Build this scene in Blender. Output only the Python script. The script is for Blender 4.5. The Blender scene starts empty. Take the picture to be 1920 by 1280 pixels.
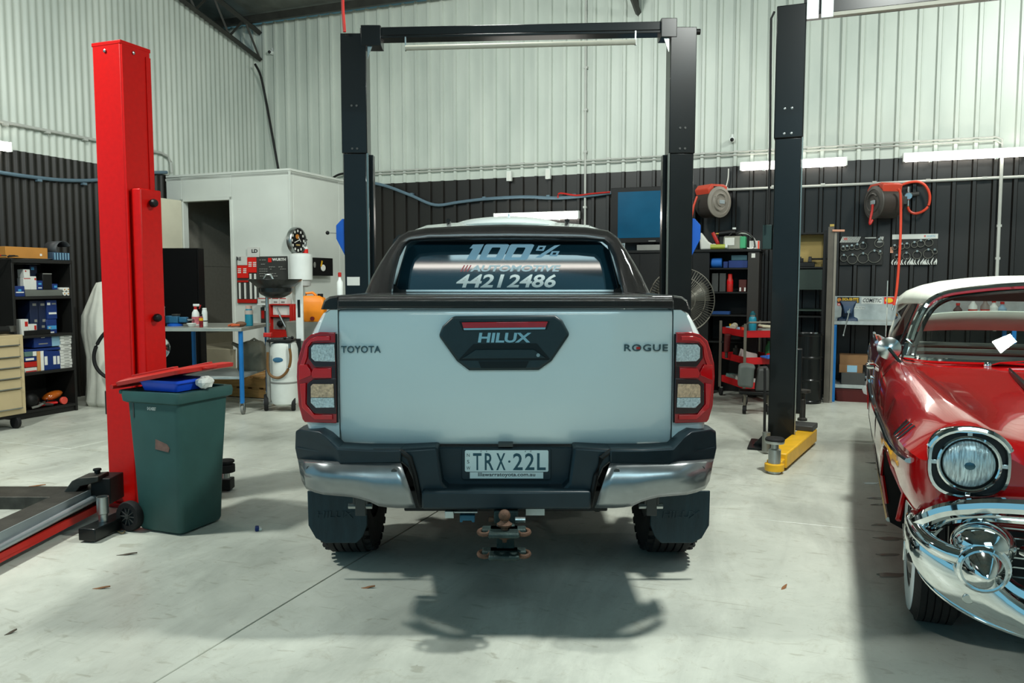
import bpy, bmesh, math, random
from mathutils import Vector, Matrix, Euler
random.seed(7)
S = bpy.context.scene
COL = S.collection
R_ = math.radians

# ------------------------------------------------------------------ camera
CAM_H = 1.52
PITCH = R_(4.33)
FPX = 1493.33
cam_data = bpy.data.cameras.new('camera')
cam_data.sensor_width = 36.0
cam_data.lens = 28.0
cam_data.clip_start = 0.05
cam = bpy.data.objects.new('camera', cam_data)
COL.objects.link(cam)
cam.location = (0, 0, CAM_H)
cam.rotation_euler = (math.pi / 2 - PITCH, 0, 0)
S.camera = cam
S.view_settings.view_transform = 'Standard'
S.view_settings.look = 'None'
S.view_settings.gamma = 1.0
S.view_settings.use_curve_mapping = False
S.view_settings.exposure = 0.08
S.cycles.max_bounces = 8
S.cycles.glossy_bounces = 4

# ------------------------------------------------------------------ light
world = bpy.data.worlds.new('world')
S.world = world
world.use_nodes = True
wn = world.node_tree
wbg = wn.nodes['Background']
wbg.inputs[0].default_value = (0.30, 0.76, 1.0, 1)
wbg.inputs[1].default_value = 0.66


def area(name, loc, target, sx, sy, power, color):
    l = bpy.data.lights.new(name, 'AREA')
    l.shape = 'RECTANGLE'
    l.size, l.size_y = sx, sy
    l.energy = power
    l.color = color
    o = bpy.data.objects.new(name, l)
    COL.objects.link(o)
    o.location = loc
    d = Vector(target) - Vector(loc)
    o.rotation_euler = d.to_track_quat('-Z', 'Y').to_euler()
    return o


# the workshop's ceiling lamps (above the frame), then one added cool fill behind the camera
LAMP = (0.95, 1.0, 0.94)
area('overhead_light', (-4.2, 4.05, 5.0), (-4.2, 4.1, 0), 0.35, 0.35, 260, LAMP)
area('overhead_light', (2.35, 4.05, 5.0), (2.35, 4.1, 0), 0.35, 0.35, 300, LAMP)
area('overhead_light', (-0.3, 7.2, 5.2), (-0.3, 12.6, 2.2), 0.6, 0.6, 160, LAMP)
area('overhead_light', (5.4, 6.6, 5.2), (6.0, 10.6, 2.4), 0.6, 0.6, 140, LAMP)
area('overhead_light', (-3.9, 7.4, 5.0), (-4.6, 10.2, 1.8), 0.6, 0.6, 60, LAMP)
area('overhead_light', (0.4, -3.0, 5.2), (0.4, 2.6, 1.0), 3.0, 1.6, 110, (0.62, 0.92, 1.0))  # added fill that lifts the tailgate, not a known lamp of the room


# ------------------------------------------------------------------ materials
def lin(h):
    if isinstance(h, str):
        h = h.lstrip('#')
        c = [int(h[i:i + 2], 16) / 255 for i in (0, 2, 4)]
    else:
        c = h
    return tuple(x / 12.92 if x <= 0.04045 else ((x + 0.055) / 1.055) ** 2.4 for x in c) + (1.0,)


MATS = {}


def mat(name, col, rough=0.5, metal=0.0, coat=0.0, var=0.08, scale=6.0, bump=0.0, bscale=None, spec=0.5,
        emit=None, estr=0.0, trans=0.0, alpha=1.0, ior=1.45, rvar=0.0, stretch=(1, 1, 1)):
    if name in MATS:
        return MATS[name]
    m = bpy.data.materials.new(name)
    m.use_nodes = True
    nt = m.node_tree
    b = nt.nodes['Principled BSDF']
    c = lin(col)
    tc = nt.nodes.new('ShaderNodeTexCoord')
    mp = nt.nodes.new('ShaderNodeMapping')
    mp.inputs['Scale'].default_value = stretch
    nt.links.new(tc.outputs['Object'], mp.inputs[0])
    nz = nt.nodes.new('ShaderNodeTexNoise')
    nz.inputs['Scale'].default_value = scale
    nz.inputs['Detail'].default_value = 5
    nt.links.new(mp.outputs[0], nz.inputs['Vector'])
    rp = nt.nodes.new('ShaderNodeValToRGB')
    rp.color_ramp.elements[0].position = 0.3
    rp.color_ramp.elements[1].position = 0.7
    rp.color_ramp.elements[0].color = tuple(x * (1 - var) for x in c[:3]) + (1,)
    rp.color_ramp.elements[1].color = tuple(min(1, x * (1 + var)) for x in c[:3]) + (1,)
    nt.links.new(nz.outputs['Fac'], rp.inputs[0])
    nt.links.new(rp.outputs[0], b.inputs['Base Color'])
    b.inputs['Roughness'].default_value = rough
    b.inputs['Metallic'].default_value = metal
    b.inputs['Coat Weight'].default_value = coat
    b.inputs['Coat Roughness'].default_value = 0.04
    b.inputs['Specular IOR Level'].default_value = spec
    b.inputs['IOR'].default_value = ior
    b.inputs['Transmission Weight'].default_value = trans
    b.inputs['Alpha'].default_value = alpha
    if rvar:
        mr = nt.nodes.new('ShaderNodeMapRange')
        mr.inputs['To Min'].default_value = max(0, rough - rvar)
        mr.inputs['To Max'].default_value = min(1, rough + rvar)
        nt.links.new(nz.outputs['Fac'], mr.inputs[0])
        nt.links.new(mr.outputs[0], b.inputs['Roughness'])
    if bump:
        bn = nt.nodes.new('ShaderNodeTexNoise')
        bn.inputs['Scale'].default_value = bscale or scale * 8
        bn.inputs['Detail'].default_value = 4
        nt.links.new(mp.outputs[0], bn.inputs['Vector'])
        bp = nt.nodes.new('ShaderNodeBump')
        bp.inputs['Strength'].default_value = bump
        bp.inputs['Distance'].default_value = 0.01
        nt.links.new(bn.outputs['Fac'], bp.inputs['Height'])
        nt.links.new(bp.outputs[0], b.inputs['Normal'])
    if emit:
        b.inputs['Emission Color'].default_value = lin(emit)
        b.inputs['Emission Strength'].default_value = estr
    MATS[name] = m
    return m


def floor_material():
    m = bpy.data.materials.new('painted_concrete')
    m.use_nodes = True
    nt = m.node_tree
    N, L = nt.nodes, nt.links
    b = N['Principled BSDF']
    tc = N.new('ShaderNodeTexCoord')

    def noise(scale, detail=6, rough=0.6, dist=0.0, st=(1, 1, 1)):
        mp = N.new('ShaderNodeMapping')
        mp.inputs['Scale'].default_value = st
        L.new(tc.outputs['Object'], mp.inputs[0])
        n = N.new('ShaderNodeTexNoise')
        n.inputs['Scale'].default_value = scale
        n.inputs['Detail'].default_value = detail
        n.inputs['Roughness'].default_value = rough
        n.inputs['Distortion'].default_value = dist
        L.new(mp.outputs[0], n.inputs['Vector'])
        return n.outputs['Fac']

    def ramp(f, p0, c0, p1, c1):
        r = N.new('ShaderNodeValToRGB')
        r.color_ramp.elements[0].position = p0
        r.color_ramp.elements[1].position = p1
        r.color_ramp.elements[0].color = c0
        r.color_ramp.elements[1].color = c1
        L.new(f, r.inputs[0])
        return r.outputs[0]

    def mult(a, c, fac=1.0):
        x = N.new('ShaderNodeMix')
        x.data_type = 'RGBA'
        x.blend_type = 'MULTIPLY'
        x.inputs['Factor'].default_value = fac
        L.new(a, x.inputs['A'])
        L.new(c, x.inputs['B'])
        return x.outputs['Result']
    g = lambda v: (v, v, v, 1)
    base = ramp(noise(0.9, 8, 0.65, 0.4), 0.3, lin('#a9aca1'), 0.7, lin('#cfd1c5'))
    streak = ramp(noise(2.2, 8, 0.7, 0.8, (1.0, 0.25, 1)), 0.36, g(0.78), 0.56, g(1))
    specks = ramp(noise(34, 4, 0.7, 0.3), 0.26, (0.40, 0.36, 0.30, 1), 0.36, g(1))
    dirt = ramp(noise(5.5, 10, 0.78, 1.2), 0.28, (0.70, 0.66, 0.60, 1), 0.46, g(1))
    scuff = ramp(noise(7.0, 3, 0.5, 3.5, (0.25, 1.0, 1)), 0.30, (0.72, 0.70, 0.66, 1), 0.37, g(1))
    c = mult(mult(mult(mult(base, streak), specks, 0.6), dirt, 0.8), scuff, 0.8)
    L.new(c, b.inputs['Base Color'])
    rr = N.new('ShaderNodeMapRange')
    rr.inputs['To Min'].default_value = 0.24
    rr.inputs['To Max'].default_value = 0.52
    L.new(noise(1.6, 8, 0.7, 0.5), rr.inputs[0])
    L.new(rr.outputs[0], b.inputs['Roughness'])
    bp = N.new('ShaderNodeBump')
    bp.inputs['Strength'].default_value = 0.12
    bp.inputs['Distance'].default_value = 0.01
    L.new(noise(18, 6), bp.inputs['Height'])
    L.new(bp.outputs[0], b.inputs['Normal'])
    return m


def sheet_material():
    """coated steel wall sheeting: off-white above, sprayed black up to 3.09 m (object z is height)"""
    m = bpy.data.materials.new('two_tone_sheeting')
    m.use_nodes = True
    nt = m.node_tree
    N, L = nt.nodes, nt.links
    b = N['Principled BSDF']
    tc = N.new('ShaderNodeTexCoord')
    sp = N.new('ShaderNodeSeparateXYZ')
    L.new(tc.outputs['Object'], sp.inputs[0])
    gt = N.new('ShaderNodeMath')
    gt.operation = 'GREATER_THAN'
    gt.inputs[1].default_value = 3.09
    L.new(sp.outputs['Z'], gt.inputs[0])
    nz = N.new('ShaderNodeTexNoise')
    nz.inputs['Scale'].default_value = 1.7
    nz.inputs['Detail'].default_value = 7
    mp = N.new('ShaderNodeMapping')
    mp.inputs['Scale'].default_value = (1, 1, 0.35)
    L.new(tc.outputs['Object'], mp.inputs[0])
    L.new(mp.outputs[0], nz.inputs['Vector'])
    out = []
    for a, c in (('#0f0d0a', '#191611'), ('#b0b8af', '#c8cec4')):
        r = N.new('ShaderNodeValToRGB')
        r.color_ramp.elements[0].position = 0.3
        r.color_ramp.elements[1].position = 0.7
        r.color_ramp.elements[0].color = lin(a)
        r.color_ramp.elements[1].color = lin(c)
        L.new(nz.outputs['Fac'], r.inputs[0])
        out.append(r.outputs[0])
    mx = N.new('ShaderNodeMix')
    mx.data_type = 'RGBA'
    L.new(gt.outputs[0], mx.inputs['Factor'])
    L.new(out[0], mx.inputs['A'])
    L.new(out[1], mx.inputs['B'])
    L.new(mx.outputs['Result'], b.inputs['Base Color'])
    b.inputs['Roughness'].default_value = 0.42
    return m


# ------------------------------------------------------------------ pixel <-> place helpers (measured on the 1920x1280 frame)
_c, _s = math.cos(PITCH), math.sin(PITCH)


def ray(u, v):
    x, y = (u - 960) / FPX, (640 - v) / FPX
    return Vector((x, _c + _s * y, -_s + _c * y))


def at(u, v, Y):
    d = ray(u, v)
    t = Y / d.y
    return Vector((d.x * t, Y, CAM_H + d.z * t))


def gp(u, v, z=0.0):
    d = ray(u, v)
    t = (z - CAM_H) / d.z
    return Vector((d.x * t, d.y * t, z))


class Frame:
    """a frame on the floor turned about z; a runs across, b runs away from the camera"""

    def __init__(s, ox, oy, deg):
        s.o = Vector((ox, oy))
        t = R_(deg)
        s.v = Vector((math.cos(t), -math.sin(t)))
        s.u = Vector((math.sin(t), math.cos(t)))
        s.rz = -t

    def w(s, a, b, z=0.0):
        p = s.o + s.v * a + s.u * b
        return Vector((p.x, p.y, z))

    def l(s, p):
        q = Vector((p.x, p.y)) - s.o
        return Vector((q.dot(s.v), q.dot(s.u), p.z))

    def pb(s, u, v, b):
        d = ray(u, v)
        t = (b + s.o.dot(s.u)) / (d.x * s.u.x + d.y * s.u.y)
        return s.l(Vector((d.x * t, d.y * t, CAM_H + d.z * t)))

    def pa(s, u, v, a):
        d = ray(u, v)
        t = (a + s.o.dot(s.v)) / (d.x * s.v.x + d.y * s.v.y)
        return s.l(Vector((d.x * t, d.y * t, CAM_H + d.z * t)))

    def pz(s, u, v, z=0.0):
        return s.l(gp(u, v, z))


ROOM = Frame(-4.37, 13.93, 21)
RZ = ROOM.rz


# ------------------------------------------------------------------ mesh builder
class MB:
    def __init__(s, M=None):
        s.bm = bmesh.new()
        s.M = M or Matrix()

    def _v(s, pts):
        return [s.bm.verts.new(s.M @ Vector(p)) for p in pts]

    def _f(s, vs):
        try:
            return s.bm.faces.new(vs)
        except ValueError:
            return None

    def box(s, c, d, rot=None, taper=1.0):
        """c centre, d full sizes, rot Euler tuple; taper scales the top"""
        m = Euler(rot).to_matrix() if rot else Matrix.Identity(3)
        c = Vector(c)
        p = []
        for z in (-1, 1):
            k = taper if z > 0 else 1
            for x, y in ((-1, -1), (1, -1), (1, 1), (-1, 1)):
                p.append(c + m @ Vector((x * d[0] / 2 * k, y * d[1] / 2 * k, z * d[2] / 2)))
        v = s._v(p)
        for f in ((3, 2, 1, 0), (4, 5, 6, 7), (0, 1, 5, 4), (1, 2, 6, 5), (2, 3, 7, 6), (3, 0, 4, 7)):
            s._f([v[i] for i in f])
        return s

    def box2(s, p, q):
        p, q = Vector(p), Vector(q)
        return s.box((p + q) / 2, [abs(q[i] - p[i]) for i in range(3)])

    def loft(s, rings, closed=True, caps=True):
        vr = [s._v(r) for r in rings]
        n = len(vr[0])
        for a, b in zip(vr[:-1], vr[1:]):
            for i in range(n if closed else n - 1):
                j = (i + 1) % n
                s._f([a[i], a[j], b[j], b[i]])
        if caps and closed:
            s._f(vr[0][::-1])
            s._f(vr[-1])
        return s

    def ring(s, c, ax, r, n, r2=None, ref=None):
        ax = Vector(ax).normalized()
        ref = Vector(ref) if ref else (Vector((0, 0, 1)) if abs(ax.z) < 0.9 else Vector((1, 0, 0)))
        x = ref.cross(ax).normalized()
        y = ax.cross(x)
        r2 = r if r2 is None else r2
        return [Vector(c) + x * (r * math.cos(2 * math.pi * i / n)) + y * (r2 * math.sin(2 * math.pi * i / n)) for i in range(n)]

    def cyl(s, p0, p1, r0, r1=None, n=16, caps=True):
        p0, p1 = Vector(p0), Vector(p1)
        r1 = r0 if r1 is None else r1
        ax = p1 - p0
        return s.loft([s.ring(p0, ax, r0, n), s.ring(p1, ax, r1, n)], caps=caps)

    def lathe(s, prof, o=(0, 0, 0), ax=(0, 0, 1), n=24, caps=True):
        """prof: (radius, height along ax)"""
        o, ax = Vector(o), Vector(ax).normalized()
        return s.loft([s.ring(o + ax * h, ax, max(r, 1e-4), n) for r, h in prof], caps=caps)

    def tube(s, path, r, n=8, closed=False, r2=None, up=None):
        P = [Vector(p) for p in path]
        rings = []
        for i, p in enumerate(P):
            if closed:
                t = P[(i + 1) % len(P)] - P[i - 1]
            else:
                t = P[min(i + 1, len(P) - 1)] - P[max(i - 1, 0)]
            rr = r[i] if isinstance(r, (list, tuple)) else r
            rings.append(s.ring(p, t, rr, n, rr if r2 is None else r2, up))
        if closed:
            rings.append(rings[0])
        return s.loft(rings, caps=not closed)

    def prism(s, poly, vec):
        vec = Vector(vec)
        P = [Vector(p) for p in poly]
        return s.loft([P, [p + vec for p in P]])

    def frame(s, outer, inner, vec):
        """flat ring between two outlines of equal length, thickened by vec"""
        vec = Vector(vec)
        O, I = [Vector(p) for p in outer], [Vector(p) for p in inner]
        n = len(O)
        a, b = s._v(O), s._v(I)
        c, d = s._v([p + vec for p in O]), s._v([p + vec for p in I])
        for i in range(n):
            j = (i + 1) % n
            s._f([a[i], a[j], b[j], b[i]])
            s._f([c[j], c[i], d[i], d[j]])
            s._f([a[j], a[i], c[i], c[j]])
            s._f([b[i], b[j], d[j], d[i]])
        return s

    def grid(s, rows):
        vr = [s._v(r) for r in rows]
        for a, b in zip(vr[:-1], vr[1:]):
            for i in range(len(a) - 1):
                s._f([a[i], a[i + 1], b[i + 1], b[i]])
        return s

    def sph(s, c, r, seg=16, rings=10, sc=(1, 1, 1), rot=None):
        m = Euler(rot).to_matrix() if rot else Matrix.Identity(3)
        c = Vector(c)
        rr = []
        for i in range(rings + 1):
            t = math.pi * i / rings
            k = max(math.sin(t), 1e-3)
            rr.append([c + m @ Vector((r * sc[0] * k * math.cos(2 * math.pi * j / seg), r * sc[1] * k * math.sin(2 * math.pi * j / seg), -r * sc[2] * math.cos(t))) for j in range(seg)])
        return s.loft(rr)

    def mesh(s, name, smooth=35):
        bmesh.ops.remove_doubles(s.bm, verts=s.bm.verts, dist=1e-6)
        bmesh.ops.recalc_face_normals(s.bm, faces=s.bm.faces)
        me = bpy.data.meshes.new(name)
        s.bm.to_mesh(me)
        s.bm.free()
        if smooth:
            me.polygons.foreach_set('use_smooth', [True] * len(me.polygons))
            me.set_sharp_from_angle(angle=R_(smooth))
        return me

    def build(s, name, m, parent=None, smooth=35, bevel=0.0, seg=2, solid=0.0, kind=None, label=None, subsurf=0):
        me = s.mesh(name, smooth)
        me.materials.append(m)
        o = bpy.data.objects.new(name, me)
        COL.objects.link(o)
        if parent is not None:
            o.parent = parent
        if solid:
            md = o.modifiers.new('solid', 'SOLIDIFY')
            md.thickness = solid
            md.offset = 0
        if subsurf:
            md = o.modifiers.new('sub', 'SUBSURF')
            md.levels = md.render_levels = subsurf
        if bevel:
            md = o.modifiers.new('bevel', 'BEVEL')
            md.width = bevel
            md.segments = seg
            md.limit_method = 'ANGLE'
            md.angle_limit = R_(40)
            md.harden_normals = False
        if kind:
            o['kind'] = kind
        if label:
            o['label'] = label
        return o


def thing(name, label, cat, loc=(0, 0, 0), rz=0.0, group=None):
    o = bpy.data.objects.new(name, None)
    o.empty_display_size = 0.05
    COL.objects.link(o)
    o.location = loc
    o.rotation_euler = (0, 0, rz)
    o['label'] = label
    o['category'] = cat
    if group:
        o['group'] = group
    return o


def inv(o):
    """world -> local of a thing (valid for unrotated-in-xy empties)"""
    return (Matrix.Translation(o.location) @ o.rotation_euler.to_matrix().to_4x4()).inverted()


def tag(o, label, cat, group=None):
    o['label'] = label
    o['category'] = cat
    if group:
        o['group'] = group
    return o


def struct(o):
    o['kind'] = 'structure'
    return o


def copy_tree(o, parent=None):
    c = o.copy()
    COL.objects.link(c)
    if parent is not None:
        c.parent = parent
    for ch in list(o.children):
        copy_tree(ch, c)
    return c


_txt_cache = {}


def text(body, w, h, M, m, name='lettering', parent=None, ext=0.001, shear=0.0, bold=0.0, spacing=1.0, bold_thin=0):
    """lettering as a mesh w x h, lower left corner at the origin of M, standing in M's xz plane, facing -y"""
    key = (body, bold, spacing)
    if key not in _txt_cache:
        cu = bpy.data.curves.new('t', 'FONT')
        cu.body = body
        cu.size = 1
        cu.offset = bold
        cu.resolution_u = 3
        cu.space_character = spacing
        o = bpy.data.objects.new('t', cu)
        COL.objects.link(o)
        dg = bpy.context.evaluated_depsgraph_get()
        dg.update()
        me = bpy.data.meshes.new_from_object(o.evaluated_get(dg))
        COL.objects.unlink(o)
        bpy.data.objects.remove(o)
        _txt_cache[key] = ([v.co.copy() for v in me.vertices], [list(p.vertices) for p in me.polygons])
    vs, fs = _txt_cache[key]
    x0, x1 = min(v.x for v in vs), max(v.x for v in vs)
    y0, y1 = min(v.y for v in vs), max(v.y for v in vs)
    sx, sy = (w - abs(shear) * h) / (x1 - x0), h / (y1 - y0)
    bm = bmesh.new()
    P = []
    for v in vs:
        z = (v.y - y0) * sy
        P.append(bm.verts.new(M @ Vector(((v.x - x0) * sx + shear * z, 0, z))))
    for f in fs:
        try:
            bm.faces.new([P[i] for i in f])
        except ValueError:
            pass
    bmesh.ops.remove_doubles(bm, verts=bm.verts, dist=1e-6)
    if ext:
        r = bmesh.ops.extrude_face_region(bm, geom=bm.faces[:])
        d = M.to_3x3() @ Vector((0, -ext, 0))
        bmesh.ops.translate(bm, verts=[e for e in r['geom'] if isinstance(e, bmesh.types.BMVert)], vec=d)
        bmesh.ops.recalc_face_normals(bm, faces=bm.faces)
    me = bpy.data.meshes.new(name)
    bm.to_mesh(me)
    bm.free()
    me.materials.append(m)
    o = bpy.data.objects.new(name, me)
    COL.objects.link(o)
    if parent is not None:
        o.parent = parent
    return o


def bool_cut(o, cutters):
    """subtract meshes, bake the result, drop the cutters"""
    for c in cutters:
        md = o.modifiers.new('cut', 'BOOLEAN')
        md.operation = 'DIFFERENCE'
        md.solver = 'EXACT'
        md.object = c
        md.material_mode = 'TRANSFER'
    dg = bpy.context.evaluated_depsgraph_get()
    dg.update()
    me = bpy.data.meshes.new_from_object(o.evaluated_get(dg))
    o.modifiers.clear()
    o.data = me
    for c in cutters:
        bpy.data.objects.remove(c)
    me.polygons.foreach_set('use_smooth', [True] * len(me.polygons))
    me.set_sharp_from_angle(angle=R_(32))


def spline(pts, n=8, closed=False):
    """Catmull-Rom through points"""
    P = [Vector(p) for p in pts]
    out = []
    m = len(P)
    for i in range(m if closed else m - 1):
        if closed:
            p0, p1, p2, p3 = P[i - 1], P[i], P[(i + 1) % m], P[(i + 2) % m]
        else:
            p0, p1, p2, p3 = P[max(i - 1, 0)], P[i], P[i + 1], P[min(i + 2, m - 1)]
        for k in range(n):
            t = k / n
            out.append(0.5 * ((2 * p1) + (p2 - p0) * t + (2 * p0 - 5 * p1 + 4 * p2 - p3) * t * t + (3 * p1 - p0 - 3 * p2 + p3) * t ** 3))
    if not closed:
        out.append(P[-1])
    return out


def MT(x, y, z, rz=0.0, rx=0.0):
    return Matrix.Translation((x, y, z)) @ Matrix.Rotation(rz, 4, 'Z') @ Matrix.Rotation(rx, 4, 'X')


# palette
M_black = mat('black_paint', '#0b0e0e', 0.3, coat=0.15, var=0.15, spec=0.35)
M_blacks = mat('black_satin', '#0e0e0d', 0.5, var=0.15, scale=9, spec=0.35)
M_rubber = mat('rubber', '#0e0e0e', 0.75, var=0.2, bump=0.2)
M_chrome = mat('chrome', '#d8dcdc', 0.06, metal=1.0, var=0.03)
M_zinc = mat('zinc_plated', '#aeb4b2', 0.32, metal=1.0, var=0.1)
M_galv = mat('galvanised', '#a9b0ae', 0.45, metal=0.6, var=0.12, scale=14)
M_steel = mat('worn_steel', '#4a4843', 0.5, metal=0.8, var=0.3, scale=10, bump=0.15)
M_rust = mat('rusty_steel', '#5a4132', 0.7, metal=0.35, var=0.4, scale=18, bump=0.3)
M_white = mat('white_plastic', '#d9ddd8', 0.4, var=0.04)
M_red = mat('red_powder_coat', '#c40803', 0.38, spec=0.3, var=0.06, scale=30, bump=0.08, bscale=220)
M_redp = mat('red_plastic', '#b01e16', 0.4, var=0.1)
M_blue = mat('blue_powder_coat', '#0d4fa8', 0.4, var=0.08)
M_blueleg = mat('blue_leg_paint', '#176fb4', 0.4, var=0.08)
M_yellow = mat('yellow_paint', '#d9a51e', 0.42, var=0.1, scale=12)
M_card = mat('cardboard', '#b98a52', 0.8, var=0.08)
M_paper = mat('paper_white', '#d8d8d0', 0.8, var=0.05)
M_grey = mat('grey_plastic', '#7a7a74', 0.5, var=0.08)
M_dgrey = mat('dark_grey_plastic', '#3a3b39', 0.5, var=0.12)
M_wood = mat('pallet_timber', '#a87f4a', 0.75, var=0.2, scale=5, bump=0.2, stretch=(1, 8, 8))
M_cable = mat('black_cable', '#141414', 0.5)
M_orange = mat('orange_hose', '#d8452a', 0.42)
# ================================================================== the room
M_floor = floor_material()
M_sheet = sheet_material()
M_roof = mat('foil_insulation', '#6d7069', 0.45, metal=0.35, var=0.25, scale=3, bump=0.8, bscale=9)
M_truss = mat('truss_steel', '#3a3a36', 0.5, metal=0.3, var=0.2)
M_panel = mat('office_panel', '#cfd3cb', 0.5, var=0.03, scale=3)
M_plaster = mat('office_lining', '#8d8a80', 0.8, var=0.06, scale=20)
M_skirt = mat('cream_skirting', '#b3ab94', 0.6, var=0.05)
M_cream = mat('cream_door_paint', '#d8d4bd', 0.45, var=0.03)
M_lampglow = mat('lamp_diffuser', '#ffffff', 0.5, emit='#fff8ec', estr=14.0)
M_conduit = mat('grey_conduit', '#b3b5ae', 0.5, var=0.06)
M_joint = mat('joint_filler', '#3c3a35', 0.8)


def place_room(o):
    o.location = (ROOM.o.x, ROOM.o.y, 0)
    o.rotation_euler = (0, 0, RZ)
    return o


# floor: painted slabs with open saw-cut joints over a dark sub-base
fl = struct(place_room(MB().box2((-1.2, 0.2, -0.2), (15.5, -19.5, -0.06)).build('floor', M_joint)))
AJ = [-1.2, 2.75, 6.755, 10.75, 15.5]
BJ = [0.2, -6.2, -19.5]
for i in range(4):
    for j in range(2):
        MB().box2((AJ[i] + 0.003, BJ[j] - 0.003, -0.08), (AJ[i + 1] - 0.003, BJ[j + 1] + 0.003, 0)).build('slab', M_floor, fl, bevel=0.003, seg=1)

struct(place_room(MB().box2((-40, -19.51, -0.3), (60, -90, -0.03)).build('ground', M_floor)))
# back wall: trapezoidal ribbed steel sheeting
prof = []
pitch = 0.222
x = -1.11
while x < 14.6:
    prof += [(x, 0), (x + pitch - 0.066, 0), (x + pitch - 0.052, -0.04), (x + pitch - 0.014, -0.04)]
    x += pitch
rows = [[(px, py, z) for px, py in prof] for z in (0, 5.87)]
struct(place_room(MB().grid(rows).build('wall_back', M_sheet, smooth=0)))

# left wall: fine corrugated lining that stops under the gable truss
rows = [[], []]
n = 0
b = 0.0
while b > -9.0:
    off = 0.011 * math.cos(2 * math.pi * n / 8)
    rows[0].append((off, b, 0))
    rows[1].append((off, b, 5.30 - 0.238 * b))
    b -= 0.104 / 8
    n += 1
struct(place_room(MB().grid(rows).build('wall_left', M_sheet, smooth=80)))
# dark board added behind the truss to block light from the gable gap, and the walls behind the camera that the glossy things mirror
struct(place_room(MB().box2((-0.75, 0.1, 4.6), (-0.70, -18.5, 9)).build('dark_gable_board', M_truss)))
struct(place_room(MB().box2((14.4, 0.0, 0), (14.5, -18.5, 6.2)).build('wall_right', mat('pale_sheeting', '#b4bab2', 0.5))))
# roof
ce = MB()
ce.prism([(-1.0, 0.25, 5.83), (-1.0, -9.2, 8.06), (-1.0, -18.6, 5.83), (-1.0, -18.6, 5.93), (-1.0, -9.2, 8.16), (-1.0, 0.25, 5.93)], (15.6, 0, 0))
struct(place_room(ce.build('ceiling', M_roof, smooth=0)))
# purlins along the roof
for k in range(7):
    bb = -0.25 - 1.25 * k
    struct(place_room(MB().box2((-0.6, bb, 5.74 - 0.238 * bb), (14.4, bb - 0.06, 5.86 - 0.238 * bb)).build('roof_purlin', M_truss)))


def truss(a):
    t = bpy.data.objects.new('roof_truss', None)
    COL.objects.link(t)
    place_room(t)
    struct(t)
    sl = 0.238
    zb = lambda b: 5.28 - sl * b
    zt = lambda b: 5.72 - sl * b
    MB().tube([(a, -0.02, zb(0)), (a, -9.0, zb(-9))], 0.045, 4).build('bottom_chord', M_truss, t, smooth=0)
    MB().tube([(a, -0.02, zt(0)), (a, -9.0, zt(-9))], 0.05, 4).build('top_chord', M_truss, t, smooth=0)
    for k in range(12):
        b0 = -0.75 * k - 0.03
        MB().tube([(a, b0, zb(b0)), (a, b0 - 0.36, zt(b0 - 0.36))], 0.022, 4).build('web_bar', M_truss, t, smooth=0)
        MB().tube([(a, b0 - 0.38, zt(b0 - 0.38)), (a, b0 - 0.74, zb(b0 - 0.74))], 0.022, 4).build('web_bar', M_truss, t, smooth=0)
    return t


truss(0.10)
truss(6.60)

# office partition with a raised floor and an open door
of = place_room(MB().box2((0.0, -2.09, 0), (2.2, -0.1, 0.53)).build('wall_office', M_skirt, bevel=0.01))
struct(of)
PF = -2.13
for p, q in (((0.012, PF, 0), (0.30, PF + 0.08, 3.04)), ((0.302, PF, 2.70), (1.198, PF + 0.08, 3.045)),
             ((1.20, PF, 0), (2.20, PF + 0.08, 3.05))):
    MB().box2(p, q).build('panel', M_panel, of, bevel=0.004, seg=1)
MB().box2((2.14, PF + 0.082, 0), (2.20, -0.92, 3.05)).build('panel', M_panel, of, bevel=0.004, seg=1)
MB().box2((2.14, -0.918, 0), (2.20, -0.035, 3.05)).build('panel', M_panel, of, bevel=0.004, seg=1)
MB().box2((0.02, PF - 0.012, 3.045), (2.215, PF + 0.09, 3.075)).build('capping', M_panel, of)
MB().box2((2.13, PF + 0.09, 3.045), (2.215, -0.035, 3.075)).build('capping', M_panel, of)
MB().box2((2.188, PF - 0.006, 0.0), (2.21, PF + 0.02, 3.05)).build('corner_angle', M_panel, of)
# inner lining seen through the doorway
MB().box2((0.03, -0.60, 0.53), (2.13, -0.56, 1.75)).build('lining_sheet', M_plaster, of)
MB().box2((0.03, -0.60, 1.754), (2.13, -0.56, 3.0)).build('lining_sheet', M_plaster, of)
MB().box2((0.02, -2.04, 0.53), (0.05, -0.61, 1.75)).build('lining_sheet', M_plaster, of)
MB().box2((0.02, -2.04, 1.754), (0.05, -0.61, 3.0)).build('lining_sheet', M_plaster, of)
struct(place_room(MB().box2((0.051, -0.62, 0.53), (2.13, -0.60, 0.70)).box2((0.051, -2.03, 0.53), (0.066, -0.62, 0.70)).build('baseboard_office', M_skirt)))
struct(place_room(MB().box2((0.0, PF, 2.995), (2.2, -0.05, 3.03)).build('ceiling_office', M_panel)))
dj = MB()
dj.box2((0.285, PF - 0.015, 0.53), (0.33, PF + 0.09, 2.72)).box2((1.17, PF - 0.015, 0.53), (1.215, PF + 0.09, 2.72)).box2((0.285, PF - 0.015, 2.68), (1.215, PF + 0.09, 2.72))
struct(place_room(dj.build('trim_1', M_panel, bevel=0.004, seg=1)))
# the leaf stands open towards the workshop
dl = struct(place_room(MB().box2((0.27, PF - 0.9, 0.55), (0.31, PF - 0.02, 2.70)).build('door_1', M_cream, bevel=0.004, seg=1)))
MB().cyl((0.31, PF - 0.82, 1.5), (0.36, PF - 0.82, 1.5), 0.02, n=12).build('handle', M_chrome, dl)


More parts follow.
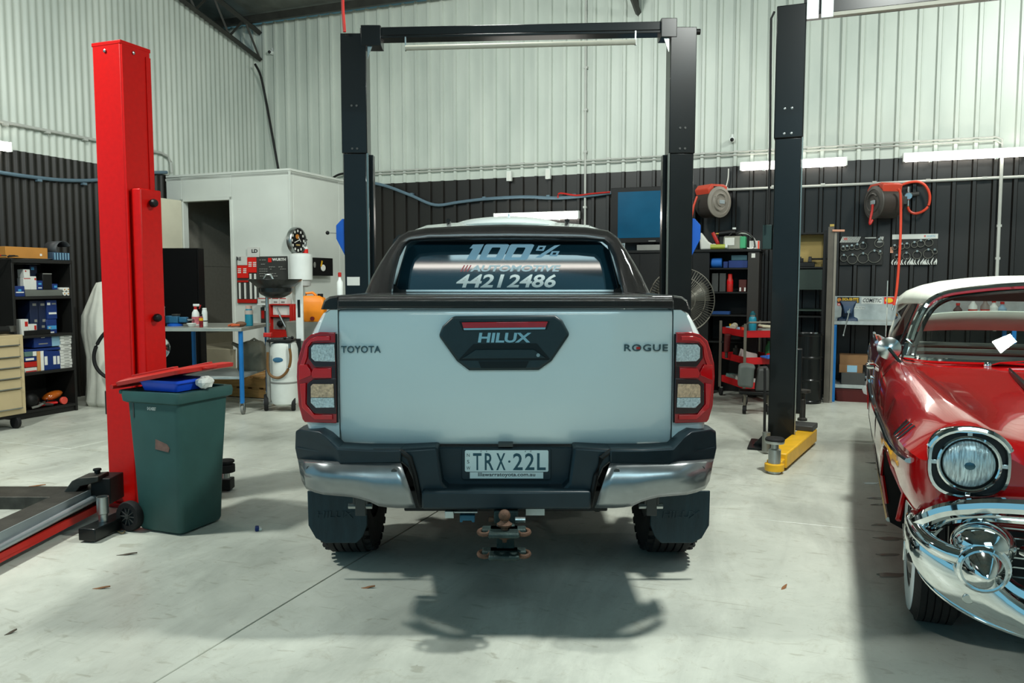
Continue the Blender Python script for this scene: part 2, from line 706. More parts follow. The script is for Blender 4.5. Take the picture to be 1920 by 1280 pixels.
# ------------------------------------------------------------------ conduits, cables and lamps on the walls
def room_thing(name, label, cat, a, b, z=0.0, rz=0.0, group=None):
    return thing(name, label, cat, ROOM.w(a, b, z), RZ + rz, group)


def wall_run(name, label, pts, r, m, cat='conduit', clips=None, ns=6, smooth=True):
    """a run given in room coordinates; the mesh keeps its first point as origin"""
    o = pts[0]
    P = [(p[0] - o[0], p[1] - o[1], p[2] - o[2]) for p in pts]
    if smooth:
        P = spline(P, ns)
    t = room_thing(name, label, cat, *o)
    MB().tube(P, r, 8).build('run', m, t)
    for c in (clips or []):
        MB().box((c[0] - o[0], c[1] - o[1] + 0.01, c[2] - o[2]), (0.05, 0.06, 0.03)).build('clip', m, t)
    return t


# two thin conduits above the paint line of the back wall
for k, (zz, lb) in enumerate(((3.285, 'thin grey conduit running the whole back wall above the black paint, upper of two'),
                              (3.245, 'thin grey conduit running the whole back wall above the black paint, lower of two'))):
    wall_run('conduit', lb, [(2.2, -0.05, zz), (6.0, -0.05, zz - 0.01), (11.05, -0.05, zz), (11.12, -0.05, zz - 0.03 - 0.02 * k), (11.13, -0.05, zz - 0.16)], 0.011, M_conduit,
             clips=[(2.2 + 0.444 * i, -0.04, zz) for i in range(1, 20)] if k == 0 else None, smooth=False)
wall_run('conduit', 'light grey conduit along the black wall behind both hose reels', [(7.62, -0.05, 2.77), (9.5, -0.05, 2.775), (13.0, -0.05, 2.80)], 0.018, M_conduit,
         clips=[(7.85 + 0.62 * i, -0.05, 2.79) for i in range(7)], smooth=False)
wall_run('conduit', 'upright white conduit on the black wall right of the tool posters', [(11.125, -0.06, 3.08), (11.13, -0.06, 0.9)], 0.02, M_conduit,
         clips=[(11.13, -0.05, 2.2), (11.13, -0.05, 1.8)], smooth=False)
wall_run('conduit', 'upright thin conduit down the middle of the back wall between the black posts', [(5.84, -0.055, 5.6), (5.85, -0.055, 1.9)], 0.016, M_conduit,
         clips=[(5.845, -0.05, z) for z in (5.2, 4.6, 4.0, 3.4, 2.6)], smooth=False)
wall_run('conduit', 'grey conduit high on the left wall that bends down by the office', [(0.045, -9.0, 3.39), (0.045, -2.25, 3.39), (0.045, -2.13, 3.36), (0.045, -2.06, 3.28), (0.045, -2.05, 3.13)], 0.02, M_conduit,
         clips=[(0.045, -7.4 + 0.55 * i, 3.37) for i in range(9)], smooth=False)
wall_run('air_line', 'sagging blue-grey air line clipped along the black left wall', [(0.05, -9.0, 2.86), (0.05, -5.2, 2.80), (0.05, -4.3, 2.79), (0.05, -3.8, 2.81), (0.05, -3.3, 2.88), (0.05, -2.6, 3.05), (0.05, -2.15, 3.12)], 0.024,
         mat('air_line_blue', '#5d7380', 0.4), 'hose', clips=[(0.05, -4.25, 2.76), (0.05, -3.6, 2.79)])
wall_run('air_line', 'wavy blue air line on the black back wall above the white pickup',
         [ROOM.pb(u, v, -0.07) for u, v in ((690, 341), (725, 349), (770, 366), (815, 384), (860, 379), (910, 373), (980, 369), (1040, 371), (1100, 367), (1146, 361))], 0.024,
         mat('air_line_blue', '#5d7380', 0.4), 'hose', clips=[ROOM.pb(u, v, -0.06) + Vector((0, 0, 0.02)) for u, v in ((772, 366), (908, 373), (1028, 370), (1077, 368))])
wall_run('cable', 'black cable curving down the far left corner of the workshop',
         [ROOM.pa(478, 120, 0.2), ROOM.pa(488, 140, 0.2), ROOM.pb(497, 180, -0.06), ROOM.pb(508, 240, -0.06), ROOM.pb(522, 318, -0.06)], 0.02, M_cable, 'cable')
wall_run('cable', 'thin white cable looping on the wall above the red and grey reel', [ROOM.pb(u, v, -0.07) for u, v in ((1366, 316), (1365, 335), (1361, 352), (1358, 368))], 0.008, M_paper, 'cable')
wall_run('air_line', 'red hose laid beside the blue air line left of the blue screen', [ROOM.pb(u, v, -0.10) for u, v in ((1046, 371), (1050, 362), (1080, 366), (1110, 363), (1144, 360))], 0.012, M_redp, 'hose')
wall_run('cable', 'black cable rising from the left black post to the office top', [ROOM.pb(u, v, -0.10) for u, v in ((618, 345), (624, 334), (636, 327), (652, 324))], 0.018, M_cable, 'cable')


def batten(label, a, b, z, rz=0.0, L=1.33):
    t = room_thing('batten_light', label, 'lamp', a, b, z, rz, )
    MB().box((0, 0.035, 0.0), (L, 0.07, 0.10)).build('housing', M_white, t, bevel=0.006)
    MB().box((0, -0.012, -0.015), (L - 0.02, 0.05, 0.105)).build('diffuser', M_lampglow, t, bevel=0.015)
    for s in (-1, 1):
        MB().box((s * (L / 2), 0.01, -0.01), (0.018, 0.09, 0.115)).build('end_cap', M_white, t, bevel=0.004)
    for s in (-1, 1):
        MB().box((s * L * 0.27, -0.02, -0.075), (0.03, 0.05, 0.02)).build('clip', M_white, t)
    return t


batten('glowing batten lamp on the wall behind the tall right black post', 8.705, -0.10, 3.08)
batten('glowing batten lamp high above the red car at the right edge', 10.70, -0.10, 3.09)
batten('glowing batten lamp on the black wall just above the pickup roof', 5.10, -0.10, 2.50)
batten('glowing batten lamp on the left wall cut by the left edge', 0.10, -5.30, 3.11, math.pi / 2)

t = thing('batten_light', 'long unseen batten lamp added to make the pale streak in the pickup rear window', 'lamp', (0.0, -6.1, 5.3))  # put in out of view to lay a streak on the rear screen
MB().box((0, 0, 0.05), (4.3, 0.2, 0.06)).build('housing', M_white, t, bevel=0.006)
MB().box((0, 0, 0.0), (4.25, 0.17, 0.04)).build('diffuser', M_lampglow, t, bevel=0.012)
for s in (-1, 1):
    MB().cyl((s * 1.6, 0, 0.08), (s * 1.6, 0, 2.0), 0.006, n=6).build('hanger', M_zinc, t)

# small things fixed to the back wall
for (u, v), lb in (((955, 330), 'small white junction box on the paint line, left of a pair'), ((1028, 326), 'small white junction box on the paint line, right of a pair')):
    p = ROOM.pb(u, v, -0.07)
    t = room_thing('junction_box', lb, 'junction box', p.x, p.y, p.z)
    MB().box((0, 0, 0), (0.075, 0.07, 0.15)).build('body', M_white, t, bevel=0.006)
    MB().box((0, -0.037, 0.0), (0.055, 0.006, 0.11)).build('lid', M_paper, t)
for (u, v), lb in (((1373, 262), 'small white security camera on the pale wall left of the tall post'), ((508, 98), 'small security camera high in the far left corner')):
    p = ROOM.pb(u, v, -0.06)
    t = room_thing('security_camera', lb, 'camera', p.x, p.y, p.z)
    MB().cyl((0, 0.05, 0), (0, -0.03, 0), 0.035, n=14).build('body', M_white, t)
    MB().sph((0, -0.04, -0.005), 0.026).build('lens', M_black, t)
    MB().box((0, 0.045, 0.05), (0.03, 0.02, 0.06)).build('bracket', M_white, t)
# red air hose dropping from the roof to the top of the left black post
p = ROOM.w(2.05, -5.9, 0)
tag(MB().tube([at(641, -60, 7.25), at(643, 20, 7.25), at(646, 60, 7.25)], 0.014, 8).build('air_hose', M_redp), 'thin red hose hanging from the roof to the left black post', 'hose')
# ================================================================== white pickup
M_tw = mat('pearl_white_paint', '#d3dcda', 0.22, coat=0.9, var=0.01)
M_wet = mat('wet_black_trim', '#12110e', 0.28, coat=0.6, var=0.3, scale=260, bump=0.9, bscale=420)
M_bump = mat('bumper_plastic', '#0f2229', 0.42, var=0.12, scale=14)
M_silver = mat('bumper_silver', '#85898a', 0.27, metal=0.75, coat=0.3, var=0.06, scale=30)
M_bezel = mat('handle_bezel_plastic', '#14282d', 0.42, var=0.1, scale=40)
M_tl = mat('tail_light_red', '#a90712', 0.12, coat=1.0, var=0.12, scale=18)
M_tlb = mat('tail_light_bright_red', '#d00c14', 0.12, coat=1.0, var=0.06)
M_tld = mat('tail_light_dark_frame', '#2a0a0c', 0.2, coat=0.8, var=0.1)
M_lens = mat('clear_lens', '#c3cccc', 0.12, metal=0.25, coat=1.0, var=0.32, scale=120, bump=0.6, bscale=160)
M_amber = mat('amber_lens', '#d0aa88', 0.15, metal=0.2, coat=1.0, var=0.35, scale=90, bump=0.5, bscale=160)
M_glass = mat('dark_tinted_glass', '#0a2029', 0.04, coat=1.0, var=0.1, scale=2)
M_sticker = mat('window_sticker', '#a9bdc4', 0.5, var=0.03)
M_stickerb = mat('window_sticker_blue', '#6f97ad', 0.5, var=0.05)
M_stickerr = mat('window_sticker_red', '#a04a52', 0.5, var=0.05)
M_plate = mat('plate_white', '#d3ddda', 0.4, var=0.02)
M_ink = mat('plate_ink', '#1d4a56', 0.45, var=0.03)
M_inkd = mat('dark_ink', '#22282b', 0.45, var=0.03)
M_flap = mat('mud_flap', '#182d33', 0.6, var=0.3, scale=5, bump=0.15, stretch=(6, 1, 1))
M_badge = mat('badge_smoke_chrome', '#5d6a6c', 0.2, metal=0.9, var=0.1)

TX, TY = -0.0285, 3.55
truck = thing('pickup_truck', 'white dual-cab utility seen from behind, parked between two black hoist posts', 'pickup truck', (TX, TY, 0))


def T(u, v, Y=TY):
    p = at(u, v, Y)
    return Vector((p.x - TX, p.y - TY, p.z))


def fwrap(x, x0, w, d):
    k = max(0.0, abs(x) - x0) / w
    return d * k * k


def TW(u, v, Y, x0, w, d):
    """pixel to truck space on a face that curls forward at the corners"""
    yy = Y
    for _ in range(4):
        p = T(u, v, yy)
        yy = Y + fwrap(p.x, x0, w, d)
    return T(u, v, yy)


def mir(p):
    return Vector((-p[0], p[1], p[2]))


# --- tailgate
prof = [(0.055, 0.782), (0.03, 0.784), (0.016, 0.80), (0.010, 0.83), (0.0, 0.86), (-0.004, 1.0), (-0.004, 1.12), (0.0, 1.2), (0.002, 1.3), (0.004, 1.36), (0.010, 1.383), (0.03, 1.394), (0.06, 1.394)]
rings = []
for x, ins in ((-0.7475, 0.02), (-0.745, 0.006), (-0.735, 0.0), (-0.5, 0.0), (-0.25, 0.0), (0.0, 0.0), (0.25, 0.0), (0.5, 0.0), (0.735, 0.0), (0.745, 0.006), (0.7475, 0.02)):
    cr = -0.012 * (1 - (x / 0.75) ** 2)
    rings.append([(x, y + cr + ins, z) for y, z in prof])
MB().loft(rings).build('tailgate', M_tw, truck, smooth=40)

# --- bed sides with wheel openings
AX = 0.90
psil = [(-0.752, 1.392), (-0.80, 1.392), (-0.835, 1.375), (-0.862, 1.335), (-0.888, 1.29), (-0.908, 1.25), (-0.928, 1.18), (-0.94, 1.10), (-0.938, 1.0), (-0.93, 0.9), (-0.915, 0.82), (-0.905, 0.77), (-0.89, 0.72), (-0.86, 0.70), (-0.752, 0.70)]


def bed_side(sg):
    rr = []
    ys = [0.012, 0.03, 0.075, 0.16, 0.3, 0.40] + [AX - 0.47 + 0.94 * i / 12 for i in range(13)] + [1.45, 1.55]
    for y in ys:
        k = {0.012: 0.052, 0.03: 0.028, 0.075: 0.010}.get(y, 0.0)
        zb = 0.70
        if abs(y - AX) < 0.47:
            zb = max(0.70, 0.36 + math.sqrt(0.49 ** 2 - (y - AX) ** 2))
        ring = []
        for x, z in psil:
            xx = x + k * max(0, min(1, (-x - 0.752) / 0.15))
            ring.append((sg * -xx if sg > 0 else xx, y, max(z, zb) if z < 0.9 else z))
        rr.append(ring)
    return MB().loft(rr).build('bed_side', M_tw, truck, smooth=40)


for sg in (-1, 1):
    bed_side(sg)
    fl_ = MB()
    pts = [(sg * 0.955, AX + 0.5 * math.cos(R_(t)), 0.36 + 0.5 * math.sin(R_(t))) for t in range(28, 153, 8)]
    fl_.tube(pts, 0.05, 8)
    fl_.build('wheel_flare', M_blacks, truck)
MB().box2((-0.745, 0.05, 0.70), (0.745, 1.52, 0.76)).build('bed_floor', M_blacks, truck)

# --- black rails and roller cover on top of the bed
MB().loft([[(x, y, z) for y, z in ((0.03, 1.398), (0.004, 1.398), (-0.004, 1.405), (-0.006, 1.435), (0.0, 1.440), (0.012, 1.443), (0.014, 1.452), (0.03, 1.457), (0.06, 1.457), (0.06, 1.398))] for x in (-0.7475, 0.7475)]).build('tailgate_cap', M_wet, truck, bevel=0.003)
MB().box2((-0.742, 0.065, 1.405), (0.742, 1.16, 1.452)).build('roller_cover', M_wet, truck, bevel=0.01)
for sg in (-1, 1):
    rail = [[(sg * x, y, z) for x, z in ((0.752, 1.394), (0.752, 1.457), (0.79, 1.452), (0.815, 1.435), (0.83 - i, 1.394))] for y, i in ((0.012, 0.012), (0.03, 0.0), (1.5, 0.0))]
    rail[0] = [(sg * x, 0.006, z) for x, z in ((0.752, 1.394), (0.752, 1.447), (0.785, 1.442), (0.806, 1.428), (0.818, 1.394))]
    MB().loft(rail).build('bed_rail', M_wet, truck, smooth=50)

# --- sports bar
OUT = [(684, 551), (697, 520), (713, 492), (730, 466), (748, 443), (766, 433), (800, 427), (870, 423), (950, 421), (1030, 423), (1100, 426), (1140, 432), (1158, 445), (1174, 468), (1189, 492), (1205, 520), (1219, 550)]
INN = [(733, 551), (735, 530), (740, 505), (747, 480), (757, 461), (770, 452), (805, 449), (870, 448), (950, 447), (1030, 448), (1095, 449), (1131, 452), (1143, 461), (1152, 480), (1159, 505), (1165, 530), (1170, 550)]
rr = []
for (u0, v0), (u1, v1) in zip(OUT, INN):
    Y0 = 4.72 + (550 - v0) / 125 * 0.22
    Y1 = 4.70 + (550 - v1) / 105 * 0.22
    o, i = T(u0, v0, Y0), T(u1, v1, Y1)
    m_ = o.lerp(i, 0.5) + Vector((0, -0.03, 0))
    rr.append([o, o.lerp(i, 0.15) + Vector((0, -0.022, 0)), m_, o.lerp(i, 0.85) + Vector((0, -0.022, 0)), i, i + Vector((0, 0.07, 0)), o + Vector((0, 0.09, 0))])
MB().loft(rr).build('sports_bar', M_wet, truck, smooth=50)

# --- cab: lofted rings, back to front
cab = []
for y, wlow, zbelt, wbelt, zr, wr in ((1.62, 0.88, 1.12, 0.90, 1.40, 0.72), (1.66, 0.90, 1.20, 0.915, 1.64, 0.67), (1.71, 0.90, 1.20, 0.915, 1.85, 0.615), (2.0, 0.91, 1.20, 0.92, 1.905, 0.64), (2.8, 0.91, 1.18, 0.92, 1.91, 0.65),
                                      (3.25, 0.91, 1.16, 0.92, 1.86, 0.62), (3.65, 0.91, 1.15, 0.92, 1.55, 0.70), (4.1, 0.91, 1.13, 0.91, 1.19, 0.74), (4.8, 0.90, 1.05, 0.88, 1.10, 0.70), (5.1, 0.80, 0.95, 0.78, 0.98, 0.60)):
    h = [(0.0, 0.55), (wlow - 0.06, 0.55), (wlow, 0.62), (wbelt, 0.9), (wbelt - 0.01, zbelt), (wbelt * 0.4 + wr * 0.6, zbelt * 0.4 + zr * 0.6), (wr, zr - 0.03), (wr - 0.08, zr), (wr * 0.6, zr + 0.016), (0.0, zr + 0.03)]
    cab.append([(x, y, z) for x, z in h] + [(-x, y, z) for x, z in h[::-1][1:-1]])
MB().loft(cab).build('cab', M_tw, truck, smooth=45)
# roof pressing seen above the bar
MB().sph((0.0, 2.35, 1.905), 1, 24, 10, (0.42, 0.62, 0.075)).build('roof_pressing', M_tw, truck)
for sg in (-1, 1):
    MB().tube([(sg * 0.40, 1.85, 1.925), (sg * 0.43, 2.3, 1.945), (sg * 0.43, 3.0, 1.93)], 0.016, 6).build('roof_ditch_strip', M_blacks, truck)

# rear screen
YG = TY + 1.60
gl = MB()
gout = [(768, 450), (1134, 450), (1144, 458), (1166, 540), (1160, 546), (742, 546), (736, 540), (758, 458)]
LEAN = 0.15


def TG(u, v, off=0.0):
    """pixel to truck space on the raked rear screen"""
    yy = YG
    for _ in range(8):
        p = T(u, v, yy)
        yy = YG + max(-0.2, p.z - 1.49) * LEAN + off
    return T(u, v, yy)


gl.prism([TG(u, v) for u, v in gout], (0, -0.012, 0))
rs = gl.build('rear_screen', M_glass, truck)
# dark surround so that pillars read as on the photo
sr = MB()
so = [(748, 440), (1152, 440), (1163, 450), (1190, 552), (1180, 560), (724, 560), (714, 552), (738, 450)]
si = [(771, 452), (1131, 452), (1140, 460), (1158, 538), (1153, 543), (749, 543), (744, 538), (761, 460)]
sr.frame([TG(u, v, -0.012) for u, v in so], [TG(u, v, -0.012) for u, v in si], (0, -0.012, 0))
sr.build('screen_seal', M_black, truck)
for pts in ([(753, 455), (765, 452), (741, 534), (733, 528)], [(1138, 452), (1150, 455), (1171, 528), (1161, 534)]):
    MB().prism([TG(u, v, -0.02) for u, v in pts], (0, -0.02, 0)).build('pillar_strip', mat('pillar_trim', '#9fb2b6', 0.25, coat=0.6), truck, bevel=0.006)
MB().prism([TG(u, v, -0.02) for u, v in [(762, 543), (1150, 543), (1150, 546.5), (762, 546.5)]], (0, -0.012, 0)).build('screen_lower_strip', M_zinc, truck)
MB().box2((-0.28, 1.555, 1.41), (0.28, 1.60, 1.43)).build('screen_sill', M_blacks, truck)


def ptext(body, u0, v0, u1, v1, Y, m, parent, T_=T, name='lettering', **k):
    p, q, r = T_(u0, v1, Y), T_(u1, v1, Y), T_(u0, v0, Y)
    return text(body, q.x - p.x, r.z - p.z, Matrix.Translation(p), m, name, parent, **k)


YT = YG - 0.0135


def gtext(body, u0, v0, u1, v1, m, **k):
    p, q, r = TG(u0, v1, -0.014), TG(u1, v1, -0.014), TG(u0, v0, -0.014)
    return text(body, q.x - p.x, math.hypot(r.z - p.z, r.y - p.y), Matrix.Translation(p) @ Matrix.Rotation(-math.atan(LEAN), 4, 'X'), m, 'lettering', rs, ext=0.0008, **k)




def gpoly(pts, m, inner=None):
    G_ = lambda L: [TG(740 + x_ / 4.364, 440 + y_ / 4.364, -0.0125) for x_, y_ in L]
    b_ = MB()
    if inner:
        b_.frame(G_(pts), G_(inner), (0, -0.001, 0))
    else:
        b_.prism(G_(pts), (0, -0.001, 0))
    return b_.build('lettering', m, rs, smooth=0)


gpoly([(588, 203), (640, 112), (612, 112), (640, 80), (732, 75), (662, 205)], M_stickerb)
for dx in (0, 204):
    gpoly([(x_ + dx, y_) for x_, y_ in [(690, 197), (738, 88), (758, 73), (922, 73), (938, 85), (884, 195), (864, 206), (700, 206)]], M_stickerb,
          [(x_ + dx, y_) for x_, y_ in [(752, 180), (795, 108), (801, 104), (862, 104), (866, 110), (829, 180), (823, 184), (755, 184)]])
gpoly([(1152, 186), (1308, 88), (1356, 82), (1198, 186)], M_stickerb)
for dx, dy in ((0, 0), (110, 44)):
    gpoly([(x_ + dx, y_ + dy) for x_, y_ in [(1154, 130), (1176, 90), (1240, 90), (1218, 132)]], M_stickerb, [(x_ + dx, y_ + dy) for x_, y_ in [(1178, 119), (1188, 101), (1216, 101), (1206, 119)]])


gtext('AUTOMOTIVE', 881, 497, 1052, 509, M_sticker, shear=0.4, bold=0.035)
gtext('///', 863, 497, 884, 509, M_stickerr, shear=0.2, bold=0.02)
gtext('4421', 853, 514, 946, 539, M_plate, shear=0.3, bold=0.025)
gtext('2486', 950, 514, 1047, 539, M_plate, shear=0.3, bold=0.025)
# roof antenna
a0 = T(954, 423, TY + 1.9)
MB().loft([[(a0.x + w * sx, a0.y + d * sy + o, a0.z + z) for sx, sy in ((-1, -1), (1, -1), (1, 1), (-1, 1))] for z, w, d, o in ((-0.03, 0.046, 0.09, 0.03), (0.0, 0.044, 0.08, 0.03), (0.022, 0.026, 0.06, 0.02), (0.05, 0.012, 0.03, 0.0), (0.083, 0.004, 0.012, -0.02))]).build('roof_antenna', M_zinc, truck, bevel=0.004)

# --- handle bezel
def poly(pts, Y):
    return [T(u, v, Y) for u, v in pts]


bz = MB().prism(poly([(850, 592), (1040, 590), (1054, 600), (1068, 626), (1034, 676), (1010, 693), (880, 693.5), (857, 676), (823, 629), (830, 611)], TY - 0.012), (0, -0.026, 0)).build('handle_bezel', M_bezel, truck, bevel=0.013, seg=3)
YB = TY - 0.038
MB().prism(poly([(861, 602.5), (1031, 601), (1025, 618), (868, 620)], YB), (0, -0.003, 0)).build('light_recess', M_black, bz, bevel=0.001)
MB().prism(poly([(866, 604.5), (1027, 603), (1023, 613.5), (869, 615)], YB - 0.003), (0, -0.004, 0)).build('brake_light', M_tl, bz, bevel=0.0015)
MB().prism(poly([(869, 615), (1023, 613.5), (1022, 617), (870, 618.5)], YB - 0.003), (0, -0.005, 0)).build('chrome_strip', M_chrome, bz)
MB().prism(poly([(888, 644.5), (1006, 643.5), (1031, 672), (1028, 675), (862, 676), (860, 674)], YB), (0, -0.002, 0)).build('handle_recess', M_black, bz)
hd = MB().prism(poly([(892, 655), (1001, 654.5), (1024, 671), (866, 672)], YB - 0.002), (0, -0.009, 0)).build('handle', M_bezel, bz, bevel=0.003)
MB().prism(poly([(897, 677), (992, 676.5), (986, 689.5), (902, 690)], YB), (0, -0.0015, 0)).build('finger_slot', M_black, bz)
p = T(1009, 665.5, YB - 0.011)
MB().cyl(p, p + Vector((0, -0.004, 0)), 0.008, n=14).build('key_lock', M_zinc, bz)
ptext('HILUX', 896, 623.5, 997, 642, YB, M_chrome, bz, bold=0.035, shear=0.16, ext=0.006)
ptext('TOYOTA', 640, 648, 714, 661, TY - 0.006, M_badge, truck, bold=0.01, ext=0.006, spacing=1.05)
ptext('ROGUE', 1170, 645, 1252, 658, TY - 0.006, M_badge, truck, bold=0.012, ext=0.006, spacing=1.1)
MB().prism(poly([(1193, 650), (1200, 650), (1200, 654.5), (1193, 654.5)], TY - 0.012), (0, -0.004, 0)).build('badge_mark', M_redp, truck)


# --- tail lights
def tail_light(sg):
    F_ = (TY - 0.020, 0.80, 0.14, 0.028)

    def W(pts, dy=0.0):
        out = []
        for u, v in pts:
            p = TW(u, v, F_[0] + dy, *F_[1:])
            out.append(p if sg < 0 else mir(p))
        return out
    tl = MB()
    body = [(628, 623), (600, 622.5), (583, 627), (569, 639), (562, 661), (557, 681), (556, 706), (557, 722), (559.5, 760), (567, 786), (571, 791.5), (631, 793.5), (630, 720)]
    tl.prism(W(body), (0, 0.05, 0))
    root = tl.build('tail_light', M_tl, truck, bevel=0.004)
    # dark frames
    MB().prism(W([(629, 642), (586, 643), (578.5, 651), (578, 671), (587, 684), (591, 687.5), (629, 687)], -0.004), (0, 0.004, 0)).build('dark_frame', M_tld, root, bevel=0.002)
    MB().prism(W([(630, 709), (587, 711), (575.5, 720), (575, 757), (588, 774), (630.5, 776)], -0.004), (0, 0.004, 0)).build('dark_frame', M_tld, root, bevel=0.002)
    MB().prism(W([(622, 687), (629, 687), (629.5, 710), (622, 710)], -0.003), (0, 0.004, 0)).build('dark_frame', M_tld, root)
    # clear lenses
    MB().prism(W([(588, 646), (626.5, 645), (628, 678), (590, 677), (583.5, 671), (583, 652)], -0.009), (0, 0.006, 0)).build('clear_lens', M_lens, root, bevel=0.002)
    MB().prism(W([(586, 720), (625, 719.5), (626, 745), (582.5, 745), (582.5, 724)], -0.009), (0, 0.006, 0)).build('amber_lens', M_amber, root, bevel=0.002)
    MB().prism(W([(582.5, 745.5), (626, 745.5), (627, 764), (592, 764.5), (582.5, 755)], -0.010), (0, 0.006, 0)).build('clear_lens', M_lens, root, bevel=0.002)
    # bright red light guides
    MB().prism(W([(618, 630), (594, 630.5), (582, 635), (573, 646), (568, 668), (562, 686), (569, 687), (575, 670), (577, 650), (584, 641), (596, 638.5), (618, 638)], -0.005), (0, 0.004, 0)).build('light_guide', M_tlb, root, bevel=0.0015)
    MB().prism(W([(560, 684), (575, 683), (583, 697), (582, 704), (560, 713)], -0.006), (0, 0.004, 0)).build('light_guide', M_tlb, root, bevel=0.0015)
    MB().prism(W([(588, 690), (621, 690), (621, 708), (586, 708), (583, 700)], -0.005), (0, 0.004, 0)).build('light_guide', M_tlb, root, bevel=0.0015)
    MB().prism(W([(562, 720), (573, 718), (572.5, 757), (589, 777), (623, 777.5), (623, 787), (590, 786), (566, 764)], -0.005), (0, 0.004, 0)).build('light_guide', M_tlb, root, bevel=0.0015)
    MB().prism(W([(628.5, 626), (631.5, 626), (634, 792), (631, 792)], 0.004), (0, 0.01, 0)).build('side_strip', M_black, root)


tail_light(-1)
tail_light(1)

# --- rear bumper
BW = (0.74, 0.20, 0.16)


def BP(pts, Y, sg):
    out = []
    for u, v in pts:
        p = TW(u, v, Y, *BW)
        out.append(p if sg < 0 else mir(p))
    return out


def seg_interp(pts, n):
    """n points evenly along a polyline of pixels"""
    L = [0]
    for (a, b), (c, d) in zip(pts[:-1], pts[1:]):
        L.append(L[-1] + math.hypot(c - a, d - b))
    out = []
    for i in range(n):
        t = L[-1] * i / (n - 1)
        for k in range(len(pts) - 1):
            if t <= L[k + 1] + 1e-9:
                f = (t - L[k]) / (L[k + 1] - L[k])
                out.append((pts[k][0] + f * (pts[k + 1][0] - pts[k][0]), pts[k][1] + f * (pts[k + 1][1] - pts[k][1])))
                break
    return out


for sg in (-1, 1):
    # painted silver corner, bulged
    top = seg_interp([(560, 862), (640, 867), (752, 868.5)], 14)
    bot = seg_interp([(568, 900), (576, 915), (600, 925), (660, 930), (690, 937), (712, 948), (740, 951), (780, 951)], 14)
    rows = []
    for k in range(9):
        t = k / 8
        bulge = -0.035 * math.sin(math.pi * min(1, t * 1.05)) - 0.012 * t
        row = []
        for (u0, v0), (u1, v1) in zip(top, bot):
            p = TW(u0 + (u1 - u0) * t, v0 + (v1 - v0) * t, 3.43 + bulge, *BW)
            row.append(p if sg < 0 else mir(p))
        rows.append(row)
    MB().grid(rows).build('bumper_corner', M_silver, truck, smooth=60, solid=0.012)
    # black upper shell of the corner
    MB().prism(BP([(554, 808), (562, 805), (598, 810), (612, 820), (634, 840), (690, 843), (752, 843), (752, 869), (640, 867.5), (557, 862), (553, 840)], 3.425, sg), (0, 0.14, 0)).build('bumper_cover', M_bump, truck, bevel=0.008)
    MB().prism(BP([(556, 838), (640, 852), (640, 855), (556, 841)], 3.421, sg), (0, 0.01, 0)).build('bumper_crease', M_bump, truck)
    # inner cheek round the plate recess
    MB().prism(BP([(690, 843), (752, 842), (820, 838), (829, 905), (845, 921), (846, 954), (784, 954), (776, 905), (764, 878), (752, 868), (692, 866)], 3.45, sg), (0, 0.14, 0)).build('bumper_cheek', M_bump, truck, bevel=0.012)
    MB().tube([TW(u, v, 3.44, *BW) if sg < 0 else mir(TW(u, v, 3.44, *BW)) for u, v in [(700, 846), (752, 846), (768, 858), (778, 890), (790, 950)]], 0.012, 8).build('bumper_lip', M_blacks, truck)
    for (u, v) in ((580, 878), (739, 883)):
        p = TW(u, v, 3.405, *BW)
        p = p if sg < 0 else mir(p)
        MB().cyl(p + Vector((0, 0.03, 0)), p + Vector((0, -0.004, 0)), 0.013, n=16).build('parking_sensor', M_dgrey, truck, bevel=0.002)
MB().prism(poly([(815, 836), (1083, 836), (1078, 905), (1064, 920), (834, 920), (821, 905)], 3.56), (0, -0.03, 0)).build('plate_recess', M_bump, truck, bevel=0.006)
MB().box2(T(790, 921, 3.40), T(1108, 955, 3.40) + Vector((0, 0.2, 0))).build('bumper_step', M_bump, truck, bevel=0.01)
for k in range(4):
    MB().box2((-0.36, -0.135 + 0.035 * k, 0.597), (0.36, -0.118 + 0.035 * k, 0.607)).build('step_tread', M_blacks, truck)
MB().box2(T(934, 832, 3.5), T(962, 838, 3.5) + Vector((0, 0.06, 0))).build('plate_lamp', M_dgrey, truck, bevel=0.002)

# --- number plate
YP = 3.522
pl = MB().prism(poly([(869, 839.5), (1030, 839.5), (1033, 842.5), (1033, 895), (1030, 898), (869, 898), (866, 895), (866, 842.5)], YP), (0, -0.01, 0)).build('number_plate', M_bump, truck, bevel=0.002)
MB().prism(poly([(873.5, 843.5), (1026.5, 843.5), (1028.3, 845.5), (1028.3, 882), (1026.5, 884), (873.5, 884), (871.7, 882), (871.7, 845.5)], YP - 0.010), (0, -0.003, 0)).build('plate_face', M_plate, pl, bevel=0.001)
MB().prism(poly([(881, 884.8), (1018.5, 884.8), (1018.5, 896.5), (881, 896.5)], YP - 0.010), (0, -0.002, 0)).build('plate_strip', M_plate, pl)
YL = YP - 0.0132
for ch, u0, u1 in (('T', 887, 903), ('R', 909, 925.5), ('X', 930.5, 947.8), ('2', 962, 980), ('2', 984.3, 1002), ('L', 1007, 1023.3)):
    ptext(ch, u0, 849.3, u1, 881, YL, M_ink, pl, ext=0.0008, bold=0.012)
p = T(955, 865, YL)
MB().cyl(p, p + Vector((0, -0.0008, 0)), 0.0052, n=16).build('lettering', M_ink, pl)
for ch, v0, v1, u0, u1 in (('N', 850, 855.8, 875.3, 880.5), ('S', 862, 868.5, 875.5, 880), ('W', 874.3, 880.3, 874.6, 881.8)):
    ptext(ch, u0, v0, u1, v1, YL, M_inkd, pl, ext=0.0006)
ptext('Illawarratoyota.com.au', 896.5, 885.6, 1003.5, 894.8, YP - 0.0121, M_inkd, pl, ext=0.0006, bold=0.012)
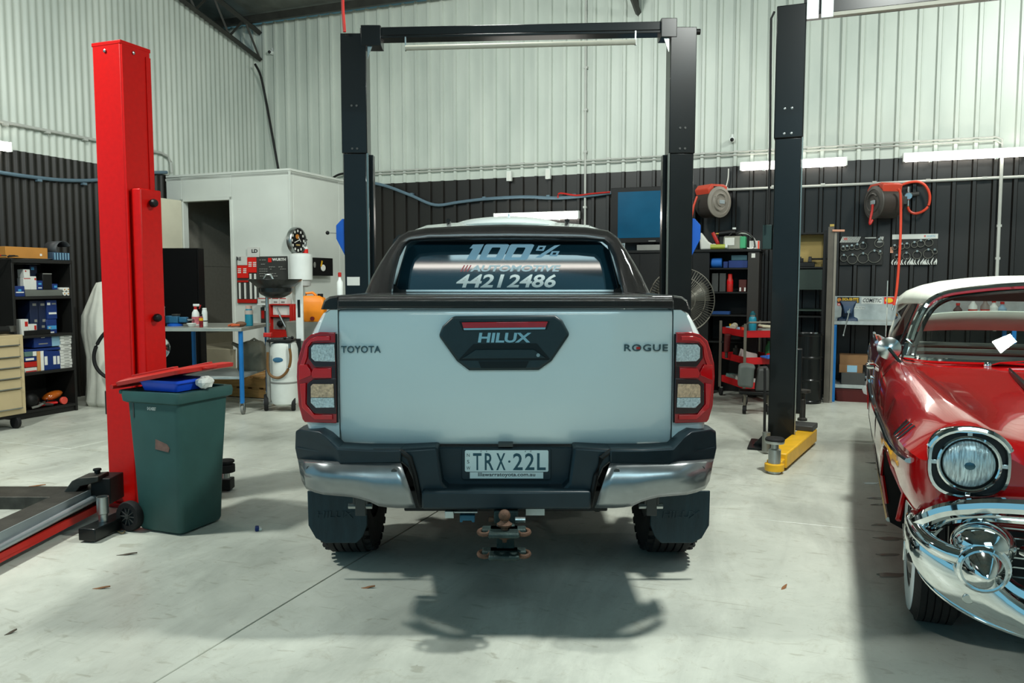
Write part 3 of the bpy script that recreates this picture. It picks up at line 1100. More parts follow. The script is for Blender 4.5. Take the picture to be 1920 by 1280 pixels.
for u in (902, 995, 912.3, 985):
    p = T(u, 845.8, YL)
    MB().cyl(p, p + Vector((0, -0.002, 0)), 0.0035 if u in (902, 995) else 0.002, n=10).build('plate_screw', M_zinc if u in (902, 995) else M_black, pl)

# --- wheels, mud flaps, running gear
def wheel(x, y, sg):
    R, w = 0.39, 0.27
    prof = [(0.20, -w / 2 + 0.02), (0.29, -w / 2), (0.355, -w / 2 + 0.006), (0.38, -w / 2 + 0.035)]
    for k in range(5):
        c = -w / 2 + 0.055 + k * (w - 0.11) / 4
        prof += [(R, c - 0.018), (R, c + 0.012), (R - 0.010, c + 0.014), (R - 0.010, c + 0.020)]
    prof += [(0.38, w / 2 - 0.035), (0.355, w / 2 - 0.006), (0.29, w / 2), (0.20, w / 2 - 0.02)]
    wh = MB().lathe(prof, (x, y, R), (1, 0, 0), 48, caps=False).build('wheel', M_rubber, truck, smooth=40)
    MB().lathe([(0.22, -0.11), (0.235, -0.12), (0.235, 0.12), (0.22, 0.11), (0.10, sg * 0.05), (0.03, sg * 0.07)], (x, y, R), (1, 0, 0), 32).build('rim', M_dgrey, wh)
    lug = MB()
    for k in range(34):
        t = 2 * math.pi * k / 34
        for s in (-1, 1):
            lug.box((x + s * (w / 2 - 0.022), y + math.cos(t) * 0.368, R + math.sin(t) * 0.368), (0.04, 0.035, 0.022), (0, 0, 0) if False else (-(t - math.pi / 2) * -1, 0, 0))
    lug.build('tread_lugs', M_rubber, wh, kind='stuff', smooth=0)


for sg in (-1, 1):
    wheel(0.012 + sg * 0.875, AX, sg)
    wheel(sg * 0.80, 4.0, sg)
    FP = [(576, 920), (687, 920), (688.5, 985), (680, 1006), (668, 1018), (609, 1018), (592, 1009), (578, 985)]
    pts = [T(u, v, 3.97) for u, v in FP]
    if sg > 0:
        pts = [mir(p) + Vector((0.024, 0, 0)) for p in pts]
    fp = MB().prism(pts, (0, 0.012, 0)).build('mud_flap', M_flap, truck, bevel=0.004)
    u0, u1 = ((593, 664) if sg < 0 else (1242, 1313))
    ptext('HILUX', u0, 958, u1, 970.5, 3.97, M_flap, fp, ext=0.005, bold=0.02, shear=0.15)
    sh = MB()
    cx = sg * 0.70
    sh.box((cx, 0.22, 0.46), (0.05, 0.03, 0.13)).box((cx + 0.03, 0.22, 0.50), (0.012, 0.03, 0.10)).box((cx - 0.03, 0.22, 0.50), (0.012, 0.03, 0.10))
    sh.build('spring_shackle', M_dgrey, truck, bevel=0.003)
    MB().cyl((cx - 0.06, 0.22, 0.44), (cx + 0.055, 0.22, 0.44), 0.014, n=6).build('shackle_bolt', M_zinc, truck)
    MB().tube([(cx, 0.25, 0.5), (cx, 0.6, 0.42), (cx, AX, 0.40), (cx, 1.4, 0.45), (cx, 1.8, 0.55)], 0.03, 4, up=(1, 0, 0)).build('leaf_spring', M_blacks, truck)
    MB().box2((sg * 0.55, 0.1, 0.50), (sg * 0.47, 4.8, 0.62)).build('chassis_rail', M_blacks, truck)
MB().cyl((-0.8, AX, 0.39), (0.8, AX, 0.39), 0.045).build('rear_axle', M_blacks, truck)
MB().sph((0.02, AX, 0.39), 0.15, sc=(1, 0.9, 0.95)).build('differential', M_blacks, truck)
MB().box2((-0.47, 0.06, 0.46), (0.47, 0.13, 0.56)).build('towbar_beam', M_blacks, truck, bevel=0.006)
MB().lathe([(0.22, -0.1), (0.34, -0.1), (0.37, -0.06), (0.37, 0.06), (0.34, 0.1), (0.22, 0.1)], (-0.05, 1.55, 0.52), (0, 0, 1), 32).build('spare_wheel', M_rubber, truck)
MB().tube([(0.44, 0.22, 0.445), (0.44, 0.6, 0.44), (0.42, 1.3, 0.40), (0.35, 2.2, 0.38)], 0.035, 14).build('exhaust_pipe', M_blacks, truck)
MB().box2((-0.86, 1.62, 0.40), (0.86, 4.6, 0.56)).build('underbody', M_blacks, truck)

# --- tow hitch
YH = 3.30
M_hitch = mat('hitch_steel', '#2c3a38', 0.55, metal=0.5, var=0.35, scale=25, bump=0.25)
bc = T(946, 966, YH)
th = MB().sph(bc, 0.0255, 20, 12).build('tow_ball', M_rust, truck)
MB().lathe([(0.016, -0.07), (0.016, -0.045), (0.03, -0.044), (0.033, -0.036), (0.025, -0.03), (0.017, -0.022), (0.015, -0.015)], bc, (0, 0, 1), 18).build('ball_neck', M_rust, th)
MB().lathe([(0.01, -0.115), (0.012, -0.10), (0.024, -0.098), (0.026, -0.08), (0.02, -0.072)], bc, (0, 0, 1), 6).build('ball_nut', M_rust, th)
ht = MB()
for v_, w0, tk in ((997, 0.105, 0.022), (1038, 0.096, 0.022)):
    c_ = T(945, v_, YH)
    ht.box(c_, (0.13, 0.12, tk))
    ht.box(c_ + Vector((0, 0.03, 0)), (0.19, 0.06, tk))
tg = ht.build('hitch_plate', M_hitch, truck, bevel=0.008)
for v_ in (997, 1038):
    c_ = T(945, v_, YH)
    for s in (-1, 1):
        MB().tube([c_ + Vector((s * (0.083 + 0.024 * math.cos(t)), 0.0 + 0.036 * math.sin(t), 0)) for t in [2 * math.pi * i / 14 for i in range(14)]], 0.0095, 8, closed=True).build('shackle_ear', M_rust, tg)
MB().box2(T(931, 985, YH + 0.04), T(965, 1036, YH + 0.04) + Vector((0, 0.05, 0))).build('hitch_tongue', M_hitch, truck, bevel=0.004)
MB().box2(T(926, 958, YH + 0.1), T(972, 982, YH + 0.1) + Vector((0, 0.25, 0))).build('hitch_receiver', M_hitch, truck, bevel=0.006)
MB().cyl(T(916, 973, YH + 0.12), T(930, 973, YH + 0.12), 0.011).build('hitch_pin', M_rust, truck)
MB().cyl(T(966, 974, YH + 0.08), T(985, 974, YH + 0.08), 0.0125).build('hitch_pin', M_zinc, truck)
MB().prism(poly([(862, 966), (890, 966), (890, 979), (885, 979), (884, 976), (868, 976), (867, 979), (862, 979)], 3.52), (0, 0.05, 0)).build('trailer_socket', mat('socket_blue', '#14566e', 0.5), truck, bevel=0.002)
MB().box2(T(834, 958, 3.5), T(851, 972, 3.5) + Vector((0, 0.03, 0))).build('chain_bracket', M_zinc, truck, bevel=0.003)
MB().box2(T(848, 959, 3.51), T(895, 961.5, 3.51) + Vector((0, 0.03, 0))).build('socket_bracket', M_galv, truck)
MB().box2(T(986, 954, 3.5), T(1021, 966, 3.5) + Vector((0, 0.004, 0))).build('rating_plate', M_galv, truck)
# ================================================================== red classic convertible
M_cr = mat('cherry_red_paint', '#9c0205', 0.14, coat=1.0, var=0.05, scale=3, spec=0.6)
M_top = mat('soft_top_canvas', '#cfd0c4', 0.75, var=0.04, bump=0.1, bscale=120)
M_mesh = mat('black_grille_mesh', '#0a0a0a', 0.5, var=0.5, scale=160)
M_wwall = mat('whitewall', '#c9d0d0', 0.55, var=0.03)
M_bright = mat('brushed_aluminium', '#b9bdb9', 0.25, metal=1.0, var=0.06, scale=40)
M_seat = mat('red_vinyl', '#7a0f12', 0.45, var=0.08)
M_seatw = mat('grey_vinyl', '#a8aaa4', 0.5, var=0.05)
M_visor = mat('brown_visor', '#3b2c26', 0.7, var=0.08)
M_carin = mat('dark_carpet', '#15100f', 0.9, var=0.2)
M_ambr = mat('indicator_amber', '#c77a12', 0.2, coat=1.0)


def clear_glass():
    m = bpy.data.materials.new('clear_car_glass')
    m.use_nodes = True
    nt = m.node_tree
    N, L = nt.nodes, nt.links
    for n in list(N):
        if n.type != 'OUTPUT_MATERIAL':
            N.remove(n)
    out = [n for n in N if n.type == 'OUTPUT_MATERIAL'][0]
    tr = N.new('ShaderNodeBsdfTransparent')
    tr.inputs[0].default_value = (0.80, 0.86, 0.84, 1)
    gls = N.new('ShaderNodeBsdfGlossy')
    gls.inputs['Roughness'].default_value = 0.01
    lw = N.new('ShaderNodeLayerWeight')
    lw.inputs[0].default_value = 0.5
    pw = N.new('ShaderNodeMath')
    pw.operation = 'POWER'
    pw.inputs[1].default_value = 4.0
    nz = N.new('ShaderNodeTexNoise')
    nz.inputs['Scale'].default_value = 3.0
    mr = N.new('ShaderNodeMapRange')
    mr.inputs['To Min'].default_value = 0.04
    mr.inputs['To Max'].default_value = 0.09
    mu = N.new('ShaderNodeMath')
    mu.operation = 'ADD'
    mx = N.new('ShaderNodeMixShader')
    L.new(nz.outputs['Fac'], mr.inputs[0])
    L.new(mr.outputs[0], mu.inputs[0])
    L.new(lw.outputs['Facing'], pw.inputs[0])
    L.new(pw.outputs[0], mu.inputs[1])
    L.new(mu.outputs[0], mx.inputs[0])
    L.new(tr.outputs[0], mx.inputs[1])
    L.new(gls.outputs[0], mx.inputs[2])
    L.new(mx.outputs[0], out.inputs[0])
    return m


M_cglass = clear_glass()
CARF = Frame(2.224, 2.432, 22.6)
car = thing('convertible_car', 'glossy red fifties convertible with white soft top and chrome bumper', 'car', (CARF.o.x, CARF.o.y, 0), CARF.rz)

# stations: b, zbot, wsill, wmid, wbelt, crest a, crest z, valley a, valley z, centre z
ST = [(0.055, 0.70, 0.76, 0.815, 0.825, 0.70, 0.965, 0.48, 0.86, 0.85),
      (0.075, 0.665, 0.785, 0.84, 0.85, 0.70, 0.985, 0.48, 0.885, 0.88),
      (0.12, 0.64, 0.815, 0.87, 0.872, 0.70, 1.008, 0.49, 0.92, 0.915),
      (0.22, 0.625, 0.85, 0.89, 0.893, 0.70, 1.022, 0.50, 0.95, 0.955),
      (0.45, 0.60, 0.865, 0.91, 0.912, 0.71, 1.037, 0.51, 0.985, 1.005),
      (0.87, 0.30, 0.87, 0.922, 0.925, 0.74, 1.052, 0.53, 1.02, 1.045),
      (1.30, 0.27, 0.87, 0.932, 0.932, 0.78, 1.07, 0.58, 1.052, 1.075),
      (1.62, 0.26, 0.87, 0.937, 0.935, 0.81, 1.08, 0.66, 1.078, 1.095),
      (1.90, 0.26, 0.87, 0.94, 0.938, 0.84, 1.085, 0.76, 1.06, 1.02),
      (2.00, 0.26, 0.87, 0.94, 0.938, 0.85, 1.085, 0.79, 1.03, 0.72),
      (2.60, 0.26, 0.87, 0.94, 0.938, 0.87, 1.065, 0.81, 1.00, 0.62),
      (3.20, 0.26, 0.87, 0.935, 0.93, 0.87, 1.04, 0.80, 0.98, 0.62),
      (3.70, 0.27, 0.87, 0.93, 0.925, 0.865, 1.025, 0.76, 0.99, 0.75),
      (3.85, 0.28, 0.87, 0.928, 0.922, 0.865, 1.025, 0.72, 1.01, 1.03),
      (4.30, 0.31, 0.86, 0.92, 0.915, 0.862, 1.035, 0.68, 0.99, 1.02),
      (4.80, 0.36, 0.84, 0.90, 0.90, 0.858, 1.045, 0.66, 0.92, 0.94),
      (5.00, 0.44, 0.80, 0.86, 0.87, 0.84, 1.02, 0.60, 0.80, 0.82)]


def st_at(b):
    for s, e in zip(ST[:-1], ST[1:]):
        if s[0] <= b <= e[0]:
            t = (b - s[0]) / (e[0] - s[0])
            return [s[i] + (e[i] - s[i]) * t for i in range(10)]
    return list(ST[0] if b < ST[0][0] else ST[-1])


def section(s):
    b, zb, ws, wm, wb, ac, zc, av, zv, z0 = s
    h = zc - zb
    half = [(0, zb), (ws - 0.06, zb), (ws, zb + 0.03), (ws * 0.45 + wm * 0.55, zb + 0.22 * h), (wm, zb + 0.45 * h), (wb, zb + 0.68 * h), (wb * 0.75 + ac * 0.25, zc - 0.085), (wb * 0.4 + ac * 0.6, zc - 0.03),
            (ac + 0.015, zc - 0.004), (ac - 0.035, zc - 0.003), (ac - 0.085, zc - 0.03 if zv < zc - 0.01 else zc), (av, zv), (av * 0.72, zv * 0.6 + z0 * 0.4), (av * 0.4, zv * 0.2 + z0 * 0.8), (0, z0)]
    return [(a, b, z) for a, z in half] + [(-a, b, z) for a, z in half[::-1][1:-1]]


def side_a(b, z):
    """half-width of the body side at height z"""
    P = section(st_at(b))[:15]
    for p, q in zip(P[2:9], P[3:10]):
        if p[2] <= z <= q[2]:
            t = (z - p[2]) / (q[2] - p[2] + 1e-9)
            return p[0] + (q[0] - p[0]) * t
    return P[4][0]


bs = []
for s, e in zip(ST[:-1], ST[1:]):
    n = 3 if e[0] - s[0] > 0.25 else 1
    bs += [s[0] + (e[0] - s[0]) * i / n for i in range(n)]
bs.append(ST[-1][0])
body = MB().loft([section(st_at(b)) for b in bs]).build('body', M_cr, car, smooth=32)


def arch(b0, k):
    return [(b0 - 0.57 * k, 0.1), (b0 - 0.565 * k, 0.45), (b0 - 0.54 * k, 0.58), (b0 - 0.46 * k, 0.67), (b0 - 0.30 * k, 0.735), (b0 - 0.08 * k, 0.765), (b0 + 0.14 * k, 0.745), (b0 + 0.30 * k, 0.67),
            (b0 + 0.39 * k, 0.55), (b0 + 0.42 * k, 0.40), (b0 + 0.43 * k, 0.1)]


cut = []
for sg in (-1, 1):
    for b0, k in ((0.87, 1.0), (3.79, 0.92)):
        c = MB().prism([(sg * 1.15, b, z) for b, z in arch(b0, k)], (-sg * 0.62, 0, 0)).build('cutter', M_carin, car)
        cut.append(c)
bool_cut(body, cut)
for sg in (-1, 1):
    for b0, k in ((0.87, 1.0), (3.79, 0.92)):
        P = [(b, z) for b, z in arch(b0, k) if z > (0.56 if b < b0 else 0.3)]
        MB().tube([(sg * (side_a(b, z) - 0.004), b, z) for b, z in P], 0.011, 6).build('arch_lip', M_cr, car)
        MB().prism([(sg * 0.56, b, max(z, 0.28)) for b, z in arch(b0, k * 1.02)], (sg * 0.01, 0, 0)).build('wheel_well', M_carin, car)

# fender side details
for sg in (-1, 1):
    sp = [(0.13, 0.862), (0.3, 0.855), (0.6, 0.845), (1.0, 0.835), (1.6, 0.825), (2.2, 0.82), (2.8, 0.82)]
    low = [(2.8, 0.82), (3.2, 0.81), (3.8, 0.76), (4.4, 0.69), (4.85, 0.63)]
    upp = [(2.95, 0.83), (3.2, 0.85), (3.8, 0.90), (4.4, 0.935), (4.9, 0.95)]
    on = lambda L, o=0.004: [(sg * (side_a(b, z) + o), b, z) for b, z in L]
    MB().tube(spline(on(sp), 4), 0.019, 8, r2=0.010, up=(0, 0, 1)).build('side_spear', M_chrome, car)
    MB().tube(spline(on(low), 4), 0.015, 8, r2=0.010, up=(0, 0, 1)).build('side_spear', M_chrome, car)
    MB().tube(spline(on(upp), 4), 0.012, 8, r2=0.010, up=(0, 0, 1)).build('side_spear', M_chrome, car)
    rows = []
    for t in (0, 0.33, 0.66, 1):
        rows.append([(sg * (side_a(bb, lo + (hi - lo) * t) + 0.004), bb, lo + (hi - lo) * t) for bb, lo, hi in ((2.95, 0.815, 0.835), (3.2, 0.81, 0.85), (3.8, 0.76, 0.90), (4.4, 0.69, 0.935), (4.85, 0.63, 0.95))])
    MB().grid(rows).build('ribbed_panel', M_bright, car, solid=0.004)
    for k in range(4):  # thin chrome bars stand in for reflections streaking the fender
        b_ = 0.36 + 0.045 * k
        MB().tube([(sg * (side_a(b_, z) + 0.003), b_, z) for z in (0.895, 0.925, 0.955)], 0.005, 6).build('fender_glint', M_chrome, car)
    MB().tube([(sg * (side_a(1.72, z) + 0.0005), 1.72, z) for z in (0.30, 0.45, 0.6, 0.75, 0.9, 1.0, 1.05)], 0.0035, 5).build('door_gap', M_carin, car)
    MB().tube([(sg * (side_a(2.9, z) + 0.0005), 2.9, z) for z in (0.30, 0.45, 0.6, 0.75, 0.9, 1.0)], 0.0035, 5).build('door_gap', M_carin, car)
    hb, hz = 2.62, 0.965
    ha = side_a(hb, hz)
    hdl = MB().tube([(sg * ha, hb - 0.07, hz), (sg * (ha + 0.035), hb - 0.06, hz), (sg * (ha + 0.04), hb + 0.05, hz), (sg * ha, hb + 0.08, hz)], 0.014, 8).build('door_handle', M_chrome, car)
    MB().cyl((sg * (ha - 0.01), hb, hz - 0.075), (sg * (ha + 0.02), hb, hz - 0.075), 0.013, n=12).build('key_lock', M_chrome, hdl)
    # fin top moulding and sill moulding
    MB().tube([(sg * st_at(b)[5], b, st_at(b)[6] + 0.004) for b in (3.9, 4.2, 4.5, 4.8, 4.98)], 0.016, 8).build('fin_moulding', M_chrome, car)
    MB().tube([(sg * (st_at(b)[2] + 0.005), b, st_at(b)[1] + 0.035) for b in (1.33, 1.8, 2.4, 3.0, 3.38)], 0.013, 6).build('sill_moulding', M_bright, car)
    MB().tube([(sg * 0.70, 5.08, 0.5), (sg * 0.86, 5.05, 0.5), (sg * 0.89, 4.9, 0.52)], 0.05, 8).build('rear_bumper_end', M_chrome, car)
MB().tube([(-0.7, 5.08, 0.5), (0.7, 5.08, 0.5)], 0.055, 8).build('rear_bumper', M_chrome, car)

# --- headlights
for sg in (-1, 1):
    C0 = Vector((sg * 0.700, 0.05, 0.885))

    def sq(rx, rz_, y, n=40, e=2.9):
        out = []
        for i in range(n):
            t = 2 * math.pi * i / n
            c, s_ = math.cos(t), math.sin(t)
            out.append(C0 + Vector((rx * math.copysign(abs(c) ** (2 / e), c), y, rz_ * math.copysign(abs(s_) ** (2 / e), s_))))
        return out

    def ci(r, y, n=40):
        return [C0 + Vector((r * math.cos(2 * math.pi * i / n), y, r * math.sin(2 * math.pi * i / n))) for i in range(n)]
    hl = MB().loft([sq(0.128, 0.122, 0.05), sq(0.130, 0.124, -0.005), sq(0.126, 0.120, -0.02), sq(0.117, 0.111, -0.022), sq(0.113, 0.107, -0.005)], caps=False).build('headlight', M_chrome, car, smooth=50)
    MB().prism(sq(0.116, 0.110, -0.002), (0, 0.01, 0)).build('mesh_insert', M_mesh, hl)
    MB().loft([ci(0.100, 0.0), ci(0.100, -0.018), ci(0.094, -0.022), ci(0.089, -0.018), ci(0.087, 0.0)], caps=False).build('trim_ring', M_chrome, hl)
    MB().loft([ci(0.088, 0.0), ci(0.088, -0.008), ci(0.082, -0.012)], caps=False).build('seal_ring', M_blacks, hl)
    MB().loft([ci(0.082, -0.010), ci(0.080, -0.018), ci(0.070, -0.026), ci(0.05, -0.034), ci(0.025, -0.038), ci(0.002, -0.039)]).build('lens', mat('headlight_glass', '#b9c6c8', 0.08, metal=0.45, coat=1.0, var=0.55, scale=26, bump=0.5, bscale=30, stretch=(7, 1, 1)), hl, smooth=60)
    MB().sph(C0 + Vector((0, -0.030, -0.002)), 0.03, 16, 10, (1, 0.35, 0.8)).build('bulb_shield', mat('bulb_shield', '#43606a', 0.2, metal=0.7), hl)
    for dx, dz in ((0, 0.106), (0, -0.106), (0.108, 0), (-0.108, 0)):
        p = C0 + Vector((dx, -0.010, dz))
        MB().box(p, (0.016 if dx == 0 else 0.022, 0.012, 0.022 if dx == 0 else 0.016)).build('trim_tab', M_chrome, hl, bevel=0.002)
    # brow above the bezel
    MB().tube([C0 + Vector((0.128 * math.cos(R_(t)) * 1.02, -0.012, 0.122 * math.sin(R_(t)) ** 0.8)) for t in range(20, 161, 10)], 0.012, 8).build('brow_trim', M_chrome, hl)

# --- grille and bumper
gback = MB().box2((-0.74, 0.14, 0.40), (0.74, 0.17, 0.76)).build('grille_backing', M_mesh, car)
for k in range(9):
    z = 0.455 + 0.034 * k
    MB().box2((-0.60, 0.075, z), (0.60, 0.085, z + 0.005)).build('grille_bar', M_bright, car)
for k in range(11):
    x = -0.60 + 0.12 * k
    MB().box2((x - 0.003, 0.07, 0.44), (x + 0.003, 0.08, 0.745)).build('grille_bar', M_bright, car)
MB().tube([(-0.53, 0.03, 0.60), (-0.50, 0.0, 0.602), (0.50, 0.0, 0.602), (0.53, 0.03, 0.60)], [0.018, 0.032, 0.032, 0.018], 12).build('grille_crossbar', M_chrome, car)


def sym(pts):
    return pts + [(-x, y, z) for x, y, z in pts[::-1] if abs(x) > 1e-6]


up = spline(sym([(-0.855, 0.10, 0.628), (-0.825, 0.05, 0.672), (-0.775, 0.015, 0.715), (-0.70, -0.015, 0.745), (-0.58, -0.035, 0.765), (-0.3, -0.055, 0.775), (0, -0.06, 0.778)]), 5)
MB().tube(up, 0.030, 10, r2=0.030).build('hood_lip_moulding', M_chrome, car)
up2 = spline(sym([(-0.80, 0.055, 0.625), (-0.775, 0.035, 0.665), (-0.72, 0.015, 0.695), (-0.62, 0.0, 0.713), (-0.3, -0.02, 0.722), (0, -0.025, 0.725)]), 5)
MB().tube(up2, 0.016, 8).build('grille_surround', M_chrome, car)
lo2 = spline(sym([(-0.60, 0.02, 0.50), (-0.54, 0.01, 0.458), (-0.45, 0.0, 0.435), (-0.3, -0.01, 0.425), (0, -0.015, 0.42)]), 5)
MB().tube(lo2, 0.030, 8).build('grille_surround', M_chrome, car)

# lower bumper shell
BT = spline(sym([(-0.852, 0.20, 0.65), (-0.858, 0.15, 0.64), (-0.855, 0.09, 0.615), (-0.835, 0.015, 0.61), (-0.75, -0.05, 0.575), (-0.66, -0.09, 0.55), (-0.56, -0.10, 0.475), (-0.45, -0.11, 0.425), (-0.25, -0.13, 0.405), (0, -0.14, 0.40)]), 4)
BBm = spline(sym([(-0.85, 0.22, 0.56), (-0.85, 0.18, 0.545), (-0.845, 0.13, 0.52), (-0.835, 0.075, 0.47), (-0.78, 0.02, 0.42), (-0.69, -0.02, 0.375), (-0.58, -0.045, 0.345), (-0.45, -0.06, 0.325), (-0.25, -0.08, 0.305), (0, -0.09, 0.30)]), 4)
rows = []
for t in (0.0, 0.12, 0.3, 0.5, 0.7, 0.88, 1.0):
    bl = 0.045 * math.sin(math.pi * t) ** 0.7 if 0 < t < 1 else 0
    row = []
    for p, q in zip(BT, BBm):
        r = p.lerp(q, t)
        k = min(1.0, abs(r.x) / 0.92)
        row.append((r.x + math.copysign(bl * k ** 6, r.x), r.y - bl * (1 - k ** 6), r.z))
    rows.append(row)
MB().grid(rows).build('front_bumper', M_chrome, car, smooth=70, solid=0.008)
MB().tube(BBm, 0.009, 6).build('bumper_edge', M_chrome, car)
for sg in (-1, 1):
    MB().tube(spline([(sg * 0.845, 0.20, 0.635), (sg * 0.856, 0.16, 0.645), (sg * 0.856, 0.10, 0.64), (sg * 0.838, 0.03, 0.618), (sg * 0.80, -0.035, 0.602), (sg * 0.74, -0.075, 0.590), (sg * 0.69, -0.085, 0.585)], 5), [0.026] * 8 + [0.030] * 12 + [0.031] * 11, 12).build('bumper_bar', M_chrome, car)
    bu = MB().lathe([(0.080, 0.0), (0.090, 0.03), (0.090, 0.10)], (sg * 0.662, -0.11, 0.57), (0, 1, -0.05), 28).build('bullet_guard', M_chrome, car)
    o = (sg * 0.667, -0.115, 0.566)
    MB().lathe([(0.074, -0.02), (0.078, 0.0), (0.078, 0.012), (0.070, 0.018), (0.066, 0.016), (0.062, 0.026), (0.050, 0.05), (0.034, 0.072), (0.018, 0.088), (0.006, 0.096), (0.001, 0.097)], o, (0, -1, -0.02), 28).build('bullet_tip', M_chrome, bu)
    MB().sph((sg * 0.655, -0.02, 0.625), 0.10, 20, 12, (1.0, 1.0, 0.75)).build('guard_pod', M_chrome, bu)
    MB().cyl((sg * 0.70, -0.075, 0.448), (sg * 0.70, -0.085, 0.446), 0.019, n=16).build('bumper_bolt', M_zinc, car, bevel=0.003)
    MB().sph((sg * 0.862, 0.075, 0.52), 0.022, 14, 8, (0.8, 0.6, 1)).build('bumper_slot', M_mesh, car)
# --- hood spears, cowl, windscreen
def hood_z(a, b):
    P = section(st_at(b))[:15]
    for p, q in zip(P[8:], P[9:]):
        if q[0] <= a <= p[0]:
            t = (a - q[0]) / (p[0] - q[0] + 1e-9)
            return q[2] + (p[2] - q[2]) * t
    return P[-1][2]


for sg in (-1, 1):
    pts = [(sg * 0.36, b, hood_z(0.36, b) + 0.010) for b in (1.42, 1.2, 0.95, 0.7, 0.45, 0.25)]
    MB().tube(pts, [0.004, 0.012, 0.017, 0.021, 0.024, 0.022], 8, r2=0.016).build('hood_spear', M_black, car)
    MB().lathe([(0.024, 0), (0.028, 0.02), (0.022, 0.07), (0.008, 0.12), (0.001, 0.13)], (sg * 0.36, 0.25, hood_z(0.36, 0.25) + 0.014), (0, -1, -0.12), 14).build('spear_tip', M_chrome, car)
fpx = [(1697, 672), (1702, 650), (1710, 625), (1720, 600), (1732, 579), (1748, 563), (1772, 552), (1805, 546)]
fb = [1.98, 2.0, 2.03, 2.06, 2.09, 2.10, 2.10, 2.09]
FR = [CARF.pb(u, v, b) for (u, v), b in zip(fpx, fb)]
FR = [Vector(p) for p in FR] + [Vector((-0.33, 2.06, FR[-1].z + 0.022)), Vector((-0.15, 2.03, FR[-1].z + 0.034)), Vector((0, 2.02, FR[-1].z + 0.037))]
frs = spline(sym([tuple(p) for p in FR]), 4)
MB().tube(frs, 0.021, 8).build('windscreen_frame', M_chrome, car)
MB().tube([p + Vector((-p.x * 0.045, -0.01, -0.025)) for p in frs], 0.012, 6).build('windscreen_seal', M_black, car)
base = spline(sym([(FR[0].x, 1.98, 1.085), (-0.735, 1.88, 1.088), (-0.68, 1.74, 1.092), (-0.55, 1.66, 1.098), (-0.3, 1.61, 1.105), (0, 1.60, 1.108)]), 5)
MB().tube(base, 0.016, 8).build('cowl_moulding', M_chrome, car)
rows = []
n = 21
up_ = [frs[int(round(i * (len(frs) - 1) / (n - 1)))] for i in range(n)]
dn_ = [base[int(round(i * (len(base) - 1) / (n - 1)))] for i in range(n)]
for t in (0, 0.25, 0.5, 0.75, 1):
    rows.append([q.lerp(p, t) + Vector((0, -0.03 * math.sin(math.pi * t), 0)) for p, q in zip(up_, dn_)])
MB().grid(rows).build('windscreen', M_cglass, car, smooth=70)
for sg in (-1, 1):
    MB().tube([(sg * 0.20, 1.60, 1.12), (sg * 0.24, 1.56, 1.125), (sg * 0.40, 1.60, 1.14), (sg * 0.02, 1.57, 1.14)][:2] + [(sg * 0.05, 1.58, 1.16)], 0.008, 6).build('wiper', M_chrome, car)
p = CARF.pb(1852, 685, 1.60)
MB().tube([p, p + Vector((0.05, 0, 0.02)), p + Vector((0.35, 0.0, 0.05))], 0.009, 6).build('wiper', M_chrome, car)
MB().sph(p, 0.02).build('wiper_pivot', M_chrome, car)

# --- soft top
def top_ring(b, w, zs, zt, n=14, e=2.6):
    out = []
    for i in range(n + 1):
        t = math.pi * i / n
        c, s_ = math.cos(t), math.sin(t)
        out.append((w * math.copysign(abs(c) ** (2 / e), c), b, zs + (zt - zs) * abs(s_) ** (2 / e)))
    return out


RT = [(2.10, 0.60, 1.405, 1.503), (2.14, 0.635, 1.395, 1.525), (2.3, 0.68, 1.385, 1.54), (2.7, 0.715, 1.375, 1.55), (3.1, 0.74, 1.365, 1.545), (3.3, 0.76, 1.35, 1.535), (3.36, 0.775, 1.06, 1.53), (3.65, 0.79, 1.04, 1.47), (3.95, 0.78, 1.04, 1.29), (4.1, 0.74, 1.04, 1.14)]
MB().grid([top_ring(*r) for r in RT if r[0] < 3.5]).build('soft_top', M_top, car, smooth=60, solid=0.012)
RB = [top_ring(*r, n=20) for r in RT if r[0] > 3.33]
for lo, hi in ((0, 5), (15, 20)):
    MB().grid([r[lo:hi + 1] for r in RB]).build('top_quarter', M_top, car, smooth=60, solid=0.012)
MB().grid([r[5:16] for r in RB[-2:]]).build('top_band', M_top, car, smooth=60, solid=0.012)
MB().grid([r[5:16] for r in RB[:-1]]).build('rear_window', M_cglass, car, smooth=60)
for sg in (-1, 1):
    # door glass, quarter vent frame
    MB().grid([[(sg * 0.80, 2.02, 1.07), (sg * 0.83, 2.4, 1.065), (sg * 0.83, 2.9, 1.05), (sg * 0.82, 3.34, 1.035)], [(sg * 0.67, 2.1, 1.385), (sg * 0.70, 2.4, 1.38), (sg * 0.725, 2.9, 1.37), (sg * 0.75, 3.32, 1.35)]]).build('door_glass', M_cglass, car)
    MB().tube([(sg * 0.815, 2.35, 1.07), (sg * 0.70, 2.36, 1.38)], 0.010, 6).build('vent_frame', M_chrome, car)
    MB().tube([(sg * 0.80, 2.02, 1.085), (sg * 0.835, 2.4, 1.075), (sg * 0.835, 2.9, 1.055), (sg * 0.825, 3.4, 1.04)], 0.010, 6).build('belt_moulding', M_chrome, car)
    MB().prism([(sg * (0.31 + 0.25 * c_), 2.17 - 0.3 * z_, 1.435 + z_) for c_, z_ in ((-1, 0.03), (-1, -0.03), (0.85, -0.03), (0.97, -0.02), (1.0, 0.0), (0.97, 0.02), (0.85, 0.03))], (0, 0.016, 0)).build('sun_visor', M_visor, car, bevel=0.004)
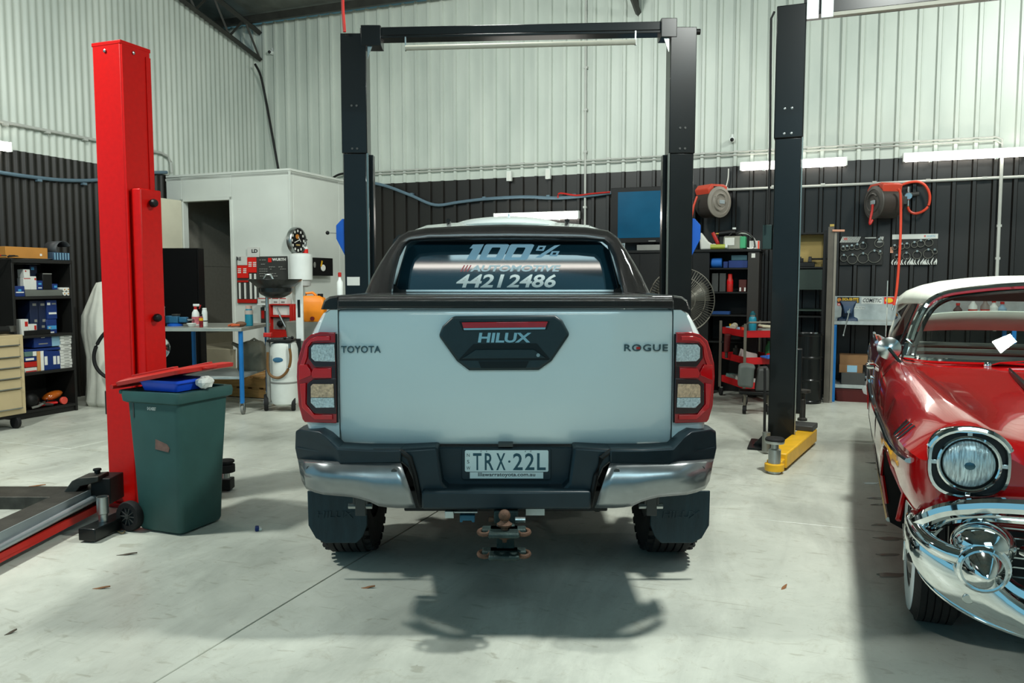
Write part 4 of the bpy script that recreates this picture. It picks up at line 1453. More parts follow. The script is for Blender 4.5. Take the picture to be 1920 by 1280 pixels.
# --- cabin
MB().box2((-0.76, 1.93, 0.80), (0.76, 2.05, 1.06)).build('dashboard', M_cr, car, bevel=0.03)
for b_, z_ in ((2.95, 1.02), (3.55, 1.02)):
    se = MB().box((0, b_ - 0.28, 0.66), (1.36, 0.52, 0.22)).build('seat', M_seat, car, bevel=0.06, seg=3)
    MB().box((0, b_, z_ - 0.20), (1.36, 0.16, 0.50), (R_(-10), 0, 0)).build('seat_back', M_seatw, se, bevel=0.06, seg=3)
    MB().tube([(-0.66, b_ - 0.04, z_ + 0.02), (0.66, b_ - 0.04, z_ + 0.02)], 0.012, 6).build('seat_trim', M_chrome, se)
sw = MB().tube([(0.37 + 0.2 * math.cos(t), 2.32 + 0.05 * math.sin(t), 1.02 + 0.19 * math.sin(t)) for t in [2 * math.pi * i / 28 for i in range(28)]], 0.012, 8, closed=True).build('steering_wheel', M_seatw, car)
MB().tube([(0.37, 2.02, 0.92), (0.37, 2.33, 1.02)], 0.02, 8).build('steering_column', M_cr, sw)
MB().tube([(0.18, 2.32, 1.02), (0.56, 2.32, 1.02)], 0.01, 6).build('wheel_spoke', M_chrome, sw)

# --- mirror and aerial
mp = CARF.pb(1667, 653, 1.80)
md = Vector((-0.05, -1, 0.08)).normalized()
mi = MB().lathe([(0.056, 0.0), (0.062, 0.004), (0.062, 0.012), (0.05, 0.02), (0.026, 0.030), (0.010, 0.034), (0.002, 0.035)], mp, md, 32).build('door_mirror', mat('spun_steel', '#c9cfce', 0.22, metal=1.0, var=0.12, scale=30), car, smooth=25)
mb_ = CARF.pb(1690, 678, 1.72)
MB().tube([mp + md * 0.03, (mp + mb_) / 2 + Vector((0, -0.015, -0.005)), mb_ + Vector((0, 0, -0.01))], 0.0095, 8).build('mirror_arm', M_chrome, mi)
MB().sph(mb_ + Vector((0, 0, -0.012)), 0.022, 14, 8, (1, 1.4, 0.5)).build('mirror_foot', M_chrome, mi)
ab, ap = CARF.pb(1661, 632, 4.25), CARF.pb(1664.5, 526, 4.25)
ab = Vector((ab.x, 4.25, min(ab.z, 1.04)))
MB().tube([ab, ab.lerp(ap, 0.5), ap], [0.007, 0.0055, 0.004], 6).build('aerial', M_chrome, car)

# --- wheels
for sg in (-1, 1):
    for b0 in (0.87, 3.79):
        R, w, x = 0.345, 0.19, sg * 0.715
        pr = [(0.18, -w / 2 + 0.015), (0.20, -w / 2), (0.305, -w / 2), (0.335, -w / 2 + 0.025)]
        for k in range(5):
            c = -w / 2 + 0.037 + k * (w - 0.074) / 4
            pr += [(R, c - 0.013), (R, c + 0.011), (R - 0.008, c + 0.012), (R - 0.008, c + 0.016)]
        pr += [(0.335, w / 2 - 0.025), (0.305, w / 2), (0.20, w / 2), (0.18, w / 2 - 0.015)]
        wl = MB().lathe(pr, (x, b0, R), (1, 0, 0), 44, caps=False).build('wheel', M_rubber, car, smooth=40)
        xo = x + sg * (w / 2)
        MB().lathe([(0.205, 0), (0.21, 0.004), (0.30, 0.004), (0.304, 0)], (xo, b0, R), (sg, 0, 0), 44, caps=False).build('whitewall', M_wwall, wl)
        MB().lathe([(0.20, 0.0), (0.195, 0.008), (0.15, 0.012), (0.12, 0.018), (0.05, 0.024), (0.045, 0.03), (0.02, 0.034), (0.001, 0.035)], (xo - sg * 0.012, b0, R), (sg, 0, 0), 36).build('hubcap', M_chrome, wl, smooth=25)
        for k in range(3):
            t = 2 * math.pi * k / 3 + 0.5
            MB().box((xo + sg * 0.02, b0 + 0.045 * math.cos(t), R + 0.045 * math.sin(t)), (0.012, 0.10, 0.022), (t, 0, 0)).build('spinner_blade', M_chrome, wl, bevel=0.003)
MB().box2((-0.5, 0.4, 0.24), (0.5, 4.7, 0.40)).build('underbody', M_carin, car)
# ================================================================== left half of the workshop
def boxes_on(face, u0, v0, u1, v1, plane, depth, z0=None):
    """box whose visible face covers a pixel rectangle on a room plane ('a': faces right, 'b': faces the camera)"""
    f = ROOM.pa if face == 'a' else ROOM.pb
    p, q = f(u0, v1, plane), f(u1, v0, plane)
    zb = p.z if z0 is None else z0
    h = max(0.012, q.z - zb)
    if face == 'a':
        return (plane - depth / 2, (p.y + q.y) / 2, zb), (depth, abs(q.y - p.y), h)
    return ((p.x + q.x) / 2, plane + depth / 2, zb), (abs(q.x - p.x), depth, h)


def carton(label, face, u0, v0, u1, v1, plane, depth, m, z0=None, group=None, patch=None, name='carton', cat='box', band=None, bevel=0.003, turn=0.0):
    loc, d = boxes_on(face, u0, v0, u1, v1, plane, depth, z0)
    t = room_thing(name, label, cat, *loc, rz=turn, group=group)
    MB().box((0, 0, d[2] / 2), d).build('body', m, t, bevel=min(bevel, min(d) * 0.2), seg=1)
    fx = (lambda y, z, w, h, mm, nm: MB().box((d[0] / 2 + 0.001, y, z), (0.002, w, h)).build(nm, mm, t)) if face == 'a' else (lambda y, z, w, h, mm, nm: MB().box((y, -d[1] / 2 - 0.001, z), (w, 0.002, h)).build(nm, mm, t))
    W = d[1] if face == 'a' else d[0]
    if patch:
        for (fy, fz, fw, fh, mm) in patch:
            fx((fy - 0.5) * W, fz * d[2], fw * W, fh * d[2], mm, 'print')
    if band:
        fx(0, d[2] * 0.5, W * 0.98, d[2] * 0.12, band, 'print')
    return t


M_navy = mat('navy_carton', '#0b2a66', 0.55, var=0.06)
M_dnavy = mat('dark_navy_carton', '#0a1a38', 0.55, var=0.06)
M_sky = mat('light_blue_print', '#3d8ec0', 0.5, var=0.05)
M_lblue = mat('pale_blue_carton', '#7fa6ba', 0.6, var=0.05)
M_white_c = mat('white_carton', '#c9c9c2', 0.7, var=0.04)
M_shelfblk = mat('black_shelf_steel', '#161513', 0.5, var=0.15)
M_beige = mat('beige_tool_chest', '#b9a680', 0.45, var=0.04)
M_teal = mat('teal_bottle', '#1c7f95', 0.35, coat=0.3)
M_amberp = mat('amber_plastic', '#a85418', 0.15, coat=0.8)

# --- black shelving with its goods
SA = 0.94
zt = ROOM.pa(90, 487, SA).z
yl, yr = ROOM.pa(24, 560, SA).y, ROOM.pa(138, 560, SA).y
SZ = [ROOM.pa(95, v, SA).z for v in (763, 694, 626, 555)]
t = room_thing('shelving_unit', 'black steel shelving against the left wall packed with blue and white boxes', 'shelves', SA - 0.24, (yl + yr) / 2)
hw = (yr - yl) / 2
for s in (-1, 1):
    MB().box2((-0.24, s * hw, 0), (0.24, s * (hw - 0.03), zt)).build('side_panel', M_shelfblk, t, bevel=0.003)
for z in SZ:
    MB().box2((-0.235, -hw + 0.031, z - 0.03), (0.238, hw - 0.031, z)).build('shelf', M_shelfblk, t, bevel=0.002)
MB().box2((-0.24, -hw + 0.001, zt - 0.04), (0.245, hw - 0.001, zt)).build('top', M_shelfblk, t, bevel=0.003)
MB().box2((-0.24, -hw + 0.031, 0.01), (-0.225, hw - 0.031, zt - 0.045)).build('back_panel', M_shelfblk, t)
MB().box2((0.19, -hw + 0.031, 0.0), (0.22, hw - 0.031, SZ[0] - 0.035)).build('plinth', M_shelfblk, t)

G = 'cartons and parts on the black left shelving'
F_ = SA - 0.03
z1, z2, z3, z4 = SZ[3] + 0.001, SZ[2] + 0.001, SZ[1] + 0.001, SZ[0] + 0.001
P_ = [(0.5, 0.45, 0.55, 0.3, M_sky)]
carton('blue carton with white stripe at the left end of the upper shelf', 'a', 28, 536, 46, 555, F_, 0.14, M_navy, z1, G, [(0.5, 0.4, 0.8, 0.1, M_paper), (0.5, 0.6, 0.3, 0.2, M_sky)])
tr = carton('long flat grey tray lying along the upper shelf', 'a', 48, 543, 117, 553, F_, 0.16, mat('grey_tray', '#5d605a', 0.6), z1, G)
zz = ROOM.pa(80, 543, F_).z + 0.001
carton('white carton standing on the grey tray, lower of the left pair', 'a', 45, 521, 57, 543, F_ - 0.02, 0.10, M_white_c, zz, G, [(0.5, 0.95, 0.96, 0.05, M_redp)])
z9 = ROOM.pa(50, 521, F_ - 0.02).z + 0.001
carton('white carton on top of another at the left of the upper shelf', 'a', 45, 505, 56, 521, F_ - 0.02, 0.10, M_white_c, z9, G, [(0.3, 0.8, 0.2, 0.15, M_redp)])
carton('white carton beside the white pair on the upper shelf', 'a', 57.5, 518, 68, 543, F_ - 0.02, 0.10, M_white_c, zz, G, [(0.8, 0.8, 0.25, 0.15, M_redp)])
carton('dark blue carton behind the white cartons on the upper shelf', 'a', 57, 497, 69, 543, F_ - 0.14, 0.10, M_dnavy, zz, G, [(0.4, 0.86, 0.4, 0.12, M_sky)])
carton('small blue carton in the middle of the upper shelf', 'a', 69.5, 526, 80, 543, F_ - 0.02, 0.10, M_navy, zz, G, [(0.5, 0.65, 0.5, 0.2, M_sky), (0.5, 0.2, 0.6, 0.1, M_paper)])
carton('tall black tin with grey lid on the upper shelf', 'a', 81, 512, 97, 543, F_ - 0.03, 0.10, M_blacks, zz, G, [(0.5, 0.96, 0.96, 0.06, M_grey)], cat='tin', name='tin')
carton('bright blue box beside the black tin', 'a', 98, 532, 108, 543, F_ - 0.03, 0.10, M_navy, zz, G, [(0.6, 0.5, 0.5, 0.4, M_sky)])
for i, (u0, u1) in enumerate(((118, 124.5), (125, 131))):
    for j in range(2):
        lo, d = boxes_on('a', u0, 546 - 7 * j, u1, 553 - 7 * j, F_, 0.14, z1 + j * 0.048)
        tt = room_thing('paper_roll', 'white paper roll at the right end of the upper shelf', 'roll', lo[0], lo[1], lo[2] + 0.024, group='rolls on the upper left shelf')
        MB().cyl((-0.07, 0, 0), (0.07, 0, 0), 0.023, n=14).build('paper', M_paper, tt)
        MB().cyl((0.0701, 0, 0), (0.072, 0, 0), 0.009, n=10).build('core', M_card, tt)
# second shelf
for i, (u0, v0, u1, lb) in enumerate(((58, 563, 72, 'dark navy carton at the left of the blue stack on the second shelf'), (72.5, 563, 88, 'dark navy carton in the middle of the blue stack on the second shelf'))):
    carton(lb, 'a', u0, v0, u1, 624, F_ - 0.06, 0.2, M_dnavy, z2, G, [(0.5, 0.88, 0.4, 0.07, M_grey), (0.6, 0.4, 0.3, 0.08, M_grey), (0.5, 0.22, 0.3, 0.07, M_grey)])
carton('blue carton with two white labels low in the second shelf', 'a', 88.5, 598, 106, 625, F_ - 0.04, 0.2, M_navy, z2, G, [(0.5, 0.42, 0.9, 0.26, M_sky), (0.3, 0.42, 0.3, 0.14, M_paper), (0.5, 0.08, 0.4, 0.08, M_paper)])
z10 = ROOM.pa(97, 598, F_ - 0.04).z + 0.001
carton('blue carton with white label on top of another on the second shelf', 'a', 88.5, 562, 106, 598, F_ - 0.04, 0.2, M_navy, z10, G, [(0.2, 0.8, 0.3, 0.13, M_paper), (0.7, 0.8, 0.4, 0.08, M_grey), (0.55, 0.3, 0.75, 0.1, M_paper)])
carton('upright white carton with red disc print on the second shelf', 'a', 40, 598, 53, 617, F_, 0.08, M_white_c, z2, G, [(0.7, 0.7, 0.4, 0.3, M_redp)])
carton('low white carton with red disc print on the second shelf', 'a', 54, 607, 69, 618, F_, 0.08, M_white_c, z2 + 0.04, G, [(0.8, 0.5, 0.25, 0.6, M_redp)])
carton('black tool case lying along the second shelf', 'a', 46, 617, 95, 626, F_ + 0.01, 0.09, M_blacks, z2, G, name='tool_case', cat='case')
# third shelf
carton('flat blue box spanning the folders on the third shelf', 'a', 47, 650, 113, 657, F_ - 0.01, 0.22, M_navy, ROOM.pa(90, 657, F_ - 0.01).z, G)
carton('navy carton with white print under the second shelf', 'a', 64, 628, 97, 650, F_ - 0.01, 0.2, M_navy, ROOM.pa(90, 650, F_ - 0.01).z + 0.001, G, [(0.5, 0.86, 0.2, 0.1, M_paper), (0.5, 0.3, 0.5, 0.1, M_grey)])
carton('pale blue carton beside the tall white stack', 'a', 97.5, 629, 112, 650, F_ - 0.01, 0.2, M_lblue, ROOM.pa(90, 650, F_ - 0.01).z + 0.001, G)
fold = [(70, 76, M_card, 'brown folder', None), (76.5, 82, M_paper, 'white folder', None), (82.5, 90, M_navy, 'blue box file with white spine label, first of three', 1), (90.5, 98.5, M_navy, 'blue box file without spine label', None),
        (99, 106, M_navy, 'blue box file with white spine label, second of three', 1), (106.5, 112.5, M_navy, 'blue box file with white spine label, third of three', 1)]
for u0, u1, m_, lb, pt in fold:
    carton(lb + ' standing on the third shelf', 'a', u0, 657.5, u1, 694, F_ - 0.01, 0.2, m_, z3, G, [(0.5, 0.5, 0.6, 0.45, M_paper)] if pt else None, name='box_file', cat='folder')
carton('white book at the bottom left of the third shelf', 'a', 47, 688, 69.5, 695, F_, 0.2, M_white_c, z3, G, [(0.5, 0.2, 0.9, 0.25, M_redp)], name='book', cat='book')
zb_ = ROOM.pa(60, 688, F_).z + 0.001
carton('red book in the low left pile on the third shelf', 'a', 47, 677, 69.5, 688, F_, 0.2, M_redp, zb_, G, name='book', cat='book')
carton('blue book with white label on the low left pile', 'a', 47, 668, 69, 677, F_, 0.2, M_navy, ROOM.pa(60, 677, F_).z + 0.001, G, [(0.4, 0.5, 0.7, 0.5, M_paper)], name='book', cat='book')
carton('green and white folder on top of the low left pile', 'a', 47, 658, 69, 668, F_, 0.2, mat('green_grey', '#54706a', 0.6), ROOM.pa(60, 668, F_).z + 0.001, G, [(0.8, 0.5, 0.3, 0.95, M_paper)], name='folder', cat='folder')
n = 11
zlo, zhi = z3, ROOM.pa(125, 628, F_).z
for k in range(n):
    h = (zhi - zlo) / n
    lo, d = boxes_on('a', 113, 640, 136.5, 650, F_, 0.18, zlo + h * k)
    tt = room_thing('flat_carton', 'flat white carton in the tall stack at the right of the third shelf', 'box', lo[0] + random.uniform(-0.01, 0.01), lo[1] + random.uniform(-0.008, 0.008), lo[2], group='stack of flat white cartons')
    MB().box((0, 0, h / 2), (0.18, d[1] * 0.94, h - 0.003)).build('body', M_white_c, tt, bevel=0.002, seg=1)
    MB().box((0.0905, 0, h / 2), (0.001, d[1] * 0.4, h * 0.2)).build('print', M_grey, tt)
# bottom shelf
p = ROOM.pa(84, 750, F_ - 0.05)
t = room_thing('tail_lamp', 'long red lamp lens lying on the bottom shelf', 'lamp', p.x, p.y, z4 + 0.02)
MB().loft([[(0.05 * math.cos(a_) * k, y, 0.022 * math.sin(a_) * k + 0.01) for a_ in [2 * math.pi * i / 10 for i in range(10)]] for y, k in ((-0.2, 0.2), (-0.14, 0.8), (0, 1.0), (0.13, 0.9), (0.16, 0.3))]).build('lens', M_tlb, t)
MB().box((-0.03, 0, -0.005), (0.06, 0.3, 0.03)).build('housing', M_blacks, t, bevel=0.005)
p = ROOM.pa(98, 737, F_ - 0.12)
t = room_thing('indicator_lamp', 'amber lamp lens resting behind the red lens on the bottom shelf', 'lamp', p.x, p.y, z4 + 0.045)
MB().sph((0, 0, 0.06), 0.1, 14, 8, (0.7, 1.3, 0.5), (0.2, 0, 0)).build('lens', M_amberp, t)
MB().box((-0.02, 0, 0.0), (0.12, 0.2, 0.08)).build('housing', M_blacks, t, bevel=0.01)
p = ROOM.pa(120, 752, F_)
t = room_thing('reflector', 'round pink-red reflector at the right of the bottom shelf', 'reflector', p.x, p.y, z4 + 0.045)
MB().cyl((-0.02, 0, 0), (0.01, 0, 0), 0.044, n=24).build('lens', mat('pink_reflector', '#d04a3c', 0.3, coat=0.6), t, bevel=0.004)
MB().cyl((-0.03, 0, 0), (-0.021, 0, 0), 0.046, n=24).build('backing', M_blacks, t)
p = ROOM.pa(58, 752, F_ - 0.05)
t = room_thing('blower', 'black hand tool with a round body at the left of the bottom shelf', 'tool', p.x, p.y, z4 + 0.09)
MB().sph((0, 0, 0), 0.09, 16, 10, (0.8, 1, 1)).build('body', M_blacks, t)
MB().tube([(0.02, 0.05, -0.03), (0.03, 0.16, -0.06), (0.03, 0.24, -0.07)], 0.02, 10).build('handle', M_dgrey, t)
p = ROOM.pa(70, 758, F_ + 0.01)
t = room_thing('bracket', 'grey curved metal bracket in front of the black tool', 'bracket', p.x, p.y, z4 + 0.02)
MB().tube([(0, -0.07, 0), (0.01, 0, 0.01), (0, 0.07, 0.03), (-0.03, 0.10, 0.03)], 0.014, 8).build('arm', M_grey, t)
MB().cyl((0, 0.08, 0.03), (0, 0.08, 0.055), 0.02).build('boss', M_steel, t)
# on top
ztop = zt + 0.001
carton('long brown cardboard box lying on top of the black shelving', 'a', 11, 465, 89, 484, SA - 0.10, 0.16, mat('orange_cardboard', '#b37a35', 0.75, var=0.06), ztop + 0.012, None, [(0.83, 0.35, 0.05, 0.2, M_paper)], name='cardboard_box')
carton('ribbed dark blue crate at the right end of the shelving top', 'a', 100, 474, 131, 489, SA - 0.03, 0.2, mat('slate_blue_crate', '#27435a', 0.5), ztop, None, [(0.1 + 0.16 * i, 0.5, 0.05, 0.9, M_lblue) for i in range(6)], name='crate', cat='crate')
p = ROOM.pa(112, 474, SA - 0.12)
o_ = ROOM.pa(48, 485, SA - 0.05)
t = room_thing('rubber_mat', 'dark curled rubber sheet lying under the brown box, its end rolled up', 'mat', SA - 0.14, o_.y, ztop)
dy = p.y - o_.y
cur = [(0.0, 0.004), (dy * 0.45, 0.004), (dy * 0.7, 0.02)] + [(dy * 0.98 + 0.10 * math.sin(a_), 0.12 - 0.10 * math.cos(a_)) for a_ in (-0.9, -1.6, -2.3, -3.0, -3.7, -4.3)]
MB().grid([[(x_, y, z) for y, z in [(q.x, q.y) for q in spline([(a_, b_, 0) for a_, b_ in cur], 4)]] for x_ in (-0.1, 0.1)]).build('sheet', mat('grey_rubber_sheet', '#3b3d3f', 0.5), t, solid=0.006)
p = ROOM.pa(14, 482, SA)
for i, (dy, m_, lb) in enumerate(((-0.12, M_redp, 'red-handled pliers at the left end of the shelving top'), (0.06, M_blacks, 'black-handled pliers beside the red pair on the shelving top'))):
    t = room_thing('pliers', lb, 'pliers', p.x, p.y + dy, ztop + 0.02, rz=0.5 * i)
    for s in (-1, 1):
        MB().tube([(0.0, -0.10, 0.0), (s * 0.025, -0.02, 0.012), (s * 0.004, 0.04, 0.012)], 0.009, 8).build('handle', m_, t)
    MB().box((0, 0.075, 0.012), (0.022, 0.08, 0.014), taper=0.6).build('jaw', M_steel, t)

# --- beige tool chest on castors
TA = 1.42
y1 = ROOM.pa(47.5, 690, TA).y
y0 = y1 - 0.78
zt_, zb_ = ROOM.pa(30, 628, TA).z, ROOM.pa(40, 776, TA).z
t = room_thing('tool_chest', 'beige steel roller tool chest with six drawers at the left edge', 'tool chest', TA - 0.24, (y0 + y1) / 2)
MB().box2((-0.24, -0.39, zb_), (0.228, 0.39, zt_)).build('body', M_beige, t, bevel=0.006)
DZ = [ROOM.pa(20, v, TA).z for v in (634, 649, 671, 691, 711, 731, 769)]
for a_, b_ in zip(DZ[:-1], DZ[1:]):
    dr = MB().box2((0.229, -0.36, a_ - 0.008), (0.242, 0.335, b_ + 0.004)).build('drawer', M_beige, t, bevel=0.003)
    MB().box2((0.242, -0.36, b_ + 0.004), (0.256, 0.335, b_ + 0.014)).build('drawer_lip', M_zinc, dr)
for y in (-0.31, 0.31):
    for x in (-0.17, 0.17):
        MB().cyl((x, y - 0.02, 0.065), (x, y + 0.02, 0.065), 0.065, n=20).build('castor', M_rubber, t, bevel=0.008)
MB().box2((-0.2, -0.35, 0.12), (0.2, 0.35, zb_ - 0.001)).build('base_frame', M_blacks, t)
p = (TA - 0.1, y1 - 0.2)
t = room_thing('angle_grinder', 'black angle grinder with orange ring lying on the beige chest', 'power tool', p[0], p[1], zt_ + 0.001)
MB().cyl((0, -0.18, 0.05), (0, 0.10, 0.05), 0.045, 0.04, n=14).build('body', M_blacks, t, bevel=0.006)
MB().cyl((0, -0.06, 0.05), (0, -0.03, 0.05), 0.048, n=14).build('ring', mat('orange_plastic', '#e2581a', 0.4), t)
MB().cyl((0.0, 0.14, 0.03), (0.0, 0.14, 0.09), 0.045, n=14).build('head', M_steel, t)
MB().tube(spline([(0, -0.18, 0.05), (0.04, -0.28, 0.012), (-0.03, -0.36, 0.012), (0.03, -0.3, 0.012)], 5), 0.008, 6).build('cord', M_cable, t)

# --- machine under a dust sheet
c0 = gp(192, 764)
t = thing('covered_machine', 'tall machine under a pale grey dust sheet behind the red hoist column', 'covered machine', (c0.x + 0.02, c0.y + 0.28, 0))
rings = []
for z, rx, ry, ox in ((0.0, 0.30, 0.26, 0.0), (0.06, 0.33, 0.28, 0.0), (0.3, 0.30, 0.26, 0.0), (0.6, 0.29, 0.25, 0.0), (0.9, 0.33, 0.25, -0.02), (1.1, 0.32, 0.24, -0.02), (1.28, 0.25, 0.2, -0.01), (1.42, 0.17, 0.15, -0.04), (1.5, 0.10, 0.10, -0.07), (1.515, 0.03, 0.03, -0.08)):
    ring = []
    for i in range(72):
        th_ = 2 * math.pi * i / 72
        f = 1 + (0.05 * math.sin(7 * th_ + z * 1.5) + 0.035 * math.sin(13 * th_ - z * 2.3) + 0.02 * math.sin(23 * th_ + 3 * z)) * (1.0 if z < 1.3 else 0.4)
        ring.append((ox + rx * f * math.cos(th_), ry * f * math.sin(th_), z))
    rings.append(ring)
MB().loft(rings).build('dust_sheet', mat('dust_sheet', '#c9c9bd', 0.85, var=0.08, bump=0.15, bscale=25), t, smooth=80)
pts = [at(u, v, 9.28) for u, v in ((232, 600), (205, 617), (188, 635), (177, 660), (178, 682), (190, 700), (212, 712), (240, 716))]
tag(MB().tube(spline(pts, 5), 0.022, 8).build('rubber_hose', M_rubber), 'black rubber hose curving out from behind the red column', 'hose')

# --- red hoist
RHX, RHY = -2.503, 5.218
rh = thing('vehicle_hoist', 'red two-post hoist column with floor arms, nearest to the left wall', 'hoist', (RHX, RHY, 0), RZ)
MB().box2((-0.245, 0.0, 0.03), (0.0, 0.245, 3.05)).build('column', M_red, rh, bevel=0.012, seg=3)
MB().box2((-0.247, -0.002, 3.035), (0.002, 0.247, 3.06)).build('column_cap', M_red, rh, bevel=0.004)
MB().box2((0.001, 0.0, 0.05), (0.012, 0.012, 3.03)).build('column_lip', M_red, rh)
MB().box2((0.012, 0.025, 0.32), (0.095, 0.205, 2.12)).build('carriage', M_red, rh, bevel=0.008)
MB().box2((0.0005, 0.20, 0.05), (0.006, 0.24, 3.0)).build('column_lip', M_red, rh)
for z, y in ((ROOM.pa(283, 380, 2.5).z * 0 + 1.52 + 5.25 * math.tan(R_(math.degrees(math.atan((640 - 380) / FPX)) - 4.33)), 0.11), (1.52 + 5.25 * math.tan(R_(math.degrees(math.atan((640 - 596) / FPX)) - 4.33)), 0.11)):
    MB().lathe([(0.012, 0), (0.012, 0.012), (0.026, 0.014), (0.028, 0.03), (0.022, 0.045), (0.006, 0.05)], (0.095, y, z), (1, 0, 0), 18).build('stop_knob', M_blacks, rh)
for x, y in ((-0.13, -0.002), (0.002, 0.10)):
    MB().lathe([(0.011, 0), (0.011, 0.006), (0.004, 0.01)], (x, y, 3.0), (0, -1, 0) if y < 0 else (1, 0, 0), 10).build('bolt', M_zinc, rh)
MB().box2((-0.34, -0.02, 0.0), (0.02, 0.42, 0.03)).build('base_plate', M_red, rh, bevel=0.003)
MB().box2((-0.285, 0.03, 0.62), (-0.247, 0.07, 0.78)).build('limit_switch', M_blacks, rh, bevel=0.004)
IR = inv(rh)
IRM = (Matrix.Translation(Vector((RHX, RHY, 0))) @ Matrix.Rotation(RZ, 4, 'Z')).inverted()
# low cover plate running to the left
MB(IRM).box2((-4.6, 5.22, 0.0), (-2.95, 5.50, 0.085)).build('cover_beam', M_steel, rh, bevel=0.004)
# front arm with silver rail, pointing at the camera
ar = MB(IRM)
ar.prism([(-2.90, 3.55, 0.075), (-2.74, 3.55, 0.075), (-2.74, 3.55, 0.19), (-2.90, 3.55, 0.19)], (0.05, 1.70, 0.0))
arm = ar.build('lift_arm', M_steel, rh, bevel=0.005)
a0_, a1_ = Vector((-2.735, 3.62, 0.15)), Vector((-2.695, 5.0, 0.15))
MB(IRM).prism([a0_ + Vector((0, 0, -0.045)), a1_ + Vector((0, 0, -0.03)), a1_ + Vector((0, 0, 0.045)), a0_ + Vector((0, 0, 0.04))], (0.006, 0, 0)).build('scale_plate', mat('pale_steel', '#9aa3a6', 0.4, metal=0.5), arm)
MB(IRM).cyl((-2.715, 3.95, 0.115), (-2.665, 5.25, 0.14), 0.022, n=12).build('slide_rail', mat('pale_steel', '#9aa3a6', 0.4, metal=0.5), arm)
MB(IRM).prism([(-2.73, 3.62, 0.04), (-2.68, 5.15, 0.04), (-2.68, 5.15, 0.085), (-2.73, 3.95, 0.085), (-2.73, 3.85, 0.06), (-2.73, 3.62, 0.06)], (0.018, 0, 0)).build('arm_guard', M_redp, arm)
for k in range(3):
    MB(IRM).box((-2.724 + 0.0, 3.80 + 0.03 * k, 0.155), (0.004, 0.014, 0.05), (R_(20), 0, 0)).build('red_mark', M_redp, arm)
MB(IRM).sph((-2.81, 3.72, 0.195), 0.018, 12, 8, (1, 1, 0.5)).build('bolt', M_zinc, arm)
# gooseneck plate and pivot block
goose = [(75, 968), (100, 967), (138, 905), (180, 898), (186, 893), (170, 889), (135, 895), (122, 905), (90, 950)]
MB(IRM).prism([at(u, v, 4.96) for u, v in ((76, 966), (104, 966), (116, 957), (150, 912), (184, 903), (184, 893), (146, 896), (134, 902), (100, 948))], (0, 0.14, 0)).build('gooseneck', M_steel, rh, bevel=0.005)
MB(IRM).box2(at(171, 945, 5.0), at(206, 897, 5.0) + Vector((0, 0.18, 0))).build('pivot_block', M_blacks, rh, bevel=0.006)
p = at(183, 897, 5.05)
MB(IRM).lathe([(0.009, 0), (0.009, 0.035), (0.018, 0.037), (0.018, 0.05), (0.026, 0.055), (0.024, 0.066), (0.004, 0.068)], p, (0, 0, 1), 16).build('lock_pin', M_blacks, rh)
p = at(166, 903, 5.02)
MB(IRM).lathe([(0.03, 0), (0.03, 0.012), (0.018, 0.014), (0.018, 0.02)], p, (0, 0, 1), 18).build('pivot_nut', M_zinc, rh)
# short front arm carrying the silver pad extension
q0, q1 = gp(163, 1018), gp(236, 984)
d_ = (q1 - q0).normalized()
s_ = Vector((-d_.y, d_.x, 0))
MB(IRM).prism([q0 - s_ * 0.055 + Vector((0, 0, 0.012)), q0 + s_ * 0.055 + Vector((0, 0, 0.012)), q0 + s_ * 0.055 + Vector((0, 0, 0.085)), q0 - s_ * 0.055 + Vector((0, 0, 0.085))], q1 - q0).build('lift_arm', M_black, rh, bevel=0.006)
c_ = q0.lerp(q1, 0.42)
MB(IRM).lathe([(0.026, 0.0), (0.026, 0.045), (0.034, 0.05), (0.034, 0.15), (0.029, 0.15), (0.029, 0.10)], c_ + Vector((0, 0, 0.086)), (0, 0, 1), 24).build('pad_extension', M_zinc, rh)
# arm and pads showing right of the bin
for v_, r_, h_ in ((884, 0.065, 0.05), (872, 0.05, 0.03), (866, 0.06, 0.012)):
    p = at(423, v_, 5.55)
    MB(IRM).lathe([(r_, 0), (r_, h_), (r_ * 0.9, h_ + 0.004)], p, (0, 0, 1), 22).build('lift_pad', M_rubber, rh)
p = gp(420, 922)
MB(IRM).box2((p.x - 0.45, p.y + 0.0, 0.01), (p.x + 0.045, p.y + 0.1, 0.09)).build('lift_arm', M_blacks, rh, bevel=0.006)
MB(IRM).cyl(at(423, 895, 5.55), at(423, 884, 5.55), 0.03).build('pad_stem', M_zinc, rh)

# --- wheelie bin
BX, BY = -1.973, 4.65
M_bin = mat('bin_green', '#2a4d49', 0.55, var=0.12, scale=5, bump=0.05, bscale=300)
bn = thing('wheelie_bin', 'dark green wheelie bin with a red lid propped open, beside the red hoist', 'bin', (BX, BY, 0), RZ)


def rr_ring(x0, x1, y0, y1, z, r=0.03, n=4):
    out = []
    for cx, cy, a0 in ((x1 - r, y0 + r, -90), (x1 - r, y1 - r, 0), (x0 + r, y1 - r, 90), (x0 + r, y0 + r, 180)):
        for k in range(n + 1):
            t_ = R_(a0 + 90 * k / n)
            out.append((cx + r * math.cos(t_), cy + r * math.sin(t_), z))
    return out


